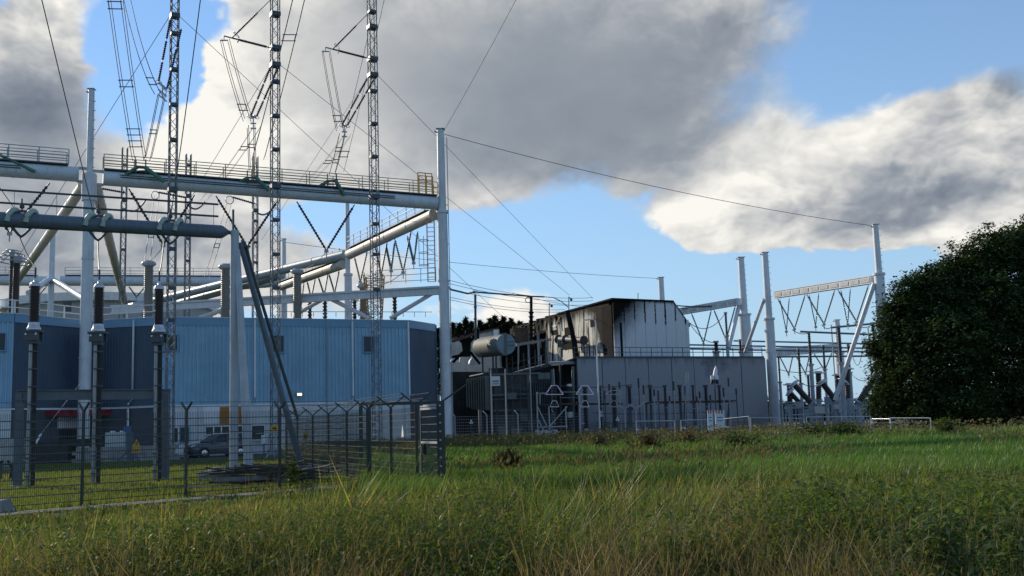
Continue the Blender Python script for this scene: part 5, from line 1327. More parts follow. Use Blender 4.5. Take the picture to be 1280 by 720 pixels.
# ------------------------------------------------------------------ transformer cell left of the wall
fw = thing('fire_wall', 'sooty black fire wall behind the transformer', 'wall', P(640, 545, 127))
MB().slab(flat(P(556, 500, 122)), flat(P(612, 500, 125)), 0.4, 0, 8.0).build('wall_slab', M_SOOTCONC, fw)
MB().slab(flat(P(612, 500, 127)), flat(P(724, 500, 124)), 0.4, 0, WALL_Z - 0.5).build('wall_slab', M_SOOTCONC, fw)
tf = thing('power_transformer', 'scorched grey power transformer with radiator fins and cross-braced tank', 'transformer', P(650, 550, 114))
x0, x1 = P(613, 500, 114).x, P(690, 500, 114).x; xm = P(632, 500, 114).x; xr = P(661, 500, 114).x
MB().box(((x0 + x1) / 2 + 0.2, 117.5, 3.9), (x1 - x0 - 0.4, 5.4, 6.4)).build('tank', M_TANKSH, tf)
MB().box(((x0 + x1) / 2, 117, 0.35), (x1 - x0 + 0.6, 6.6, 0.7)).build('plinth', M_SOOTCONC, tf)
for x in (x0 + 0.1, xm, xr): MB().box((x, 114.55, 3.9), (0.28, 0.3, 6.6)).build('tank_rib', M_TANK, tf)
for z in (3.2, 4.9, 7.15): MB().box(((x0 + x1) / 2 - 0.6, 114.5, z), (x1 - x0 - 1.0, 0.24, 0.22)).build('tank_rib', M_TANK, tf)
for k in range(9):
    u = 588 + 2.9 * k; p = P(u, 490, 117.6 - 0.4 * k)
    top, bot = P(u, 474 - 0.55 * k, 117.6 - 0.4 * k).z, P(u, 509 + 0.4 * k, 117.6 - 0.4 * k).z
    MB().box((p.x, p.y, (top + bot) / 2), (0.09, 1.7, top - bot), (1, -0.5, 0)).build('radiator_fin', M_TANK, tf)
for k in range(10):
    u = 664 + 2.7 * k; p = P(u, 500, 116); top, bot = P(u, 478, 116).z, P(u, 520, 116).z
    MB().box((p.x, 114.2 + 0.05 * k, (top + bot) / 2), (0.10, 1.2, top - bot)).build('radiator_fin', M_TANKSH, tf)
for (u0, v0, u1, v1, r_) in ((616, 500, 660, 498, 0.1), (640, 470, 642, 535, 0.12), (650, 470, 652, 545, 0.09), (622, 512, 622, 545, 0.11), (634, 484, 662, 488, 0.08), (690, 462, 691, 545, 0.14), (700, 455, 701, 540, 0.1), (716, 458, 717, 540, 0.16), (600, 512, 601, 545, 0.2)):
    MB().tube(P(u0, v0, 113.9), P(u1, v1, 113.9), r_, 8).build('oil_pipe', M_TANKSH if r_ < 0.13 else M_TANK, tf)
for (u, v, w_, h_) in ((640, 495, 1.0, 0.7), (655, 520, 0.8, 1.1), (646, 540, 1.2, 0.9), (680, 470, 1.3, 0.7), (670, 540, 0.9, 1.2)):
    p = P(u, v, 113.7); MB().box((p.x, 113.7, p.z), (w_, 0.5, h_)).build('terminal_box', M_TANK if w_ > 0.95 else M_TANKSH, tf)
MB().tube(P(588, 471, 117), P(613, 466, 114.5), 0.16, 8).tube(P(590, 510, 117), P(613, 512, 114.5), 0.16, 8).build('radiator_header', M_TANKSH, tf)
MB().box(P(628, 540, 113.6), (0.9, 0.6, 1.3)).build('control_cabinet', M_TANK, tf)
sg = thing('white_sign', 'white rectangular sign with two dark bars on the transformer fence', 'sign', P(619.5, 482, 110))
p = P(619.5, 476.3, 110); MB().box((p.x, 110, p.z), (0.92, 0.04, 1.0)).build('sign_plate', M_SIGNWHITE, sg)
for z, w_ in ((0.02, 0.72), (-0.1, 0.6), (-0.3, 0.78)): MB().box((p.x, 109.974, p.z + z), (w_, 0.01, 0.07)).build('sign_bar', M_BLACK, sg)
cons = thing('oil_conservator', 'large grey green oil tank lying above the transformer, one round end towards us', 'tank', P(620, 446, 117))
e0, e1 = P(632.5, 430.5, 115.5), P(602, 434.5, 121.5)
dc = (e1 - e0).normalized(); Rc = 13.3 * 115.5 / 1300
MB().tube(e0, e1, Rc, 28, cap=False).build('shell', M_TANK, cons)
MB().lathe(e0 + dc * 0.05, e0 - dc * 0.12, [(0, Rc), (0.5, Rc * 0.995), (0.8, Rc * 0.97), (1, Rc * 0.9)], 28).build('end_cap', mat('blue_grey_end_plate', (0.17, 0.25, 0.29), 0.5, 0, 0.14, 1.5, 0.35), cons)
MB().lathe(e1 - dc * 0.05, e1 + dc * 0.2, [(0, Rc), (1, Rc * 0.85)], 28).build('end_cap', M_TANK, cons)
for t in (0.36,): MB().tube(e0.lerp(e1, t), e0.lerp(e1, t + 0.02), Rc * 1.02, 28, cap=False).build('weld_band', M_TANKSH, cons)
MB().box(e0 - dc * 0.2 - V3(0.25, 0, -0.02), (0.55, 0.14, Rc * 2.1)).build('end_strap', M_TANK, cons)
for z in (-0.12, 0.3): MB().box(e0 - dc * 0.14 + V3(0.4, 0, z), (1.2, 0.05, 0.06)).build('end_stiffener', M_TANKSH, cons)
for t in (0.2, 0.75):
    p = e0.lerp(e1, t)
    for s in (-0.6, 0.6): MB().bar(V3(p.x + s, p.y, 7.0), V3(p.x + s, p.y, p.z - Rc * 0.8), 0.2).build('support_leg', M_TANKSH, cons)
# steel platform with railing and rods
pf2 = thing('steel_platform', 'burnt steel platform with railings between oil tank and scorched wall', 'platform', P(668, 460, 118))
MB().hexa([P(640, 470, 120), P(684, 459, 117), P(690, 456, 122), P(650, 466, 126)], [x + V3(0, 0, 0.35) for x in (P(640, 470, 120), P(684, 459, 117), P(690, 456, 122), P(650, 466, 126))]).build('deck', M_TANKSH, pf2)
for k in range(7):
    t = k / 6; a = P(641, 468, 119.5).lerp(P(684, 456.5, 117), t); MB().bar(a, a + V3(0, 0, 2.1 if k % 2 == 0 else 1.3), 0.12).build('rail_post', M_GALV if k % 2 else M_TANKSH, pf2)
for dz in (0.6, 1.25): MB().bar(P(641, 468, 119.5) + V3(0, 0, dz), P(684, 456.5, 117) + V3(0, 0, dz), 0.08).build('handrail', M_TANKSH, pf2)
MB().bar(P(645, 431, 119), P(688, 424.5, 121), 0.5, 0.32).bar(P(684, 424, 120), P(684, 458, 120), 0.36).build('portal_beam', mat('ash_grey_steel', (0.26, 0.25, 0.235), 0.75, 0, 0.25, 2.0, 0.4), pf2)
for k in range(9):
    u = 648 + 4.2 * k; MB().bar(P(u, 430 - k * 0.6, 120), P(u + r4.uniform(-1, 1), 455, 120), r4.uniform(0.08, 0.3)).build('charred_post', M_SOOT if k % 3 else M_GALV, pf2)
MB().hexa([P(684, 456, 119), P(722, 455, 119), P(722, 454, 125), P(690, 455, 125)], [x + V3(0, 0, 0.3) for x in (P(684, 456, 119), P(722, 455, 119), P(722, 454, 125), P(690, 455, 125))]).build('balcony_slab', M_CONC2, pf2)
MB().box(P(652, 420, 125), (1.6, 1.6, 1.9)).build('hanging_sheet', M_RUST, pf2)
# charred steel stump in front of the pale shed
st = thing('charred_stump', 'charred black steel column with forked arms between corner mast and oil tank', 'steel column', P(583, 446, 118))
MB().hexa([P(579, 446, 118), P(588, 446, 118), P(588, 446, 119), P(579, 446, 119)], [P(576, 423, 118), P(589, 421, 118), P(589, 421, 119), P(576, 423, 119)]).build('trunk', M_SOOT, st)
for a, b in (((577, 428, 118), (571, 417, 118)), ((587, 428, 118), (597, 416, 118)), ((580, 420, 118), (588, 415, 118)), ((565, 427, 117), (595, 417, 117)), ((579, 440, 118), (566, 453, 118)), ((588, 440, 118), (600, 455, 118)), ((562, 447, 117), (590, 442, 117))): MB().bar(P(*a), P(*b), 0.3).build('arm', M_RUST if a[0] == 565 else M_SOOT, st)
MB().box(P(594.5, 419, 117.5), (0.8, 0.7, 0.8)).build('joint_box', M_SOOT, st)
shed = thing('pale_shed', 'pale cream low building behind the transformer, below the pine tops', 'building', P(600, 450, 150))
M_CREAM = mat('smoke_stained_cream_wall', (0.52, 0.50, 0.45), 0.8, 0, 0.18, 0.6, 0.35)
MB().hexa([P(552, 470, 146), P(626, 470, 150), P(628, 470, 160), P(552, 470, 160)], [P(552, 426, 146), P(622, 411, 150), P(624, 412, 160), P(552, 425, 160)]).build('wall', M_CREAM, shed)
MB().bar(P(552, 425.5, 145.9), P(623, 410.5, 149.9), 0.3, 0.25).build('roof_edge', M_RUST, shed)
MB().box(P(620, 417, 149), (0.7, 0.3, 1.1)).build('white_panel', M_SIGNWHITE, shed)
MB().box(P(561, 437, 145.6), (0.8, 0.3, 1.2)).build('burnt_window', M_SOOT, shed)
for (u, v, w_, h_, txt) in ((591, 451, 1.0, 0.75, 'largest'), (576, 450, 0.4, 0.9, 'narrow upright'), (567, 450, 0.8, 0.5, 'flat left')):
    p = P(u, v, 119.5); tag(MB().lathe((p.x, p.y, p.z - h_ * 0.5), (p.x, p.y, p.z + h_ * 0.6), [(0, w_ * 0.55), (0.4, w_ * 0.5), (0.8, w_ * 0.25), (1, w_ * 0.08)], 9).build('foam_remnant', M_SIGNWHITE), '%s white debris lump on top of the sooty wall' % txt, 'debris')

# galvanised fence in front of the transformer, cranked posts
f4 = thing('security_fence', 'grey mesh fence with cranked post tops in front of the transformer', 'fence', P(650, 552, 108))
us4 = [556, 569, 609, 648, 694, 733, 769, 800]
pp4 = [flat(P(u, 540, 106.5 + 0.035 * (u - 569))) for u in us4]
for p in pp4:
    po = MB().box((p.x, p.y, 1.35), (0.13, 0.13, 2.7)).build('fence_post', M_GALV, f4); MB().bar((p.x, p.y, 2.68), (p.x - 0.35, p.y - 0.1, 3.1), 0.1).build('cranked_top', M_GALV, po)
for i in range(len(pp4) - 1): wire_panel(pp4[i], pp4[i + 1], 0.2, 2.6, f4, hstep=0.3, vstep=0.2, th=0.022, tv=0.012, m_=M_GALV)
MB().bar(pp4[0] + V3(0, -0.08, 0.75), pp4[2] + V3(0, -0.08, 0.85), 0.07).build('loose_rail', M_PALLET, f4)
for i, (u, txt) in enumerate(((614, 'left, beside the white sign'), (632, 'middle'), (663, 'right'))):
    r_ = thing('slim_pole', 'slim galvanised pole in front of the transformer, the %s one' % txt, 'pole', flat(P(u, 545, 110.5)), 'slim poles in front of the transformer')
    t = P(u - 0.5, 461, 110.5); MB().tube((t.x, 110.5, 0), (t.x, 110.5, t.z), 0.085, 8, 0.06).build('pole', M_GALV, r_); MB().tube((t.x, 110.5, 0), (t.x, 110.5, 0.3), 0.2, 8).build('base_block', M_CONC, r_)
for (u, v, Y, txt) in ((589, 527, 106, 'on the grey fence before the sooty wall'), (772, 523.5, 109, 'on a black post by the concrete wall')):
    p = P(u, v, Y); r_ = thing('warning_triangle', 'small white warning triangle ' + txt, 'warning sign', (p.x, Y, 0))
    MB().poly_prism([(p.x - 0.2, Y, p.z - 0.2), (p.x + 0.2, Y, p.z - 0.2), (p.x, Y, p.z + 0.25)], (0, 0.03, 0)).build('triangle', M_SIGNWHITE, r_); MB().box((p.x, Y - 0.008, p.z - 0.07), (0.06, 0.006, 0.16)).build('mark', M_BLACK, r_)
    MB().box((p.x, Y + 0.06, p.z / 2), (0.09, 0.06, p.z)).build('post', M_DARKSTEEL, r_)

# ------------------------------------------------------------------ switchgear row in front of the concrete wall
lamp = thing('street_lamp', 'slim white lamp post with a bent arm in front of the burnt corner', 'lamp post', flat(P(745, 540, 111)))
t = P(744.5, 401, 111)
MB().tube((t.x, 111, 0), (t.x, 111, t.z - 0.3), 0.10, 10, 0.075).path([(t.x, 111, t.z - 0.35), (t.x - 0.05, 111, t.z), (t.x - 0.25, 111, t.z + 0.16), (t.x - 0.85, 111, t.z + 0.16)], 0.07, 8).build('pole', M_WHITE, lamp)
MB().box((t.x - 0.95, 111, t.z + 0.12), (0.55, 0.2, 0.12)).build('lamp_head', M_WHITE, lamp)
G10 = 'dark post insulators in front of the concrete wall'
for (u, v0, v1, w_, Y, txt) in ((711.5, 483, 518, 0.22, 113, 'with blue caps, left end of the row'), (749.5, 485, 535, 0.2, 113, 'just right of the lamp post'), (786.5, 485, 504, 0.22, 114, 'third, left of the forked frame'), (812.5, 484, 503, 0.19, 115, 'fourth, with a lower twin below the rusty beam'), (831, 484, 502, 0.16, 116, 'fifth, at the end of the thin upper rail'), (849.5, 484, 504, 0.2, 116.5, 'sixth, left of the raised ladder'), (866, 484, 503, 0.13, 117, 'seventh, slim'), (882, 484, 504, 0.2, 117.5, 'eighth, left of the floodlight pole'), (899, 484, 510, 0.16, 118, 'ninth, right of the floodlight pole')):
    t, b = P(u, v0, Y), P(u, v1, Y)
    r_ = thing('post_insulator', 'dark post insulator ' + txt, 'insulator', (t.x, Y, 0), G10)
    MB().shed((t.x, Y, b.z), (t.x, Y, t.z), w_ * 0.72, w_ * 1.22, 11, 10).build('sheds', M_INS, r_)
    MB().tube((t.x, Y, t.z), (t.x, Y, t.z + 0.25), w_ * 1.4, 10).build('cap', M_ALU if u < 720 else M_DARKSTEEL, r_)
    if b.z > 0.5: MB().box((t.x, Y, b.z / 2), (0.26, 0.24, b.z)).build('pedestal', M_DARKSTEEL if u > 720 else M_INS, r_)
    if u < 760: MB().tube((t.x, Y, 2.2), (t.x, Y, 2.8), 0.36, 10).build('mid_collar', M_ALU, r_)
sb = thing('rusty_beam', 'long rust brown beam carrying the dark post insulators along the wall', 'beam', P(805, 505, 115))
MB().bar(P(690, 505, 111.5), P(778, 505, 113.5), 0.22, 0.2).bar(P(806, 503.5, 114.5), P(919, 501.5, 119), 0.3, 0.26).build('beam', M_RUST, sb)
for u, Y in ((808, 114.8), (833, 115.8), (856, 116.6), (912, 118.8)): MB().bar(P(u, 504, Y), P(u + (0 if u < 900 else -4), 541, Y), 0.22).build('beam_post', M_DARKSTEEL, sb)
mb = MB().bar(P(806, 484, 114.5), P(831, 484, 115.8), 0.06)
mb.build('upper_rail', M_DARKSTEEL, sb); MB().bar(P(700, 490, 111.8), P(918, 490, 119), 0.07).bar(P(700, 497, 111.8), P(918, 497.5, 119), 0.06).build('contact_rail', M_GALV, sb)
G11 = 'white trapezoid corona frames'
for (u, txt) in ((693, 'left'), (731, 'middle'), (767, 'right, flattened')):
    r_ = thing('corona_frame', '%s of three white trapezoid frames round dark insulators' % txt, 'corona frame', flat(P(u, 540, 111)), G11)
    Y = 111.0; h = 0.9
    def q(du, v, dy=0): return P(u + du, v, Y + dy)
    lo, hi, yy = (11, 493, 482) if u < 760 else (10, 493, 488)
    wT = (3.5, )[0]
    mb = MB()
    for dy in (-0.8, 0.8):
        mb.bar(q(-lo, hi, dy), q(lo, hi, dy), 0.09).bar(q(-lo, hi, dy), q(-wT, yy, dy * 0.5), 0.08).bar(q(lo, hi, dy), q(wT, yy, dy * 0.5), 0.08).bar(q(-wT, yy, dy * 0.5), q(wT, yy, dy * 0.5), 0.08)
    for du in (-lo, lo): mb.bar(q(du, hi, -0.8), q(du, hi, 0.8), 0.08)
    mb.build('upper_frame', M_SIGNWHITE if u < 760 else M_GALV, r_, kind='stuff')
    mb = MB()
    for dy in (-0.45, 0.45): mb.bar(q(-5.5, 508.5, dy), q(5.5, 508.5, dy), 0.08).bar(q(-5.5, 508.5, dy), q(-2.5, 501, dy), 0.07).bar(q(5.5, 508.5, dy), q(2.5, 501, dy), 0.07).bar(q(-2.5, 501, dy), q(2.5, 501, dy), 0.07)
    mb.build('lower_frame', M_SIGNWHITE if u < 760 else M_GALV, r_, kind='stuff')
    t = q(0, 484); MB().shed((t.x, Y, 1.0), (t.x, Y, t.z), 0.2, 0.32, 14, 10).build('sheds', M_INS, r_); MB().box((t.x, Y, 0.5), (0.4, 0.4, 1.0)).build('pedestal', M_GALV, r_)
    if u == 693: MB().tube(q(0, 482), q(-1, 461), 0.06, 6).build('lead_rod', M_GALV, r_)
fr = thing('truss_frame', 'white and grey braced steel frame left in front of the concrete wall', 'steel frame', flat(P(690, 545, 109.5)))
for u in (671, 686, 707, 724): MB().bar(P(u, 490 if u in (671, 724) else 508, 109.5), flat(P(u + 1.5, 545, 109.5)), 0.13 if u != 724 else 0.2).build('frame_post', M_GALV, fr)
for a, b in (((672, 508), (684, 534)), ((671, 521), (681, 541)), ((709, 508), (687, 533)), ((671, 491.5), (684, 491.5)), ((672, 506), (724, 504.5)), ((672, 534), (710, 533)), ((671, 541.5), (697, 541)), ((724, 529), (731, 529)), ((675, 491), (675, 505))): MB().bar(P(a[0], a[1], 109.4), P(b[0], b[1], 109.4), 0.11).build('frame_brace', M_GALV if a[1] != 506 else M_RUST, fr)
mb = MB(); p = P(683, 546, 108.9); MB().box((p.x, 109, 0.55), (2.3, 0.8, 0.9)).build('base_cabinet', M_GALV, fr)
ff = thing('forked_frame', 'pale forked steel frame with three V tops right of the lamp post', 'steel frame', flat(P(789, 545, 112)))
for u in (781, 795): MB().bar(P(u, 511, 112), flat(P(u + 1, 545, 112)), 0.13).build('fork_post', M_GALV, ff)
for a, b in (((768, 503), (781, 511)), ((788, 506), (781, 511)), ((788, 506), (795, 511)), ((807, 502), (795, 511))): MB().bar(P(a[0], a[1], 112), P(b[0], b[1], 112), 0.13).build('fork_arm', M_GALV, ff)
MB().box(P(788, 511, 112.5), (0.55, 0.5, 0.3)).box(P(788, 530, 112.5), (0.35, 0.4, 2.6)).build('fork_core', M_DARKSTEEL, ff)
for k, u in enumerate((757, 763, 776, 800, 806, 819, 824, 838, 844, 858, 872, 876, 889, 906, 913, 922)):
    Y = 112.5 + 0.032 * (u - 757); zt = r4.uniform(3.4, 5.2); p = P(u, 520, Y)
    r_ = thing('thin_support', 'thin support post with a small insulator before the concrete wall, %s from the lamp post' % ('first', 'second', 'third', 'fourth', 'fifth', 'sixth', 'seventh', 'eighth', 'ninth', 'tenth', 'eleventh', 'twelfth', 'thirteenth', 'fourteenth', 'fifteenth', 'sixteenth')[k], 'support post', (p.x, Y, 0), 'thin support posts before the concrete wall')
    MB().box((p.x, Y, zt / 2), (0.11, 0.11, zt)).build('post', M_GALV if k % 3 else M_DARKSTEEL, r_)
    MB().shed((p.x, Y, zt), (p.x, Y, zt + r4.uniform(0.5, 1.1)), 0.08, 0.14, 5, 8).build('sheds', M_INS if k % 2 else M_RUST, r_)
    MB().bar((p.x - 0.5, Y, zt * 0.8), (p.x + 0.5, Y, zt * 0.8 + 0.1), 0.07).build('cross_arm', M_GALV, r_)
for (a, b, txt) in (((740, 516, 111.6), (905, 513, 118), 'upper'), ((745, 528, 111.6), (880, 524, 116.5), 'lower'), ((700, 482, 112), (790, 480.5, 114), 'highest, at the left')):
    wire('thin %s cable strung along the switchgear row before the concrete wall' % txt, sagged(P(*a), P(*b), 0.25), 0.035, 'cables along the switchgear row')
ld = thing('raised_ladder', 'thin pale ladder frame leaning up in front of the concrete wall', 'ladder', flat(P(856, 545, 114.5)))
MB().bar(flat(P(856, 540, 114.5)), P(858, 465, 114.5), 0.07).bar(flat(P(859.5, 540, 114.5)), P(860.5, 466, 114.5), 0.06).build('ladder_stile', M_GALV, ld)
mb = MB()
for k in range(16): mb.bar(P(856.3 + 0.1 * k, 536 - 4.4 * k, 114.5), P(859.6 + 0.05 * k, 536 - 4.4 * k, 114.5), 0.05)
mb.build('ladder_rungs', M_GALV, ld, kind='stuff')
fl_ = thing('floodlight_mast', 'thin dark mast topped by white floodlights and cameras, before the concrete wall', 'floodlight', flat(P(893, 545, 112)))
t = P(893, 474, 112); MB().tube((t.x, 112, 0), (t.x, 112, t.z), 0.07, 8).build('pole', M_DARKSTEEL, fl_)
for s in (-0.22, 0.22):
    MB().lathe((t.x + s, 112, t.z - 0.05), (t.x + s * 1.35, 112, t.z - 0.5), [(0, 0.1), (0.4, 0.17), (1, 0.16)], 9).build('lamp_head', M_BLACK, fl_)
    MB().box((t.x + s * 1.1, 111.9, t.z + 0.18), (0.32, 0.4, 0.42), (1, 0.2 * s, 0)).build('lamp_housing', M_SIGNWHITE, fl_)
MB().lathe((t.x + 0.05, 112, t.z), (t.x + 0.25, 112, t.z + 1.4), [(0, 0.2), (0.3, 0.26), (0.7, 0.2), (1, 0.06)], 8).build('camera_housing', M_SIGNWHITE, fl_)
bar_ = thing('barrier_board', 'two white boards with red stripes along their tops below the floodlight mast', 'barrier', flat(P(897, 545, 96)))
for (u0, u1, Y) in ((884, 890.5, 96), (893.5, 905, 96)):
    a, b = P(u0, 513, Y), P(u1, 513, Y)
    B = MB().box(((a.x + b.x) / 2, Y, a.z - 0.95), (b.x - a.x, 0.12, 1.9)).build('board', mat('pale_blue_white_board', (0.60, 0.68, 0.76), 0.5, 0, 0.08, 3.0), bar_)
    n_ = max(2, round((u1 - u0) / 2.3)); 
    for k in range(0, n_ + 1, 2): MB().box((a.x + (b.x - a.x) * (k + 0.5) / (n_ + 1), Y - 0.07, a.z - 0.14), ((b.x - a.x) / (n_ + 1), 0.02, 0.3)).build('red_stripe', M_REDSTRIPE, B)
    for k in range(2): MB().box(((a.x + b.x) / 2, Y - 0.068, a.z - 0.65 - 0.3 * k), ((b.x - a.x) * 0.6, 0.014, 0.08)).build('printed_line', M_BLUEBOX, B)
# ------------------------------------------------------------------ right-hand gantries and switchyard
def box_beam(label, a, b, w, h, group=None):
    a, b = Vector(a), Vector(b)
    root = thing('box_beam', label, 'gantry beam', (a + b) / 2, group)
    MB().bar(a, b, w, h).build('beam', M_MAST, root)
    d = (b - a).normalized(); n = d.cross(V3(0, 0, 1)).normalized()
    if n.y > 0: n = -n
    L_ = (b - a).length; c = int(L_ / 1.6)
    for k in range(c):
        p = a + d * (L_ * (k + 0.5) / c) + n * (w / 2 + 0.02); MB().box(p, (L_ / c * 0.8, 0.05, h * 0.6), d).build('side_panel', mat('pale_weathered_panel', (0.46, 0.46, 0.43), 0.6, 0, 0.25, 2.0, 0.5), root)
    MB().bar(a + V3(0, 0, h / 2 + 0.05), b + V3(0, 0, h / 2 + 0.05), w * 1.15, 0.1).build('top_plate', M_WHITE, root)
    return root
gb0, gb1 = P(970, 369, 131), P(1092, 350, 115.5)
box_beam('pale box beam between the two masts left of the big tree', gb0, gb1, 0.8, 0.78, 'right-hand box beams')
ga0, ga1 = P(850, 388, 140), P(924, 377.5, 151)
ga0 = P(850, 390, 158)
box_beam('pale box beam from the burnt building to the mast behind the wall', ga0, ga1, 0.9, 0.9, 'right-hand box beams')
gc0, gc1 = P(968, 441, 170), P(1046, 435, 176)
box_beam('far low box beam seen through the switchgear', gc0, gc1, 0.8, 1.3, 'right-hand box beams')
for (a, b, r, txt) in ((P(955, 374, 132), P(931, 441, 138), 0.22, 'left of the mast at the wall end'), (P(1093, 354, 114.5), P(1044, 500, 118), 0.26, 'leaning left of the mast by the tree'), (P(924, 381, 152), P(911, 435, 150), 0.3, 'left of the mast behind the wall')):
    tag(MB().tube(a, b, r, 12).build('raking_strut', M_MAST), 'pale raking strut ' + txt, 'strut', 'raking struts of the right-hand masts')
G12 = 'V strings under the right-hand box beams'
def b_on(u): return on(gb0, gb1, u) - V3(0, 0, 0.5)
for (ua, ub, uap, vap, txt) in ((972, 1006, 990, 411, 'left'), (1008, 1043, 1027, 405, 'middle'), (1047, 1085, 1067, 402, 'right')):
    m_ = mat('slate_insulator', (0.07, 0.10, 0.12), 0.5, 0, 0.1, 3.0)
    vee('slender V insulator string under the box beam by the tree, the %s one' % txt, b_on(ua), b_on(ub), at_row(b_on(uap) + V3(0, 0, 0), vap), 0.11, G12, m_, 18)
    u2 = uap - 7
    vee('thin blue glass string pair behind the %s V of that box beam' % txt, b_on(u2 - 6) + V3(0, 1.0, 0), b_on(u2 + 6) + V3(0, 1.0, 0), at_row(b_on(u2 - 0.5) + V3(0.0, 1.0, 0), vap + 3), 0.085, G12, M_GLASSINS, 18)
def a_on(u): return on(ga0, ga1, u) - V3(0, 0, 0.45)
for (ua, ub, uap, vap, txt) in ((864, 889, 877, 429, 'left'), (892, 919, 905, 425, 'right')):
    vee('slender V insulator string above the concrete wall, the %s one' % txt, a_on(ua), a_on(ub), at_row(a_on(uap), vap), 0.13, G12, mat('slate_insulator', (0, 0, 0)), 18)
for (ua, ub, uap, vap, txt) in ((974, 991, 984, 468, 'left'), (994, 1012, 1005, 467, 'middle'), (1017, 1040, 1029, 463, 'right')):
    vee('small far V string under the low box beam, the %s one' % txt, on(gc0, gc1, ua) - V3(0, 0, 0.6), on(gc0, gc1, ub) - V3(0, 0, 0.6), at_row(on(gc0, gc1, uap), vap), 0.13, G12, mat('slate_insulator', (0, 0, 0)), 14)
G13 = 'bus tubes of the right-hand switchyard'
M_BUS = mat('bluish_bus_tube', (0.14, 0.20, 0.25), 0.45, 0.3, 0.1, 2.0)
for i, (a, b, txt) in enumerate(((P(860, 431, 150), P(1095, 435.5, 150), 'at the height of the wall rail'), (P(860, 436, 144), P(1095, 440, 142), 'just above the concrete wall top'), (P(917, 426, 156), P(1095, 430, 156), 'the one above its level neighbours'), (P(1000, 414.5, 126), P(1096, 418.5, 126), 'shorter, left end near the first V tips'), (P(1039, 409.5, 122), P(1098, 404, 120), 'short top one leading into the tree'), (P(970, 446, 138), P(1098, 445, 136), 'lowest, right of the wall-end mast'))):
    tag(MB().tube(a, b, 0.12, 8).build('bus_tube', M_BUS), 'horizontal bus tube of the switchyard, ' + txt, 'bus tube', G13)
G14 = 'bus supports of the switchyard'
def support(u, v_top, v_ins, Y, w, txt, v_b=520):
    t = P(u, v_top, Y); i = P(u, v_ins, Y)
    r_ = thing('bus_support', 'bus support post ' + txt, 'insulator post', (t.x, Y, 0), G14)
    MB().shed((t.x, Y, i.z), (t.x, Y, t.z), w * 0.7, w * 1.15, 14, 9).build('sheds', M_INS, r_)
    MB().tube((t.x, Y, 0), (t.x, Y, i.z), w * 1.2, 10).build('post', mat('blue_grey_post', (0.30, 0.36, 0.41), 0.5, 0.1, 0.1, 2.0), r_)
    MB().tube((t.x, Y, i.z - 0.1), (t.x, Y, i.z + 0.1), w * 1.9, 10).build('flange', M_GALV, r_); MB().tube((t.x, Y, t.z), (t.x, Y, t.z + 0.2), w * 1.3, 8).build('cap', M_GALV, r_)
support(1011, 416, 456, 126, 0.2, 'first right of the wall-end mast, under the short tube end')
support(1048, 409, 454, 122, 0.22, 'thickest, behind the long raking strut')
support(1060, 432, 466, 134, 0.18, 'just right of the raking strut')
support(1091, 405, 470, 119, 0.18, 'at the left rim of the tree')
support(998, 437, 480, 142, 0.2, 'second right of the wall-end mast')
support(1029, 433, 462, 150, 0.2, 'in front of the far low box beam')
support(973, 446, 478, 138, 0.16, 'right beside the wall-end mast')
support(1010, 470, 500, 136, 0.2, 'short one among the slanting insulators')
support(907, 392, 420, 137, 0.18, 'tall one standing on the concrete wall terrace')
support(895, 428, 440, 138, 0.3, 'stubby one on the terrace left of the tall one')
support(925, 426, 440, 140, 0.2, 'on the terrace right of the tall one')
for u, Y, v in ((1039, 128, 406), (1085, 121, 410)):
    t = P(u, v, Y); tag(MB().tube((t.x, Y, 0), (t.x, Y, t.z), 0.07, 6).build('slim_pole', M_GALV), 'slim bent-topped pole in the switchyard, ' + ('between the thick supports' if u == 1039 else 'beside the tree'), 'pole')
G15 = 'slanting breaker insulators'
def slant(u0, v0, u1, v1, Y, r, txt):
    a, b = P(u0, v0, Y), P(u1, v1, Y)
    r_ = thing('breaker_insulator', 'dark thick breaker insulator ' + txt, 'insulator', flat(b), G15)
    MB().shed(b, a, r * 0.9, r * 1.15, 12, 12).build('sheds', M_BROWN, r_)
    d = (a - b).normalized(); MB().tube(a, a + d * 0.3, r * 1.35, 12).build('cap', M_ALU, r_); MB().ring(a + d * 0.1, r * 2.1, 0.07, d).build('corona_ring', M_SIGNWHITE, r_)
    MB().tube(b - d * 0.2, b, r * 1.3, 12).box((b.x, Y, b.z / 2 - 0.1), (0.5, 0.5, max(0.3, b.z - 0.2))).build('pedestal', mat('blue_grey_post', (0, 0, 0)), r_)
slant(993, 481, 1013, 503, 124, 0.36, 'slanting up left, the largest left one')
slant(988, 491, 1000, 504, 128, 0.3, 'slanting up left, the small lower one')
slant(1028, 479, 1044, 500, 123, 0.36, 'slanting up left, next to the raking strut')
slant(1054, 478, 1041, 501, 125, 0.34, 'slanting up right, behind the raking strut')
slant(1090, 477, 1074, 502, 119, 0.36, 'slanting up right, under the tree rim')
slant(987, 482, 987.5, 505, 130, 0.36, 'upright, leftmost')
slant(1023, 467, 1023.5, 499, 131, 0.36, 'upright, with a wide white cap ring')
slant(1059, 462, 1060, 498, 128, 0.36, 'upright, right of the raking strut')
slant(1047, 470, 1047.5, 496, 140, 0.34, 'upright, farther behind the raking strut')
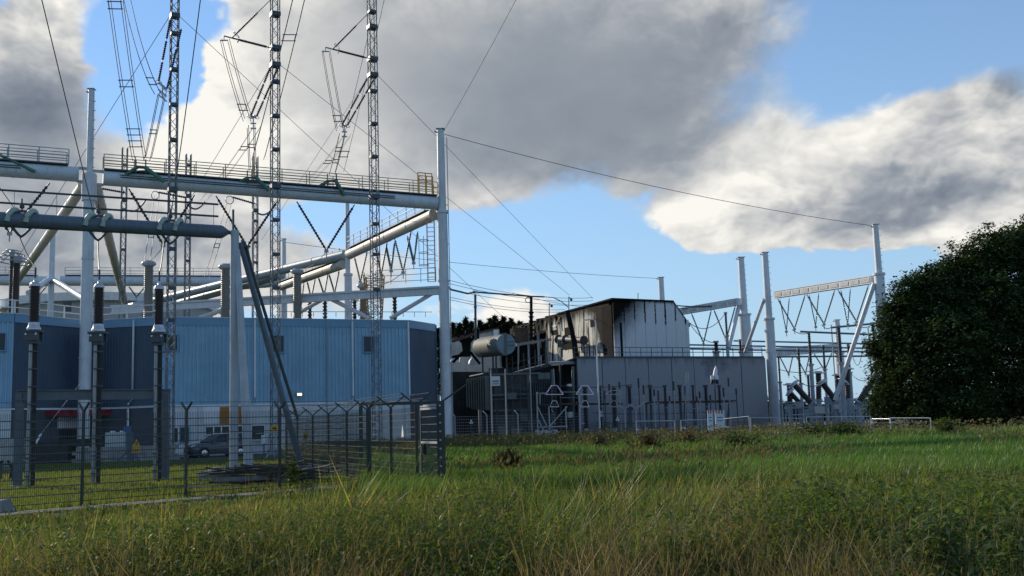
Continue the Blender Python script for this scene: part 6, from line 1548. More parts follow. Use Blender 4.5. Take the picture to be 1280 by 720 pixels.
# low steel frames and cabinets under the breakers
fr2 = thing('support_frame', 'pale blue grey support frames and drive boxes under the breakers', 'steel frame', flat(P(1030, 520, 126)))
mS = mat('blue_grey_post', (0, 0, 0)); r5 = random.Random(9)
for k in range(26):
    u = 982 + k * 4.2; Y = 122 + r5.uniform(0, 9); zt = r5.uniform(1.6, 3.6); x = P(u, 515, Y).x
    MB().box((x, Y, zt / 2), (0.16, 0.16, zt)).build('frame_leg', mS, fr2)
    if k % 3 == 0: MB().box((x + 0.4, Y, zt + 0.1), (r5.uniform(0.7, 1.4), 0.6, r5.uniform(0.5, 1.0))).build('drive_box', M_ALU if k % 2 else mS, fr2)
for z, Y in ((1.8, 123), (2.6, 125), (3.3, 127)): MB().bar((P(980, 510, Y).x, Y, z), (P(1086, 510, Y).x, Y, z), 0.14).build('frame_rail', mS, fr2)
# conductors of the switchyard
G16 = 'slack conductors in the switchyard'
for i, (a, b, s_, txt) in enumerate(((P(858, 400, 140), P(907, 391, 137), 1.6, 'from the burnt building corner to the tall terrace post'), (P(862, 404, 140), P(896, 428, 138), 0.8, 'from the burnt building corner to the stubby post'), (P(990, 412, 128), P(1011, 416, 126), 0.3, 'from the left V tip to the short bus tube'), (P(1027, 406, 123), P(1039, 409, 122), 0.3, 'from the middle V tip'), (P(1067, 403, 119), P(1091, 405, 119), 0.5, 'from the right V tip into the tree rim'), (P(992, 470, 124), P(1028, 478, 124), 0.8, 'between the two large slanting breakers'), (P(1060, 462, 128), P(1090, 470, 119), 0.9, 'right of the raking strut'), (P(1062, 432, 134), P(1078, 434, 130), 2.4, 'hanging in a deep loop'), (P(975, 462, 138), P(1029, 458, 150), 0.6, 'behind the wall-end mast'))):
    wire('slack conductor ' + txt, sagged(a, b, s_), 0.045, G16)
clp = thing('cable_clamp_group', 'burnt cable sockets and coils at the box beam end on the burnt building', 'cable ends', P(852, 398, 139))
for (u, v) in ((851, 396), (854, 401), (858, 404), (849, 391)): MB().lathe(P(u, v, 139), P(u + 3.5, v + 4, 138.5), [(0, 0.2), (0.5, 0.3), (1, 0.15)], 8).build('cable_socket', M_SOOT, clp)
MB().path([P(846, 382, 139), P(852, 382.5, 139), P(861, 383, 139), P(860, 386, 139), P(852, 386, 139)], 0.09, 6).bar(P(861, 383.5, 139), P(890, 383, 139), 0.22).build('cable_end', M_DARKSTEEL, clp)

# ------------------------------------------------------------------ temporary site fence panels in front
G17 = 'temporary site fence panels'
def site_panel(u0, v0, u1, v1, Y0, Y1, label, h=None, posts=(True, True)):
    a, b = P(u0, v0, Y0), P(u1, v1, Y1)
    root = thing('site_fence', label, 'fence panel', flat(a), G17)
    MB().tube(a, b, 0.035, 6).build('top_tube', M_ALU, root)
    for p in (a, b): MB().tube((p.x, p.y, 0), p, 0.04, 6).build('end_tube', M_ALU, root)
    fa, fb = flat(a), flat(b); zt = min(a.z, b.z)
    wire_panel(fa, fb, 0.25, zt - 0.03, root, hstep=0.24, vstep=0.16, th=0.008, tv=0.005, m_=M_GALV)
    MB().box(flat(a) + V3(0.15, -0.05, 1.0), (0.4, 0.05, 0.07)).build('coupler', M_SIGNWHITE, root)
    MB().box(flat(b) + V3(0, 0, 0.07), (0.7, 0.25, 0.14)).build('foot_block', M_CONC, root)
site_panel(795, 526.5, 843, 526, 78, 79, 'low site fence panel left of the barrier boards, leftmost')
site_panel(851, 525.5, 884, 524.5, 79, 80, 'site fence panel just left of the barrier boards')
site_panel(905, 523.5, 936, 520.5, 80, 78, 'site fence panel just right of the barrier boards')
site_panel(938, 522, 1005, 523, 84, 83, 'long site fence panel in front of the wall-end mast')
site_panel(1008, 521.5, 1088, 520.5, 83, 80, 'longest site fence panel below the breakers')
site_panel(1090, 523.5, 1112, 523.5, 81, 79, 'short site fence panel under the tree rim')
site_panel(1113, 522.5, 1163, 522.5, 78, 75, 'rightmost site fence panel, in front of the dark tree')
rl = tag(MB().tube(P(972, 541, 78), P(1007, 540.5, 78), 0.04, 6).tube(P(1000, 534.5, 79), P(1012, 534.5, 79), 0.06, 6).build('white_rail', M_SIGNWHITE), 'short white rail lying in the weeds before the site fence', 'rail')

# ------------------------------------------------------------------ far low round building behind the hall roof
rh = thing('round_building', 'far low round grey building with a white roof rim behind the white mast', 'building', P(115, 400, 165))
c = P(112, 385, 172)
MB().tube((c.x, 182, 0), (c.x, 182, P(100, 379, 168).z), 17, 48).build('drum_wall', mat('grey_drum_cladding', (0.34, 0.36, 0.38), 0.6, 0, 0.08, 0.8, 0.2), rh)
MB().tube((c.x, 182, P(100, 379, 168).z), (c.x, 182, P(100, 369, 168).z), 18.0, 48).build('roof_rim', M_WHITE, rh)
MB().lathe((c.x, 182, P(100, 369, 168).z), (c.x, 182, P(100, 366, 168).z), [(0, 17.5), (1, 4)], 48).build('roof', M_ROOF, rh)
MB().box(P(84, 383, 160), (1.0, 0.8, 1.5)).build('roof_vent', M_DARKSTEEL, rh)
# ------------------------------------------------------------------ parked car
def build_car(px, py, heading):
    root = thing('parked_car', 'dark grey estate car parked before the hall, partly hidden by the front columns', 'car', (px, py, 0))
    h = Vector((math.cos(heading), math.sin(heading), 0)); s_ = Vector((-h.y, h.x, 0))
    def T(x, y, z): return V3(px, py, 0) + h * x + s_ * y + V3(0, 0, z)
    # sections: x, sill z, belt z, half width at sill / belt
    S = [(2.22, 0.42, 0.62, 0.62, 0.66), (2.12, 0.30, 0.80, 0.80, 0.82), (1.75, 0.24, 0.93, 0.90, 0.88), (1.15, 0.24, 1.02, 0.92, 0.89), (0.7, 0.24, 1.07, 0.92, 0.88), (-0.4, 0.24, 1.09, 0.92, 0.88), (-1.4, 0.26, 1.11, 0.92, 0.87), (-2.0, 0.32, 1.08, 0.88, 0.84), (-2.2, 0.42, 0.95, 0.78, 0.78)]
    vs, fs = [], []
    for x, zs, zb, ws, wb in S:
        ring = [(-ws * 0.92, zs), (-ws, zs + 0.15), (-ws, (zs + zb) / 2), (-wb, zb - 0.06), (-wb * 0.93, zb), (wb * 0.93, zb), (wb, zb - 0.06), (ws, (zs + zb) / 2), (ws, zs + 0.15), (ws * 0.92, zs)]
        vs += [T(x, y, z) for y, z in ring]
    n = 10
    for i in range(len(S) - 1):
        for k in range(n): fs.append((i * n + k, i * n + (k + 1) % n, (i + 1) * n + (k + 1) % n, (i + 1) * n + k))
    fs += [tuple(reversed(range(n))), tuple((len(S) - 1) * n + k for k in range(n))]
    fs = [tuple(reversed(f)) for f in fs]
    MB().add(vs, fs, True).build('body', M_CAR, root)
    # roof and pillars
    R = [(0.95, 1.04, 0.80), (0.15, 1.58, 0.60), (-0.5, 1.66, 0.62), (-1.4, 1.64, 0.61), (-1.95, 1.45, 0.60)]
    top = [T(x, y * 1.0, z) for x, z, w in R[1:] for y in (-w, w)]
    MB().add([T(x, y, z + dz) for x, z, w in R[1:] for y in (-w, w) for dz in (0.0, -0.06)], [(4 * i, 4 * i + 2, 4 * i + 6, 4 * i + 4) for i in range(3)] + [(4 * i + 1, 4 * i + 5, 4 * i + 7, 4 * i + 3) for i in range(3)] + [(4 * i, 4 * i + 4, 4 * i + 5, 4 * i + 1) for i in range(3)] + [(4 * i + 2, 4 * i + 3, 4 * i + 7, 4 * i + 6) for i in range(3)], True).build('roof', M_CAR, root)
    for y in (-1, 1):
        mb = MB().bar(T(0.98, 0.80 * y, 1.03), T(0.15, 0.6 * y, 1.58), 0.09).bar(T(-0.35, 0.86 * y, 1.06), T(-0.4, 0.61 * y, 1.63), 0.09).bar(T(-1.3, 0.86 * y, 1.08), T(-1.25, 0.6 * y, 1.62), 0.08).bar(T(-2.1, 0.8 * y, 1.02), T(-1.95, 0.6 * y, 1.45), 0.14)
        mb.build('pillars', M_CAR, root, kind='stuff')
        g = [T(0.88, 0.8 * y, 1.06), T(-2.05, 0.78 * y, 1.09), T(-1.9, 0.585 * y, 1.43), T(-1.4, 0.585 * y, 1.6), T(-0.45, 0.585 * y, 1.62), T(0.12, 0.575 * y, 1.55)]
        MB().poly_prism(g if y > 0 else g[::-1], s_ * (-0.03 * y)).build('side_window', M_DARKGLASS, root)
        for x in (1.38, -1.32):
            w = MB().tube(T(x, 0.74 * y, 0.34), T(x, 0.94 * y, 0.34), 0.34, 22).build('wheel', M_TYRE, root)
            MB().lathe(T(x, 0.9 * y, 0.34), T(x, 0.955 * y, 0.34), [(0, 0.235), (0.6, 0.23), (0.75, 0.2), (1, 0.06)], 14).build('rim', M_CHROME, w)
            MB().ring(T(x, 0.90 * y, 0.34), 0.39, 0.045, s_, 20).build('wheel_arch', M_BLACK, root)
        MB().box(T(0.72, 0.98 * y, 1.12), (0.16, 0.2, 0.14), h).build('wing_mirror', M_CAR, root)
        MB().poly_prism([T(2.17, 0.45 * y, 0.78), T(2.0, 0.78 * y, 0.80), T(1.88, 0.84 * y, 0.9), T(2.08, 0.5 * y, 0.88)][::(1 if y > 0 else -1)], h * 0.05).build('headlight', M_CHROME, root)
        for x in (0.0, -1.0): MB().box(T(x - 0.05, 0.925 * y, 0.92), (0.2, 0.03, 0.035), h).build('door_handle', M_CHROME, root)
        MB().bar(T(0.1, 0.58 * y, 1.66), T(-1.7, 0.57 * y, 1.66), 0.035).build('roof_rail', M_CHROME, root)
    g = [T(0.92, -0.76, 1.08), T(0.92, 0.76, 1.08), T(0.17, 0.56, 1.56), T(0.17, -0.56, 1.56)]
    MB().poly_prism(g, h * 0.03 + V3(0, 0, 0.03)).build('windscreen', M_DARKGLASS, root)
    g = [T(-2.12, -0.7, 1.08), T(-2.12, 0.7, 1.08), T(-1.97, 0.55, 1.42), T(-1.97, -0.55, 1.42)]
    MB().poly_prism(g[::-1], h * -0.03).build('rear_window', M_DARKGLASS, root)
    MB().box(T(2.2, 0, 0.72), (0.06, 0.95, 0.16), h).build('grille', M_BLACK, root)
    MB().box(T(2.22, 0, 0.42), (0.05, 1.2, 0.16), h).build('lower_grille', M_BLACK, root)
    MB().box(T(2.26, 0, 0.54), (0.02, 0.5, 0.11), h).build('number_plate', M_YELLOW, root)
    MB().box(T(2.24, 0, 0.74), (0.02, 0.14, 0.1), h).build('badge', M_CHROME, root)
pc = P(272, 568, 75.0)
build_car(pc.x, 75.0, math.radians(180 + 40))
# ------------------------------------------------------------------ plants
def leaf_mat(name, transl=0.35, rough=0.6, gloss=0.06):
    ma = bpy.data.materials.new(name); ma.use_nodes = True
    nt = ma.node_tree; N, L = nt.nodes, nt.links
    N.remove(N['Principled BSDF'])
    at = N.new('ShaderNodeAttribute'); at.attribute_name = 'tint'
    d = N.new('ShaderNodeBsdfDiffuse'); t = N.new('ShaderNodeBsdfTranslucent'); g = N.new('ShaderNodeBsdfGlossy'); g.inputs['Roughness'].default_value = 0.45
    L.new(at.outputs['Color'], d.inputs['Color'])
    vm = N.new('ShaderNodeVectorMath'); vm.operation = 'MULTIPLY'; vm.inputs[1].default_value = (1.3, 1.22, 0.55); L.new(at.outputs['Color'], vm.inputs[0]); L.new(vm.outputs[0], t.inputs['Color'])
    m1 = N.new('ShaderNodeMixShader'); m1.inputs[0].default_value = transl; L.new(d.outputs[0], m1.inputs[1]); L.new(t.outputs[0], m1.inputs[2])
    m2 = N.new('ShaderNodeMixShader'); m2.inputs[0].default_value = gloss; L.new(m1.outputs[0], m2.inputs[1]); L.new(g.outputs[0], m2.inputs[2])
    L.new(m2.outputs[0], N['Material Output'].inputs['Surface'])
    return ma
M_GRASS = leaf_mat('grass_blade', 0.48, gloss=0.03)
M_STRAW = leaf_mat('dry_grass', 0.25, gloss=0.03)
M_HERB = leaf_mat('herb_leaf', 0.45, gloss=0.025)
M_TREE = leaf_mat('tree_leaf', 0.16, gloss=0.05)
M_NEEDLE = leaf_mat('pine_needle', 0.1, gloss=0.02)
RS = np.random.RandomState(17)
def in_poly(x, y, poly):
    ins = np.zeros(len(x), bool); n = len(poly)
    for i in range(n):
        x0, y0 = poly[i]; x1, y1 = poly[(i + 1) % n]
        if y0 == y1: continue
        c = ((y0 > y) != (y1 > y)) & (x < (x1 - x0) * (y - y0) / (y1 - y0) + x0); ins ^= c
    return ins
def scatter(n, Y0, Y1, t0=-0.58, t1=0.58):
    Y = np.exp(RS.uniform(math.log(Y0), math.log(Y1), n)); X = RS.uniform(t0, t1, n) * Y
    return X, Y
HALL_POLY = [(v.x, v.y) for v in (HA, HB, HC, HD2, HE, HF, HG, HH)]
SITE = LAWN
def side_of(x, y):            # >0 : camera side of the front fence line
    return (x - FA.x) * FN.x + (y - FA.y) * FN.y
def free(x, y):
    "meadow ground: not the lawn, not under the path, the halls or the pad"
    s = side_of(x, y); along = (x - FA.x) * FD.x + (y - FA.y) * FD.y
    path = (s > 0.7) & (s < 1.65) & (along > -4.2) & (along < 8.2)
    left = in_poly(x, y, SITE)
    yard = in_poly(x, y, [(-15, 67.5), (-12.5, 75), (-8.6, 87), (-6.8, 92), (-6.8, 130), (-90, 130), (-90, 60)])
    pad = (y > 98) & (x > -6)
    return ~(path | left | yard | pad)
def palette(mix, cols):
    "mix: (n,k) weights -> colour"
    mix = mix / mix.sum(1, keepdims=True); return mix @ np.array(cols)
GREEN, LIGHT, OLIVE, STRAW, BROWN, DARKG = (0.064, 0.125, 0.028), (0.125, 0.195, 0.036), (0.165, 0.175, 0.054), (0.34, 0.27, 0.14), (0.13, 0.078, 0.042), (0.028, 0.058, 0.014)
def blades(x, y, h, w, lean, tint, wind=0.15):
    n = len(x); ph = RS.uniform(0, 2 * math.pi, n); th = RS.uniform(0, 2 * math.pi, n)
    wx, wy = np.cos(ph) * w / 2, np.sin(ph) * w / 2
    lx, ly = np.cos(th) * lean * h + wind * h, np.sin(th) * lean * h
    z0 = np.zeros(n); v = np.empty((n, 5, 3))
    v[:, 0] = np.stack([x - wx, y - wy, z0 - 0.02], 1); v[:, 1] = np.stack([x + wx, y + wy, z0 - 0.02], 1)
    mx, my, mz = x + lx * 0.28, y + ly * 0.28, h * 0.58
    v[:, 2] = np.stack([mx - wx * 0.8, my - wy * 0.8, mz], 1); v[:, 3] = np.stack([mx + wx * 0.8, my + wy * 0.8, mz], 1)
    v[:, 4] = np.stack([x + lx, y + ly, h * (1 - 0.35 * np.minimum(1, lean) ** 2)], 1)
    b = (np.arange(n) * 5)[:, None]
    f = np.concatenate([b + [0, 1, 3], b + [0, 3, 2], b + [2, 3, 4]], 1).reshape(-1, 3)
    return v.reshape(-1, 3), f, np.repeat(tint, 5, 0)
def stuff(name, parts, material, label, cat):
    off = 0; V, Fc, T = [], [], []
    for v, f, t in parts: V.append(v); Fc.append(f + off); T.append(t); off += len(v)
    me = raw_mesh(name, np.concatenate(V), np.concatenate(Fc), np.concatenate(T), material)
    o = bpy.data.objects.new(name, me); COL.objects.link(o); o['kind'] = 'stuff'; o['label'] = label; o['category'] = cat
    return o
def height_cap(x, y):
    "tall growth near the camera, lower towards the fences so that path and lawn stay in view"
    s = side_of(x, y)
    near = np.interp(y, [0, 7.6, 8.8, 12.8, 15, 22, 30], [0.42, 0.46, 0.95, 0.95, 0.46, 0.36, 0.34])
    left = np.interp(x / np.maximum(y, 1), [-0.3, -0.02], [0.0, 1.0])
    nl = np.interp(y, [0, 7.6, 8.8, 10.6, 12.5, 16, 24, 30], [0.42, 0.46, 0.88, 0.86, 0.40, 0.22, 0.13, 0.13])
    return near * left + nl * (1 - left)

# tall foreground grass, in tufts
def tufts(x, y, hcap, per, lean0, wbase, cls, classes, spread=0.075):
    n = len(x); hh = hcap * np.exp(RS.normal(-0.30, 0.40, n)); hh = np.minimum(hh, hcap * 1.25)
    ang = np.repeat(RS.uniform(0, 6.283, n), 0) if False else None
    X, Y, H = np.repeat(x, per), np.repeat(y, per), np.repeat(hh, per); m_ = len(X)
    a = RS.uniform(0, 6.283, m_); q = np.sqrt(RS.rand(m_)); sc = np.maximum(1, Y / 9.0) * spread
    ox, oy = np.cos(a) * q * sc, np.sin(a) * q * sc
    h = H * (0.45 + 0.6 * RS.rand(m_)); lean = np.abs(RS.normal(lean0, 0.16, m_)) + 0.22 * q
    w = wbase * np.maximum(1, Y / 9.0) ** 0.8 * (0.55 + 0.9 * RS.rand(m_))
    base = np.array(classes)[np.repeat(cls, per)]
    tint = base * (0.42 + 0.85 * RS.rand(m_, 1)) + np.array(STRAW) * (RS.rand(m_, 1) ** 6) * 0.5
    ph = RS.uniform(0, 2 * math.pi, m_); wx, wy = np.cos(ph) * w / 2, np.sin(ph) * w / 2
    lx, ly = np.cos(a) * lean * h + (vnoise(X, Y, 1.7) - 0.45) * 0.4 * h, np.sin(a) * lean * h
    bx, by = X + ox, Y + oy; z0 = np.zeros(m_); v = np.empty((m_, 5, 3))
    v[:, 0] = np.stack([bx - wx, by - wy, z0 - 0.02], 1); v[:, 1] = np.stack([bx + wx, by + wy, z0 - 0.02], 1)
    mx, my, mz = bx + lx * 0.25, by + ly * 0.25, h * 0.6
    v[:, 2] = np.stack([mx - wx * 0.85, my - wy * 0.85, mz], 1); v[:, 3] = np.stack([mx + wx * 0.85, my + wy * 0.85, mz], 1)
    v[:, 4] = np.stack([bx + lx, by + ly, h * (1 - 0.35 * np.minimum(1, lean) ** 2)], 1)
    b = (np.arange(m_) * 5)[:, None]; f = np.concatenate([b + [0, 1, 3], b + [0, 3, 2], b + [2, 3, 4]], 1).reshape(-1, 3)
    return v.reshape(-1, 3), f, np.repeat(tint, 5, 0)
def choose(weights):
    c = np.cumsum(weights / weights.sum(1, keepdims=True), 1); return (RS.rand(len(weights), 1) > c).sum(1).clip(0, weights.shape[1] - 1)
x, y = scatter(19000, 5.2, 31); k = free(x, y); x, y = x[k], y[k]
p1, p2, p3, p4 = vnoise(x, y, 2.3), vnoise(x + 50, y, 1.2), vnoise(x, y + 70, 5.0), vnoise(x + 31, y + 17, 0.6)
hc = height_cap(x, y) * (0.66 + 0.42 * p1 + 0.42 * p4)
W = np.stack([0.5 + np.clip(p2 - 0.4, 0, 1) * 3.5, 0.55 + np.clip(p3 - 0.42, 0, 1) * 3.0, 0.6 + np.clip(p1 - 0.5, 0, 1) * 1.5, np.clip(p1 - 0.50, 0, 1) * 3.0 * np.interp(y, [4, 9, 13], [1.5, 1.0, 0.5]) + 0.07, np.clip(0.38 - p2, 0, 1) * 1.6 + 0.03, 0.3 + np.clip(0.5 - p3, 0, 1)], 1)
g1 = tufts(x, y, hc, 13, 0.16, 0.0098, choose(W), (GREEN, LIGHT, OLIVE, STRAW, BROWN, DARKG))
stuff('tall_grass', [g1], M_GRASS, 'tall mixed green and straw coloured grass filling the foreground', 'grass')
# meadow further back
x, y = scatter(190000, 24, 104, -0.15, 0.60); k = free(x, y); x, y = x[k], y[k]
p1, p2, p3 = vnoise(x, y, 9.0), vnoise(x + 50, y, 3.5), vnoise(x, y + 70, 17.0)
tx = x / y
far = np.interp(y, [50, 72, 90], [0, 0.6, 1.0])
h = (0.30 + 0.22 * p1 + 0.45 * far * p2 * np.interp(tx, [0.08, 0.16], [1.0, 0.35])) * (0.5 + 0.8 * RS.rand(len(x)))
h += np.interp(tx, [0.12, 0.3], [0, 0.14]) * np.interp(y, [30, 45], [0, 1]) * RS.rand(len(x))
fresh = np.clip(1.15 - np.abs(y - 52) / 26, 0, 1) * (0.5 + p3)
mix = np.stack([1.0 + fresh * 2.0, 0.3 + fresh * 2.6, 0.25 + far * 0.4, np.clip(p2 - 0.6, 0, 1) * 1.0 + 0.02 + 0.2 * far, np.clip(far * 1.1 * (tx < 0.2) - 0.1, 0, 1) + np.clip(p1 - 0.62, 0, 1), 0.35 + 0.8 * far], 1)
mix *= RS.rand(len(x), 6) ** 2 + 0.05
tint = palette(mix, ((0.050, 0.135, 0.024), (0.100, 0.215, 0.032), OLIVE, STRAW, BROWN, DARKG))
w = 0.00062 * y * (0.7 + 0.7 * RS.rand(len(x))) + 0.006
g2 = blades(x, y, h, w, np.abs(RS.normal(0.25, 0.2, len(x))), tint)
stuff('meadow_grass', [g2], M_GRASS, 'fresh green meadow grass between the gate fence and the concrete wall', 'grass')
# mown lawn inside the fence
x, y = scatter(90000, 18, 70, -0.62, 0.0); k = in_poly(x, y, LAWN); x, y = x[k], y[k]
p1 = vnoise(x, y, 3.0)
h = (0.07 + 0.07 * p1) * (0.6 + 0.8 * RS.rand(len(x)))
near = np.clip(1 - (-side_of(x, y)) / 3.0, 0, 1); h += near * 0.10 * RS.rand(len(x))
mix = np.stack([0.35 + 0 * x, 1.6 + 0 * x, 0.5 + 0 * x, 0.22 * p1, 0.02 + 0 * x, 0.03 + 0 * x], 1) * (RS.rand(len(x), 6) ** 2 + 0.08)
tint = palette(mix, (GREEN, (0.11, 0.165, 0.022), OLIVE, STRAW, BROWN, DARKG))
g3 = blades(x, y, h, 0.00075 * y + 0.004, np.abs(RS.normal(0.3, 0.2, len(x))), tint)
stuff('lawn_grass', [g3], M_GRASS, 'short mown yellowish green lawn behind the front mesh fence', 'grass')
# weeds along the fence feet and at the hall wall behind the second fence
x1, y1 = RS.uniform(-13.0, -5.0, 16000), RS.uniform(52, 88, 16000)
x2, y2 = RS.uniform(-6, 60, 26000), RS.uniform(66, 96, 26000)
x, y = np.concatenate([x1, x2]), np.concatenate([y1, y2]); k = free(x, y); x, y = x[k], y[k]
p1 = vnoise(x, y, 4.0); h = (0.35 + 0.75 * p1) * (0.4 + 0.8 * RS.rand(len(x))) * np.where(x > 8, np.interp(y, [70, 84, 92], [0.32, 0.6, 0.9]), 1.0)
mix = np.stack([0.5 + 0 * x, 0.1 + 0 * x, 0.5 * p1, 0.2 * p1, np.clip(0.95 - x / 18, 0.12, 1), 0.9 + 0 * x], 1) * (RS.rand(len(x), 6) ** 2 + 0.05)
g4 = blades(x, y, h, 0.05 + 0.05 * RS.rand(len(x)), np.abs(RS.normal(0.3, 0.25, len(x))), palette(mix, (GREEN, LIGHT, OLIVE, STRAW, BROWN, DARKG)))
stuff('tall_weeds', [g4], M_GRASS, 'dark brown and green weeds along the far fences', 'weeds')

# rough strip of tan dry tufts at the near edge
x, y = scatter(5200, 7.0, 10.4); k = (vnoise(x + 4, y * 0.6, 0.9) * 0.55 + vnoise(x + 40, y * 0.6, 2.6) * 0.45 > 0.50); x, y = x[k], y[k]
TAN = (0.30, 0.215, 0.12)
g5 = tufts(x, y, 0.62 + 0.3 * vnoise(x, y, 0.7), 15, 0.10, 0.0062, choose(np.tile([1.0, 1.3, 0.7, 0.35], (len(x), 1))), (STRAW, TAN, (0.19, 0.12, 0.07), OLIVE), 0.06)
stuff('dry_tufts', [g5], M_STRAW, 'rough strip of tan dry grass tufts along the bottom of the picture', 'dry grass')
# seed stalks
def stalks(x, y, h, tint, hl=0.11, hw=0.0042, sw=0.0011):
    n = len(x); th = RS.uniform(0, 2 * math.pi, n); ln = np.abs(RS.normal(0.12, 0.12, n)); lx, ly = np.cos(th) * ln * h + 0.07 * h, np.sin(th) * ln * h
    ph = RS.uniform(0, math.pi, n); cx, cy = np.cos(ph), np.sin(ph); sc = np.maximum(1, y / 7.0)
    ws = sw * sc; wh = hw * np.maximum(1, y / 9.0) * (0.7 + 0.6 * RS.rand(n)); L_ = hl * (0.7 + 0.7 * RS.rand(n))
    tx, ty, tz = x + lx, y + ly, h
    dx, dy, dz = lx / h * 1.4, ly / h * 1.4, np.ones(n) * 0.75
    z0 = np.zeros(n); v = np.empty((n, 11, 3))
    v[:, 0] = np.stack([x - cx * ws, y - cy * ws, z0], 1); v[:, 1] = np.stack([x + cx * ws, y + cy * ws, z0], 1); v[:, 2] = np.stack([tx, ty, tz], 1)
    for j, (ax, ay) in enumerate(((cx, cy), (-cy, cx))):
        b = 3 + 4 * j
        v[:, b] = np.stack([tx - dx * 0.02, ty, tz - 0.01], 1)
        mxx, myy, mzz = tx + dx * L_ * 0.4, ty + dy * L_ * 0.4, tz + dz * L_ * 0.4
        v[:, b + 1] = np.stack([mxx - ax * wh, myy - ay * wh, mzz], 1); v[:, b + 2] = np.stack([mxx + ax * wh, myy + ay * wh, mzz], 1)
        v[:, b + 3] = np.stack([tx + dx * L_, ty + dy * L_, tz + dz * L_], 1)
    b = (np.arange(n) * 11)[:, None]
    f = np.concatenate([b + [0, 1, 2], b + [3, 5, 4], b + [4, 5, 6], b + [7, 9, 8], b + [8, 9, 10]], 1).reshape(-1, 3)
    return v.reshape(-1, 3), f, np.repeat(tint, 11, 0)
x, y = scatter(9000, 6.0, 22); k = free(x, y) & (vnoise(x, y, 2.6) * 0.6 + vnoise(x + 9, y, 0.8) * 0.4 > 0.52); x, y = x[k], y[k]
h = height_cap(x, y) * (0.62 + 0.58 * RS.rand(len(x)))
mix = np.stack([0.05 + 0 * x, 0.5 + 0 * x, 1.1 + 0 * x, 0.35 + 0 * x], 1) * (RS.rand(len(x), 4) ** 2 + 0.05)
s1 = stalks(x, y, h, palette(mix, (GREEN, OLIVE, STRAW, BROWN)), 0.10, 0.0052, 0.0014)
x, y = scatter(8000, 24, 95, -0.08, 0.55); k = free(x, y) & ((y > 62) | (vnoise(x, y, 5.0) > 0.72)); x, y = x[k], y[k]
h = 0.45 + 0.6 * RS.rand(len(x)) * np.interp(y, [30, 70], [0.5, 1.0])
mix = np.stack([0.3 + 0 * x, 0.8 + 0 * x, 0.3 + 0 * x, np.where(x / y < 0.2, 1.2, 0.3)], 1) * (RS.rand(len(x), 4) ** 2 + 0.05)
s2 = stalks(x, y, h, palette(mix, (OLIVE, STRAW, GREEN, BROWN)), 0.16, 0.010, 0.001)
x, y = scatter(2600, 6.9, 9.6); k = vnoise(x + 3, y, 1.3) > 0.38; x, y = x[k], y[k]
h = 0.35 + 0.65 * RS.rand(len(x)) ** 0.8
mix = np.stack([0.15 + 0 * x, 0.6 + 0 * x, 1.1 + 0 * x, 0.35 + 0 * x], 1) * (RS.rand(len(x), 4) ** 2 + 0.05)
s3 = stalks(x, y, h, palette(mix, (GREEN, OLIVE, STRAW, BROWN)), 0.10, 0.005, 0.0016)
stuff('seed_stalks', [s1, s2, s3], M_STRAW, 'dry straw coloured grass stalks with seed heads sticking out of the meadow', 'dry grass')

# leafy herbs (nettles and the like) in patches
def leaves(c, length, width, tint, droop=0.3):
    n = len(c); th = RS.uniform(0, 2 * math.pi, n); dz = RS.normal(-droop * 0.5, 0.45, n)
    d = np.stack([np.cos(th), np.sin(th), dz], 1); d /= np.linalg.norm(d, axis=1, keepdims=True)
    s = np.stack([-np.sin(th), np.cos(th), RS.normal(0, 0.3, n)], 1); s /= np.linalg.norm(s, axis=1, keepdims=True)
    L_ = (length * (0.6 + 0.8 * RS.rand(n)))[:, None]; W = (width * (0.6 + 0.8 * RS.rand(n)))[:, None]
    v = np.empty((n, 4, 3)); v[:, 0] = c; m_ = c + d * L_ * 0.45 + np.array([0, 0, 0.12]) * L_
    v[:, 1] = m_ - s * W / 2; v[:, 2] = m_ + s * W / 2; v[:, 3] = c + d * L_
    b = (np.arange(n) * 4)[:, None]; f = np.concatenate([b + [0, 2, 1], b + [1, 2, 3]], 1).reshape(-1, 3)
    return v.reshape(-1, 3), f, np.repeat(tint, 4, 0)
def herb_patch(n_plants, Y0, Y1, thr, per=28, size=0.075, t0=-0.56, t1=0.56):
    x, y = scatter(n_plants, Y0, Y1, t0, t1); k = free(x, y) & (vnoise(x + 13, y + 9, 2.8) > thr); x, y = x[k], y[k]
    hh = height_cap(x, y) * (0.55 + 0.5 * RS.rand(len(x)))
    xx, yy, hh2 = np.repeat(x, per), np.repeat(y, per), np.repeat(hh, per); n = len(xx); q = RS.rand(n) ** 0.7
    sc = np.maximum(1, yy / 9.0)
    c = np.stack([xx + RS.normal(0, 0.055, n), yy + RS.normal(0, 0.055, n), 0.08 + q * hh2], 1)
    mix = np.stack([1.0 + 0 * xx, 0.8 + 0 * xx, 0.5 + 0 * xx, 0.25 + 0 * xx], 1) * (RS.rand(n, 4) ** 2 + 0.05)
    return leaves(c, size * np.sqrt(sc), size * 0.48 * sc, palette(mix, (GREEN, LIGHT, OLIVE, DARKG)))
stuff('nettle_patch', [herb_patch(9000, 6.8, 18, 0.44, 32, 0.056), herb_patch(4200, 7.4, 14, 0.38, 34, 0.046, -0.56, -0.02), herb_patch(1300, 7, 10, 0.48, 34, 0.07, 0.12, 0.56)], M_HERB, 'patches of leafy green nettles growing through the foreground grass', 'weeds')

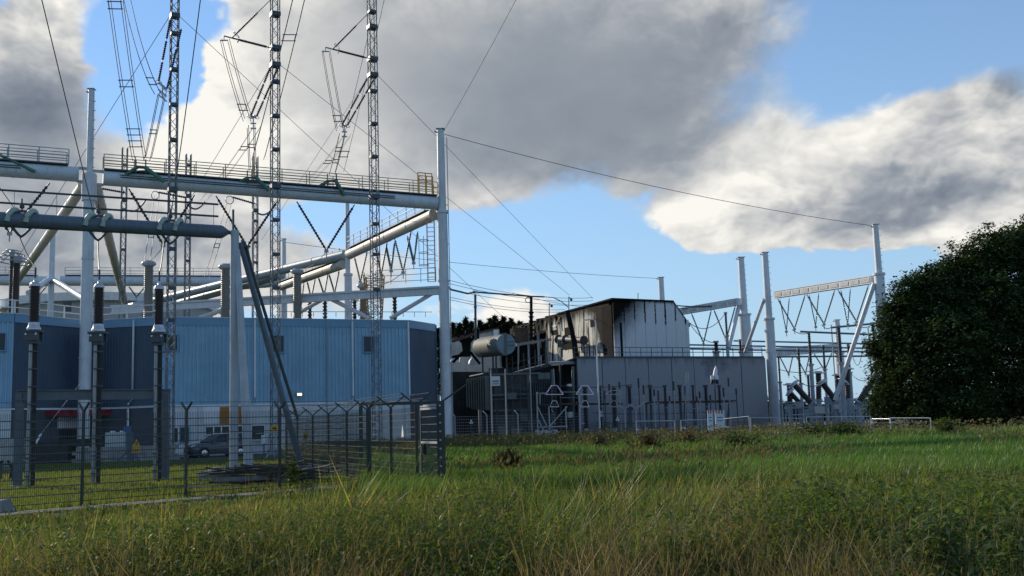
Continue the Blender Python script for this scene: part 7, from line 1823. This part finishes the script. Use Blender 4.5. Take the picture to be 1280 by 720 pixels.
# single plants one can tell apart
def bush(name, label, cat, u, v, Y, w_, h_, nleaf, length, width, cols, weights, stems=6, mat_=None, group=None, upright=0.0):
    c0 = P(u, v, Y); cx, cy = c0.x, Y
    root = thing(name, label, cat, (cx, cy, 0), group)
    pts = []; rr = random.Random(int(u * 7 + Y))
    heads = []
    for k in range(stems):
        a = rr.uniform(0, 6.28); r_ = rr.uniform(0, w_ / 2); tip = V3(cx + math.cos(a) * r_, cy + math.sin(a) * r_, h_ * rr.uniform(0.72, 1.0) * (1 - 0.45 * (r_ / (w_ / 2)) ** 2))
        base = V3(cx + math.cos(a) * r_ * 0.35, cy + math.sin(a) * r_ * 0.35, 0)
        MB().path([base, base.lerp(tip, 0.5) + V3(0, 0, 0.04 * h_), tip], 0.0025 + 0.002 * h_ * (Y > 20), 4).build('stem', mat('green_brown_stem', (0.09, 0.10, 0.04), 0.8, 0, 0.2, 6.0), root); heads.append((base, tip))
    n = nleaf; hb = np.array([[*b, *t] for b, t in heads]); pick = RS.randint(0, len(heads), n); q = RS.rand(n) ** 0.8 * 0.88 + 0.12
    c = hb[pick, :3] * (1 - q[:, None]) + hb[pick, 3:] * q[:, None] + RS.normal(0, 0.06 * w_ + 0.015, (n, 3)); c[:, 2] = np.maximum(c[:, 2], 0.03)
    mix = np.array(weights)[None, :] * (RS.rand(n, len(cols)) ** 2 + 0.05)
    v_, f_, t_ = leaves(c, length, width, palette(mix, cols), 0.3 - upright)
    v_ = v_ - np.array([cx, cy, 0]); me = raw_mesh('leaves', v_, f_, t_, mat_ or M_HERB)
    o = bpy.data.objects.new('leaves', me); COL.objects.link(o); o.parent = root; o['kind'] = 'stuff'
    return root
LG = (GREEN, LIGHT, DARKG, (0.17, 0.22, 0.13))
bush('willow_herb', 'leafy plant with long pale green leaves in the right foreground', 'plant', 1168, 650, 7.5, 0.62, 1.2, 1500, 0.10, 0.028, LG, (0.5, 0.5, 0.3, 1.0), 16)
bush('willow_herb', 'smaller long-leaved plant at the right edge of the picture, below the fence panel end', 'plant', 1258, 640, 7.6, 0.42, 1.08, 700, 0.09, 0.026, LG, (0.8, 0.5, 0.5, 0.7), 10)
bush('willow_herb', 'slim long-leaved plant rising above the right foreground, left of the leafy clump', 'plant', 1118, 640, 8.0, 0.4, 1.08, 600, 0.09, 0.026, LG, (0.8, 0.5, 0.4, 0.8), 9)
bush('weed_clump', 'broad dark leafy clump in the foreground below the switchgear', 'plant', 1030, 620, 10.5, 1.0, 1.1, 2000, 0.08, 0.04, LG, (0.9, 0.2, 1.3, 0.1), 14)
bush('weed_clump', 'dark leafy clump at the bottom edge on the right', 'plant', 1110, 715, 7.2, 0.9, 0.72, 1500, 0.07, 0.035, LG, (0.9, 0.3, 1.2, 0.1), 14)
bush('weed_clump', 'dark weed clump in the foreground left of centre', 'plant', 430, 655, 9.6, 0.7, 0.74, 1100, 0.07, 0.035, LG, (1.0, 0.35, 0.9, 0.1), 12)
bush('rush_clump', 'dark brown tussock standing alone in the green meadow right of the gate', 'tussock', 637, 590, 33, 1.25, 0.75, 1600, 0.42, 0.02, (BROWN, DARKG, (0.05, 0.04, 0.02)), (1.2, 0.8, 1.0), 14, M_STRAW, None, 1.9)
bush('dock_plant', 'dark brown dock plants in seed left of the site fence', 'plant', 812, 560, 52, 2.6, 0.95, 1200, 0.2, 0.10, (BROWN, DARKG, (0.05, 0.03, 0.02)), (1.3, 0.6, 1.0), 16, M_STRAW)
bush('dock_plant', 'dark dock plants in front of the white barrier boards', 'plant', 862, 556, 58, 2.4, 0.95, 1000, 0.2, 0.10, (BROWN, DARKG, (0.05, 0.03, 0.02)), (1.0, 0.9, 1.0), 14, M_STRAW)
bush('dock_plant', 'tall brown dock stems before the lamp post', 'plant', 752, 560, 56, 2.2, 0.9, 900, 0.2, 0.09, (BROWN, DARKG, (0.05, 0.03, 0.02)), (1.3, 0.5, 0.8), 14, M_STRAW)
bush('meadow_bush', 'low green bush in the meadow below the wall-end mast', 'bush', 925, 560, 50, 2.6, 0.95, 1800, 0.16, 0.10, LG, (1.0, 0.4, 0.9, 0.1), 14)
bush('meadow_bush', 'rounded dark green bush before the longest site fence panel', 'bush', 1055, 545, 64, 3.4, 1.1, 2200, 0.18, 0.11, LG, (1.0, 0.25, 1.2, 0.1), 14)
bush('meadow_bush', 'green bush just behind the short site fence panel', 'bush', 1010, 545, 72, 3.2, 1.15, 1800, 0.18, 0.11, LG, (1.0, 0.25, 1.2, 0.1), 14)
bush('meadow_bush', 'small bush at the foot of the rightmost site fence panel', 'bush', 1185, 552, 66, 2.6, 1.2, 1400, 0.17, 0.11, LG, (1.0, 0.4, 0.9, 0.1), 12)
bush('weed_clump', 'weed tuft growing up beside the foot of the raking leg', 'plant', 366, 588, 31.2, 0.7, 0.95, 500, 0.11, 0.05, LG, (0.8, 0.5, 0.7, 0.3), 10)

# trees
def crown_leaves(blobs, n, size, cols, weights, per_clump=70):
    V, W = [], np.array([b[1] ** 2 for b in blobs]); W /= W.sum()
    nc = n // per_clump; pick = RS.choice(len(blobs), nc, p=W)
    C = np.array([list(blobs[i][0]) for i in pick]); R = np.array([blobs[i][1] for i in pick])
    d = RS.normal(0, 1, (nc, 3)); d /= np.linalg.norm(d, axis=1, keepdims=True)
    rad = (0.40 + 0.62 * RS.rand(nc) ** 0.5) * R * (0.78 + 0.42 * RS.rand(nc)); lobes = np.sin(d[:, 0] * 5 + R * 7) * np.sin(d[:, 2] * 6 + C[:, 0]) * np.sin(d[:, 1] * 4 + C[:, 2]); rad *= 1 + 0.36 * lobes
    cc = C + d * rad[:, None]
    cr = RS.uniform(0.16, 0.52, nc)
    c = np.repeat(cc, per_clump, 0) + RS.normal(0, 1, (nc * per_clump, 3)) * np.repeat(cr, per_clump)[:, None] * np.array([1, 1, 0.8])
    k = c[:, 2] > 0.2; c = c[k]
    tone = np.repeat(RS.rand(nc, 1), per_clump, 0)[k]
    mix = np.array(weights)[None, :] * (RS.rand(len(c), len(cols)) ** 1.6 + 0.05)
    mix[:, 0] *= (0.3 + 1.4 * tone[:, 0]); 
    return leaves(c, size, size * 0.62, palette(mix, cols), 0.4)
def tree(name, label, u, v, Y, h, blobs, n, size, trunk_r, group, cols, weights):
    b = flat(P(u, v, Y)); root = thing(name, label, 'tree', b, group)
    MB().path([b, b + V3(0.1, 0, h * 0.25), b + V3(-0.15, 0.1, h * 0.55), b + V3(0.1, 0, h * 0.85)], trunk_r, 8).build('trunk', M_BARK, root) if False else None
    mb = MB(); p0 = b
    for i, t in enumerate((0.3, 0.6, 0.88)):
        p1 = b + V3(0.2 * (-1) ** i, 0.1 * i, h * t); mb.tube(p0, p1, trunk_r * (1 - 0.3 * i), 10, trunk_r * (0.7 - 0.28 * i)); p0 = p1
    mb.build('trunk', M_BARK, root)
    rr = random.Random(int(u))
    for k, (c, r) in enumerate(blobs[:10]):
        s = b + V3(0, 0, min(max(h * 0.18, c[2] * 0.55), h * 0.7)); e = Vector(c); m_ = s.lerp(e, 0.5) + V3(0, 0, 0.3)
        MB().tube(s, m_, trunk_r * 0.4, 6, trunk_r * 0.26).tube(m_, e, trunk_r * 0.26, 6, trunk_r * 0.08).build('limb', M_BARK, root)
    v_, f_, t_ = crown_leaves(blobs, n, size, cols, weights)
    v_ = v_ - np.array([b.x, b.y, 0]); me = raw_mesh('crown', v_, f_, t_, M_TREE)
    o = bpy.data.objects.new('crown', me); COL.objects.link(o); o.parent = root; o['kind'] = 'stuff'
    return root
TC = ((0.062, 0.105, 0.030), (0.026, 0.045, 0.015), (0.085, 0.12, 0.036))
def B(u, v, Y, r): p = P(u, v, Y); return ((p.x, p.y, p.z), r)
GT = 'dark broadleaved trees at the right edge'
tree('broadleaf_tree', 'dark broadleaved tree at the right, its left flank touching the fence panels', 1165, 530, 84, 12.5,
     [B(1125, 490, 83, 2.1), B(1122, 445, 83.5, 1.9), B(1128, 408, 84, 1.7), B(1150, 465, 82, 2.7), B(1152, 410, 84, 2.6), B(1162, 372, 85, 2.1), B(1185, 385, 84, 2.6), B(1190, 440, 81, 3.0), B(1165, 505, 81, 2.2), B(1200, 500, 80, 2.4), B(1188, 350, 85.5, 1.6), B(1142, 380, 84.5, 1.3), B(1112, 470, 83.5, 1.3), B(1108, 510, 83, 1.3), B(1116, 388, 84, 1.1), B(1136, 366, 84, 1.15), B(1160, 358, 85, 1.5), B(1104, 430, 83.5, 1.2), B(1140, 430, 83, 2.2)], 88000, 0.30, 0.32, GT, TC, (1.0, 1.0, 0.3))
tree('broadleaf_tree', 'middle of the dark trees at the right, taller than its left neighbour', 1232, 530, 86, 16.0,
     [B(1222, 345, 86, 2.5), B(1245, 322, 86, 2.2), B(1235, 390, 84, 3.2), B(1215, 430, 83, 3.0), B(1255, 440, 83, 3.2), B(1235, 490, 82, 2.8), B(1262, 370, 85, 3.0), B(1258, 310, 87, 1.6), B(1212, 330, 86.5, 1.2), B(1275, 500, 82, 2.4), B(1268, 305, 87, 0.9), B(1205, 338, 86, 1.8), B(1228, 326, 86, 1.6), B(1240, 400, 83, 3.4)], 76000, 0.30, 0.38, GT, TC, (1.0, 1.0, 0.3))
tree('broadleaf_tree', 'tallest dark tree cut off by the right edge of the picture', 1312, 530, 88, 18.5,
     [B(1285, 318, 88, 2.2), B(1300, 310, 88, 2.4), B(1330, 300, 88, 3.0), B(1295, 360, 86, 3.3), B(1330, 380, 86, 3.6), B(1300, 430, 84, 3.2), B(1340, 470, 84, 3.4), B(1295, 490, 83, 2.8), B(1360, 330, 88, 3.4), B(1278, 298, 88.5, 1.0)], 70000, 0.30, 0.42, GT, TC, (1.0, 1.0, 0.3))
# far pines behind the pale shed
GP = 'row of pines behind the pale shed'
PC = ((0.020, 0.034, 0.012), (0.012, 0.020, 0.009), (0.05, 0.045, 0.02))
for i, (u, v, txt) in enumerate(((547, 412, 'first from the left, behind the corner mast'), (566, 405, 'second, right of the corner mast'), (582, 399, 'third, left of the busbar post'), (590, 404, 'low one behind the busbar post'), (600, 402, 'right of the busbar post'), (613, 400, 'left of the tallest pair'), (618.5, 396.5, 'left of the tallest pair, tallest'), (629, 397.5, 'broad-topped, above the oil tank'), (639, 399.5, 'right one above the oil tank'), (650, 403, 'rightmost, at the torn bays'), (535, 413, 'hidden low one left of the corner mast'), (556, 409, 'just right of the corner mast, low'), (574, 406, 'between the two left tall ones'), (606.5, 406, 'low one in the gap right of the busbar post'), (624, 404, 'between the two tall pines'), (634, 405, 'low one above the oil tank'), (645, 406, 'low one beside the torn bays'))):
    Y = 225 + 5 * (i % 3); t = P(u, v, Y); b = V3(t.x, Y, 0); H = t.z
    root = thing('pine_tree', 'far pine, ' + txt, 'tree', b, GP)
    MB().tube(b, b + V3(0, 0, H * 0.95), 0.28, 6, 0.06).build('trunk', M_BARK, root)
    n = 2600; q = RS.rand(n) ** 0.8; zz = H * (0.35 + 0.65 * q); rad = (1 - q) ** 0.95 * 4.2 * np.where(RS.rand(n) < 0.5, RS.rand(n) ** 0.5, 1.0) * (0.75 + 0.35 * RS.rand(n)) + 0.12
    an = RS.uniform(0, 6.283, n); c = np.stack([np.cos(an) * rad, np.sin(an) * rad, zz], 1)
    mix = np.array((1, 1, 0.25))[None, :] * (RS.rand(n, 3) ** 1.6 + 0.05)
    v_, f_, t_ = leaves(c, 0.85, 0.30, palette(mix, PC), -0.7)
    o = bpy.data.objects.new('crown', raw_mesh('crown', v_, f_, t_, M_NEEDLE)); COL.objects.link(o); o.parent = root; o['kind'] = 'stuff'
# distant hedge line beyond the yard
n = 60000; x = RS.uniform(-60, 330, n); y = RS.uniform(300, 330, n); top = 3.2 + 4.5 * vnoise(x, y * 0 + 5, 14.0) + 2.0 * vnoise(x, y, 4.0)
c = np.stack([x, y, RS.rand(n) * top], 1)
mix = np.array((1, 1, 0.3))[None, :] * (RS.rand(n, 3) ** 1.6 + 0.05)
stuff('distant_hedge', [leaves(c, 1.5, 0.9, palette(mix, ((0.03, 0.05, 0.016), (0.018, 0.03, 0.012), (0.05, 0.06, 0.02))), 0.4)], M_NEEDLE, 'low dark hedge line on the horizon beyond the switchyard', 'hedge')
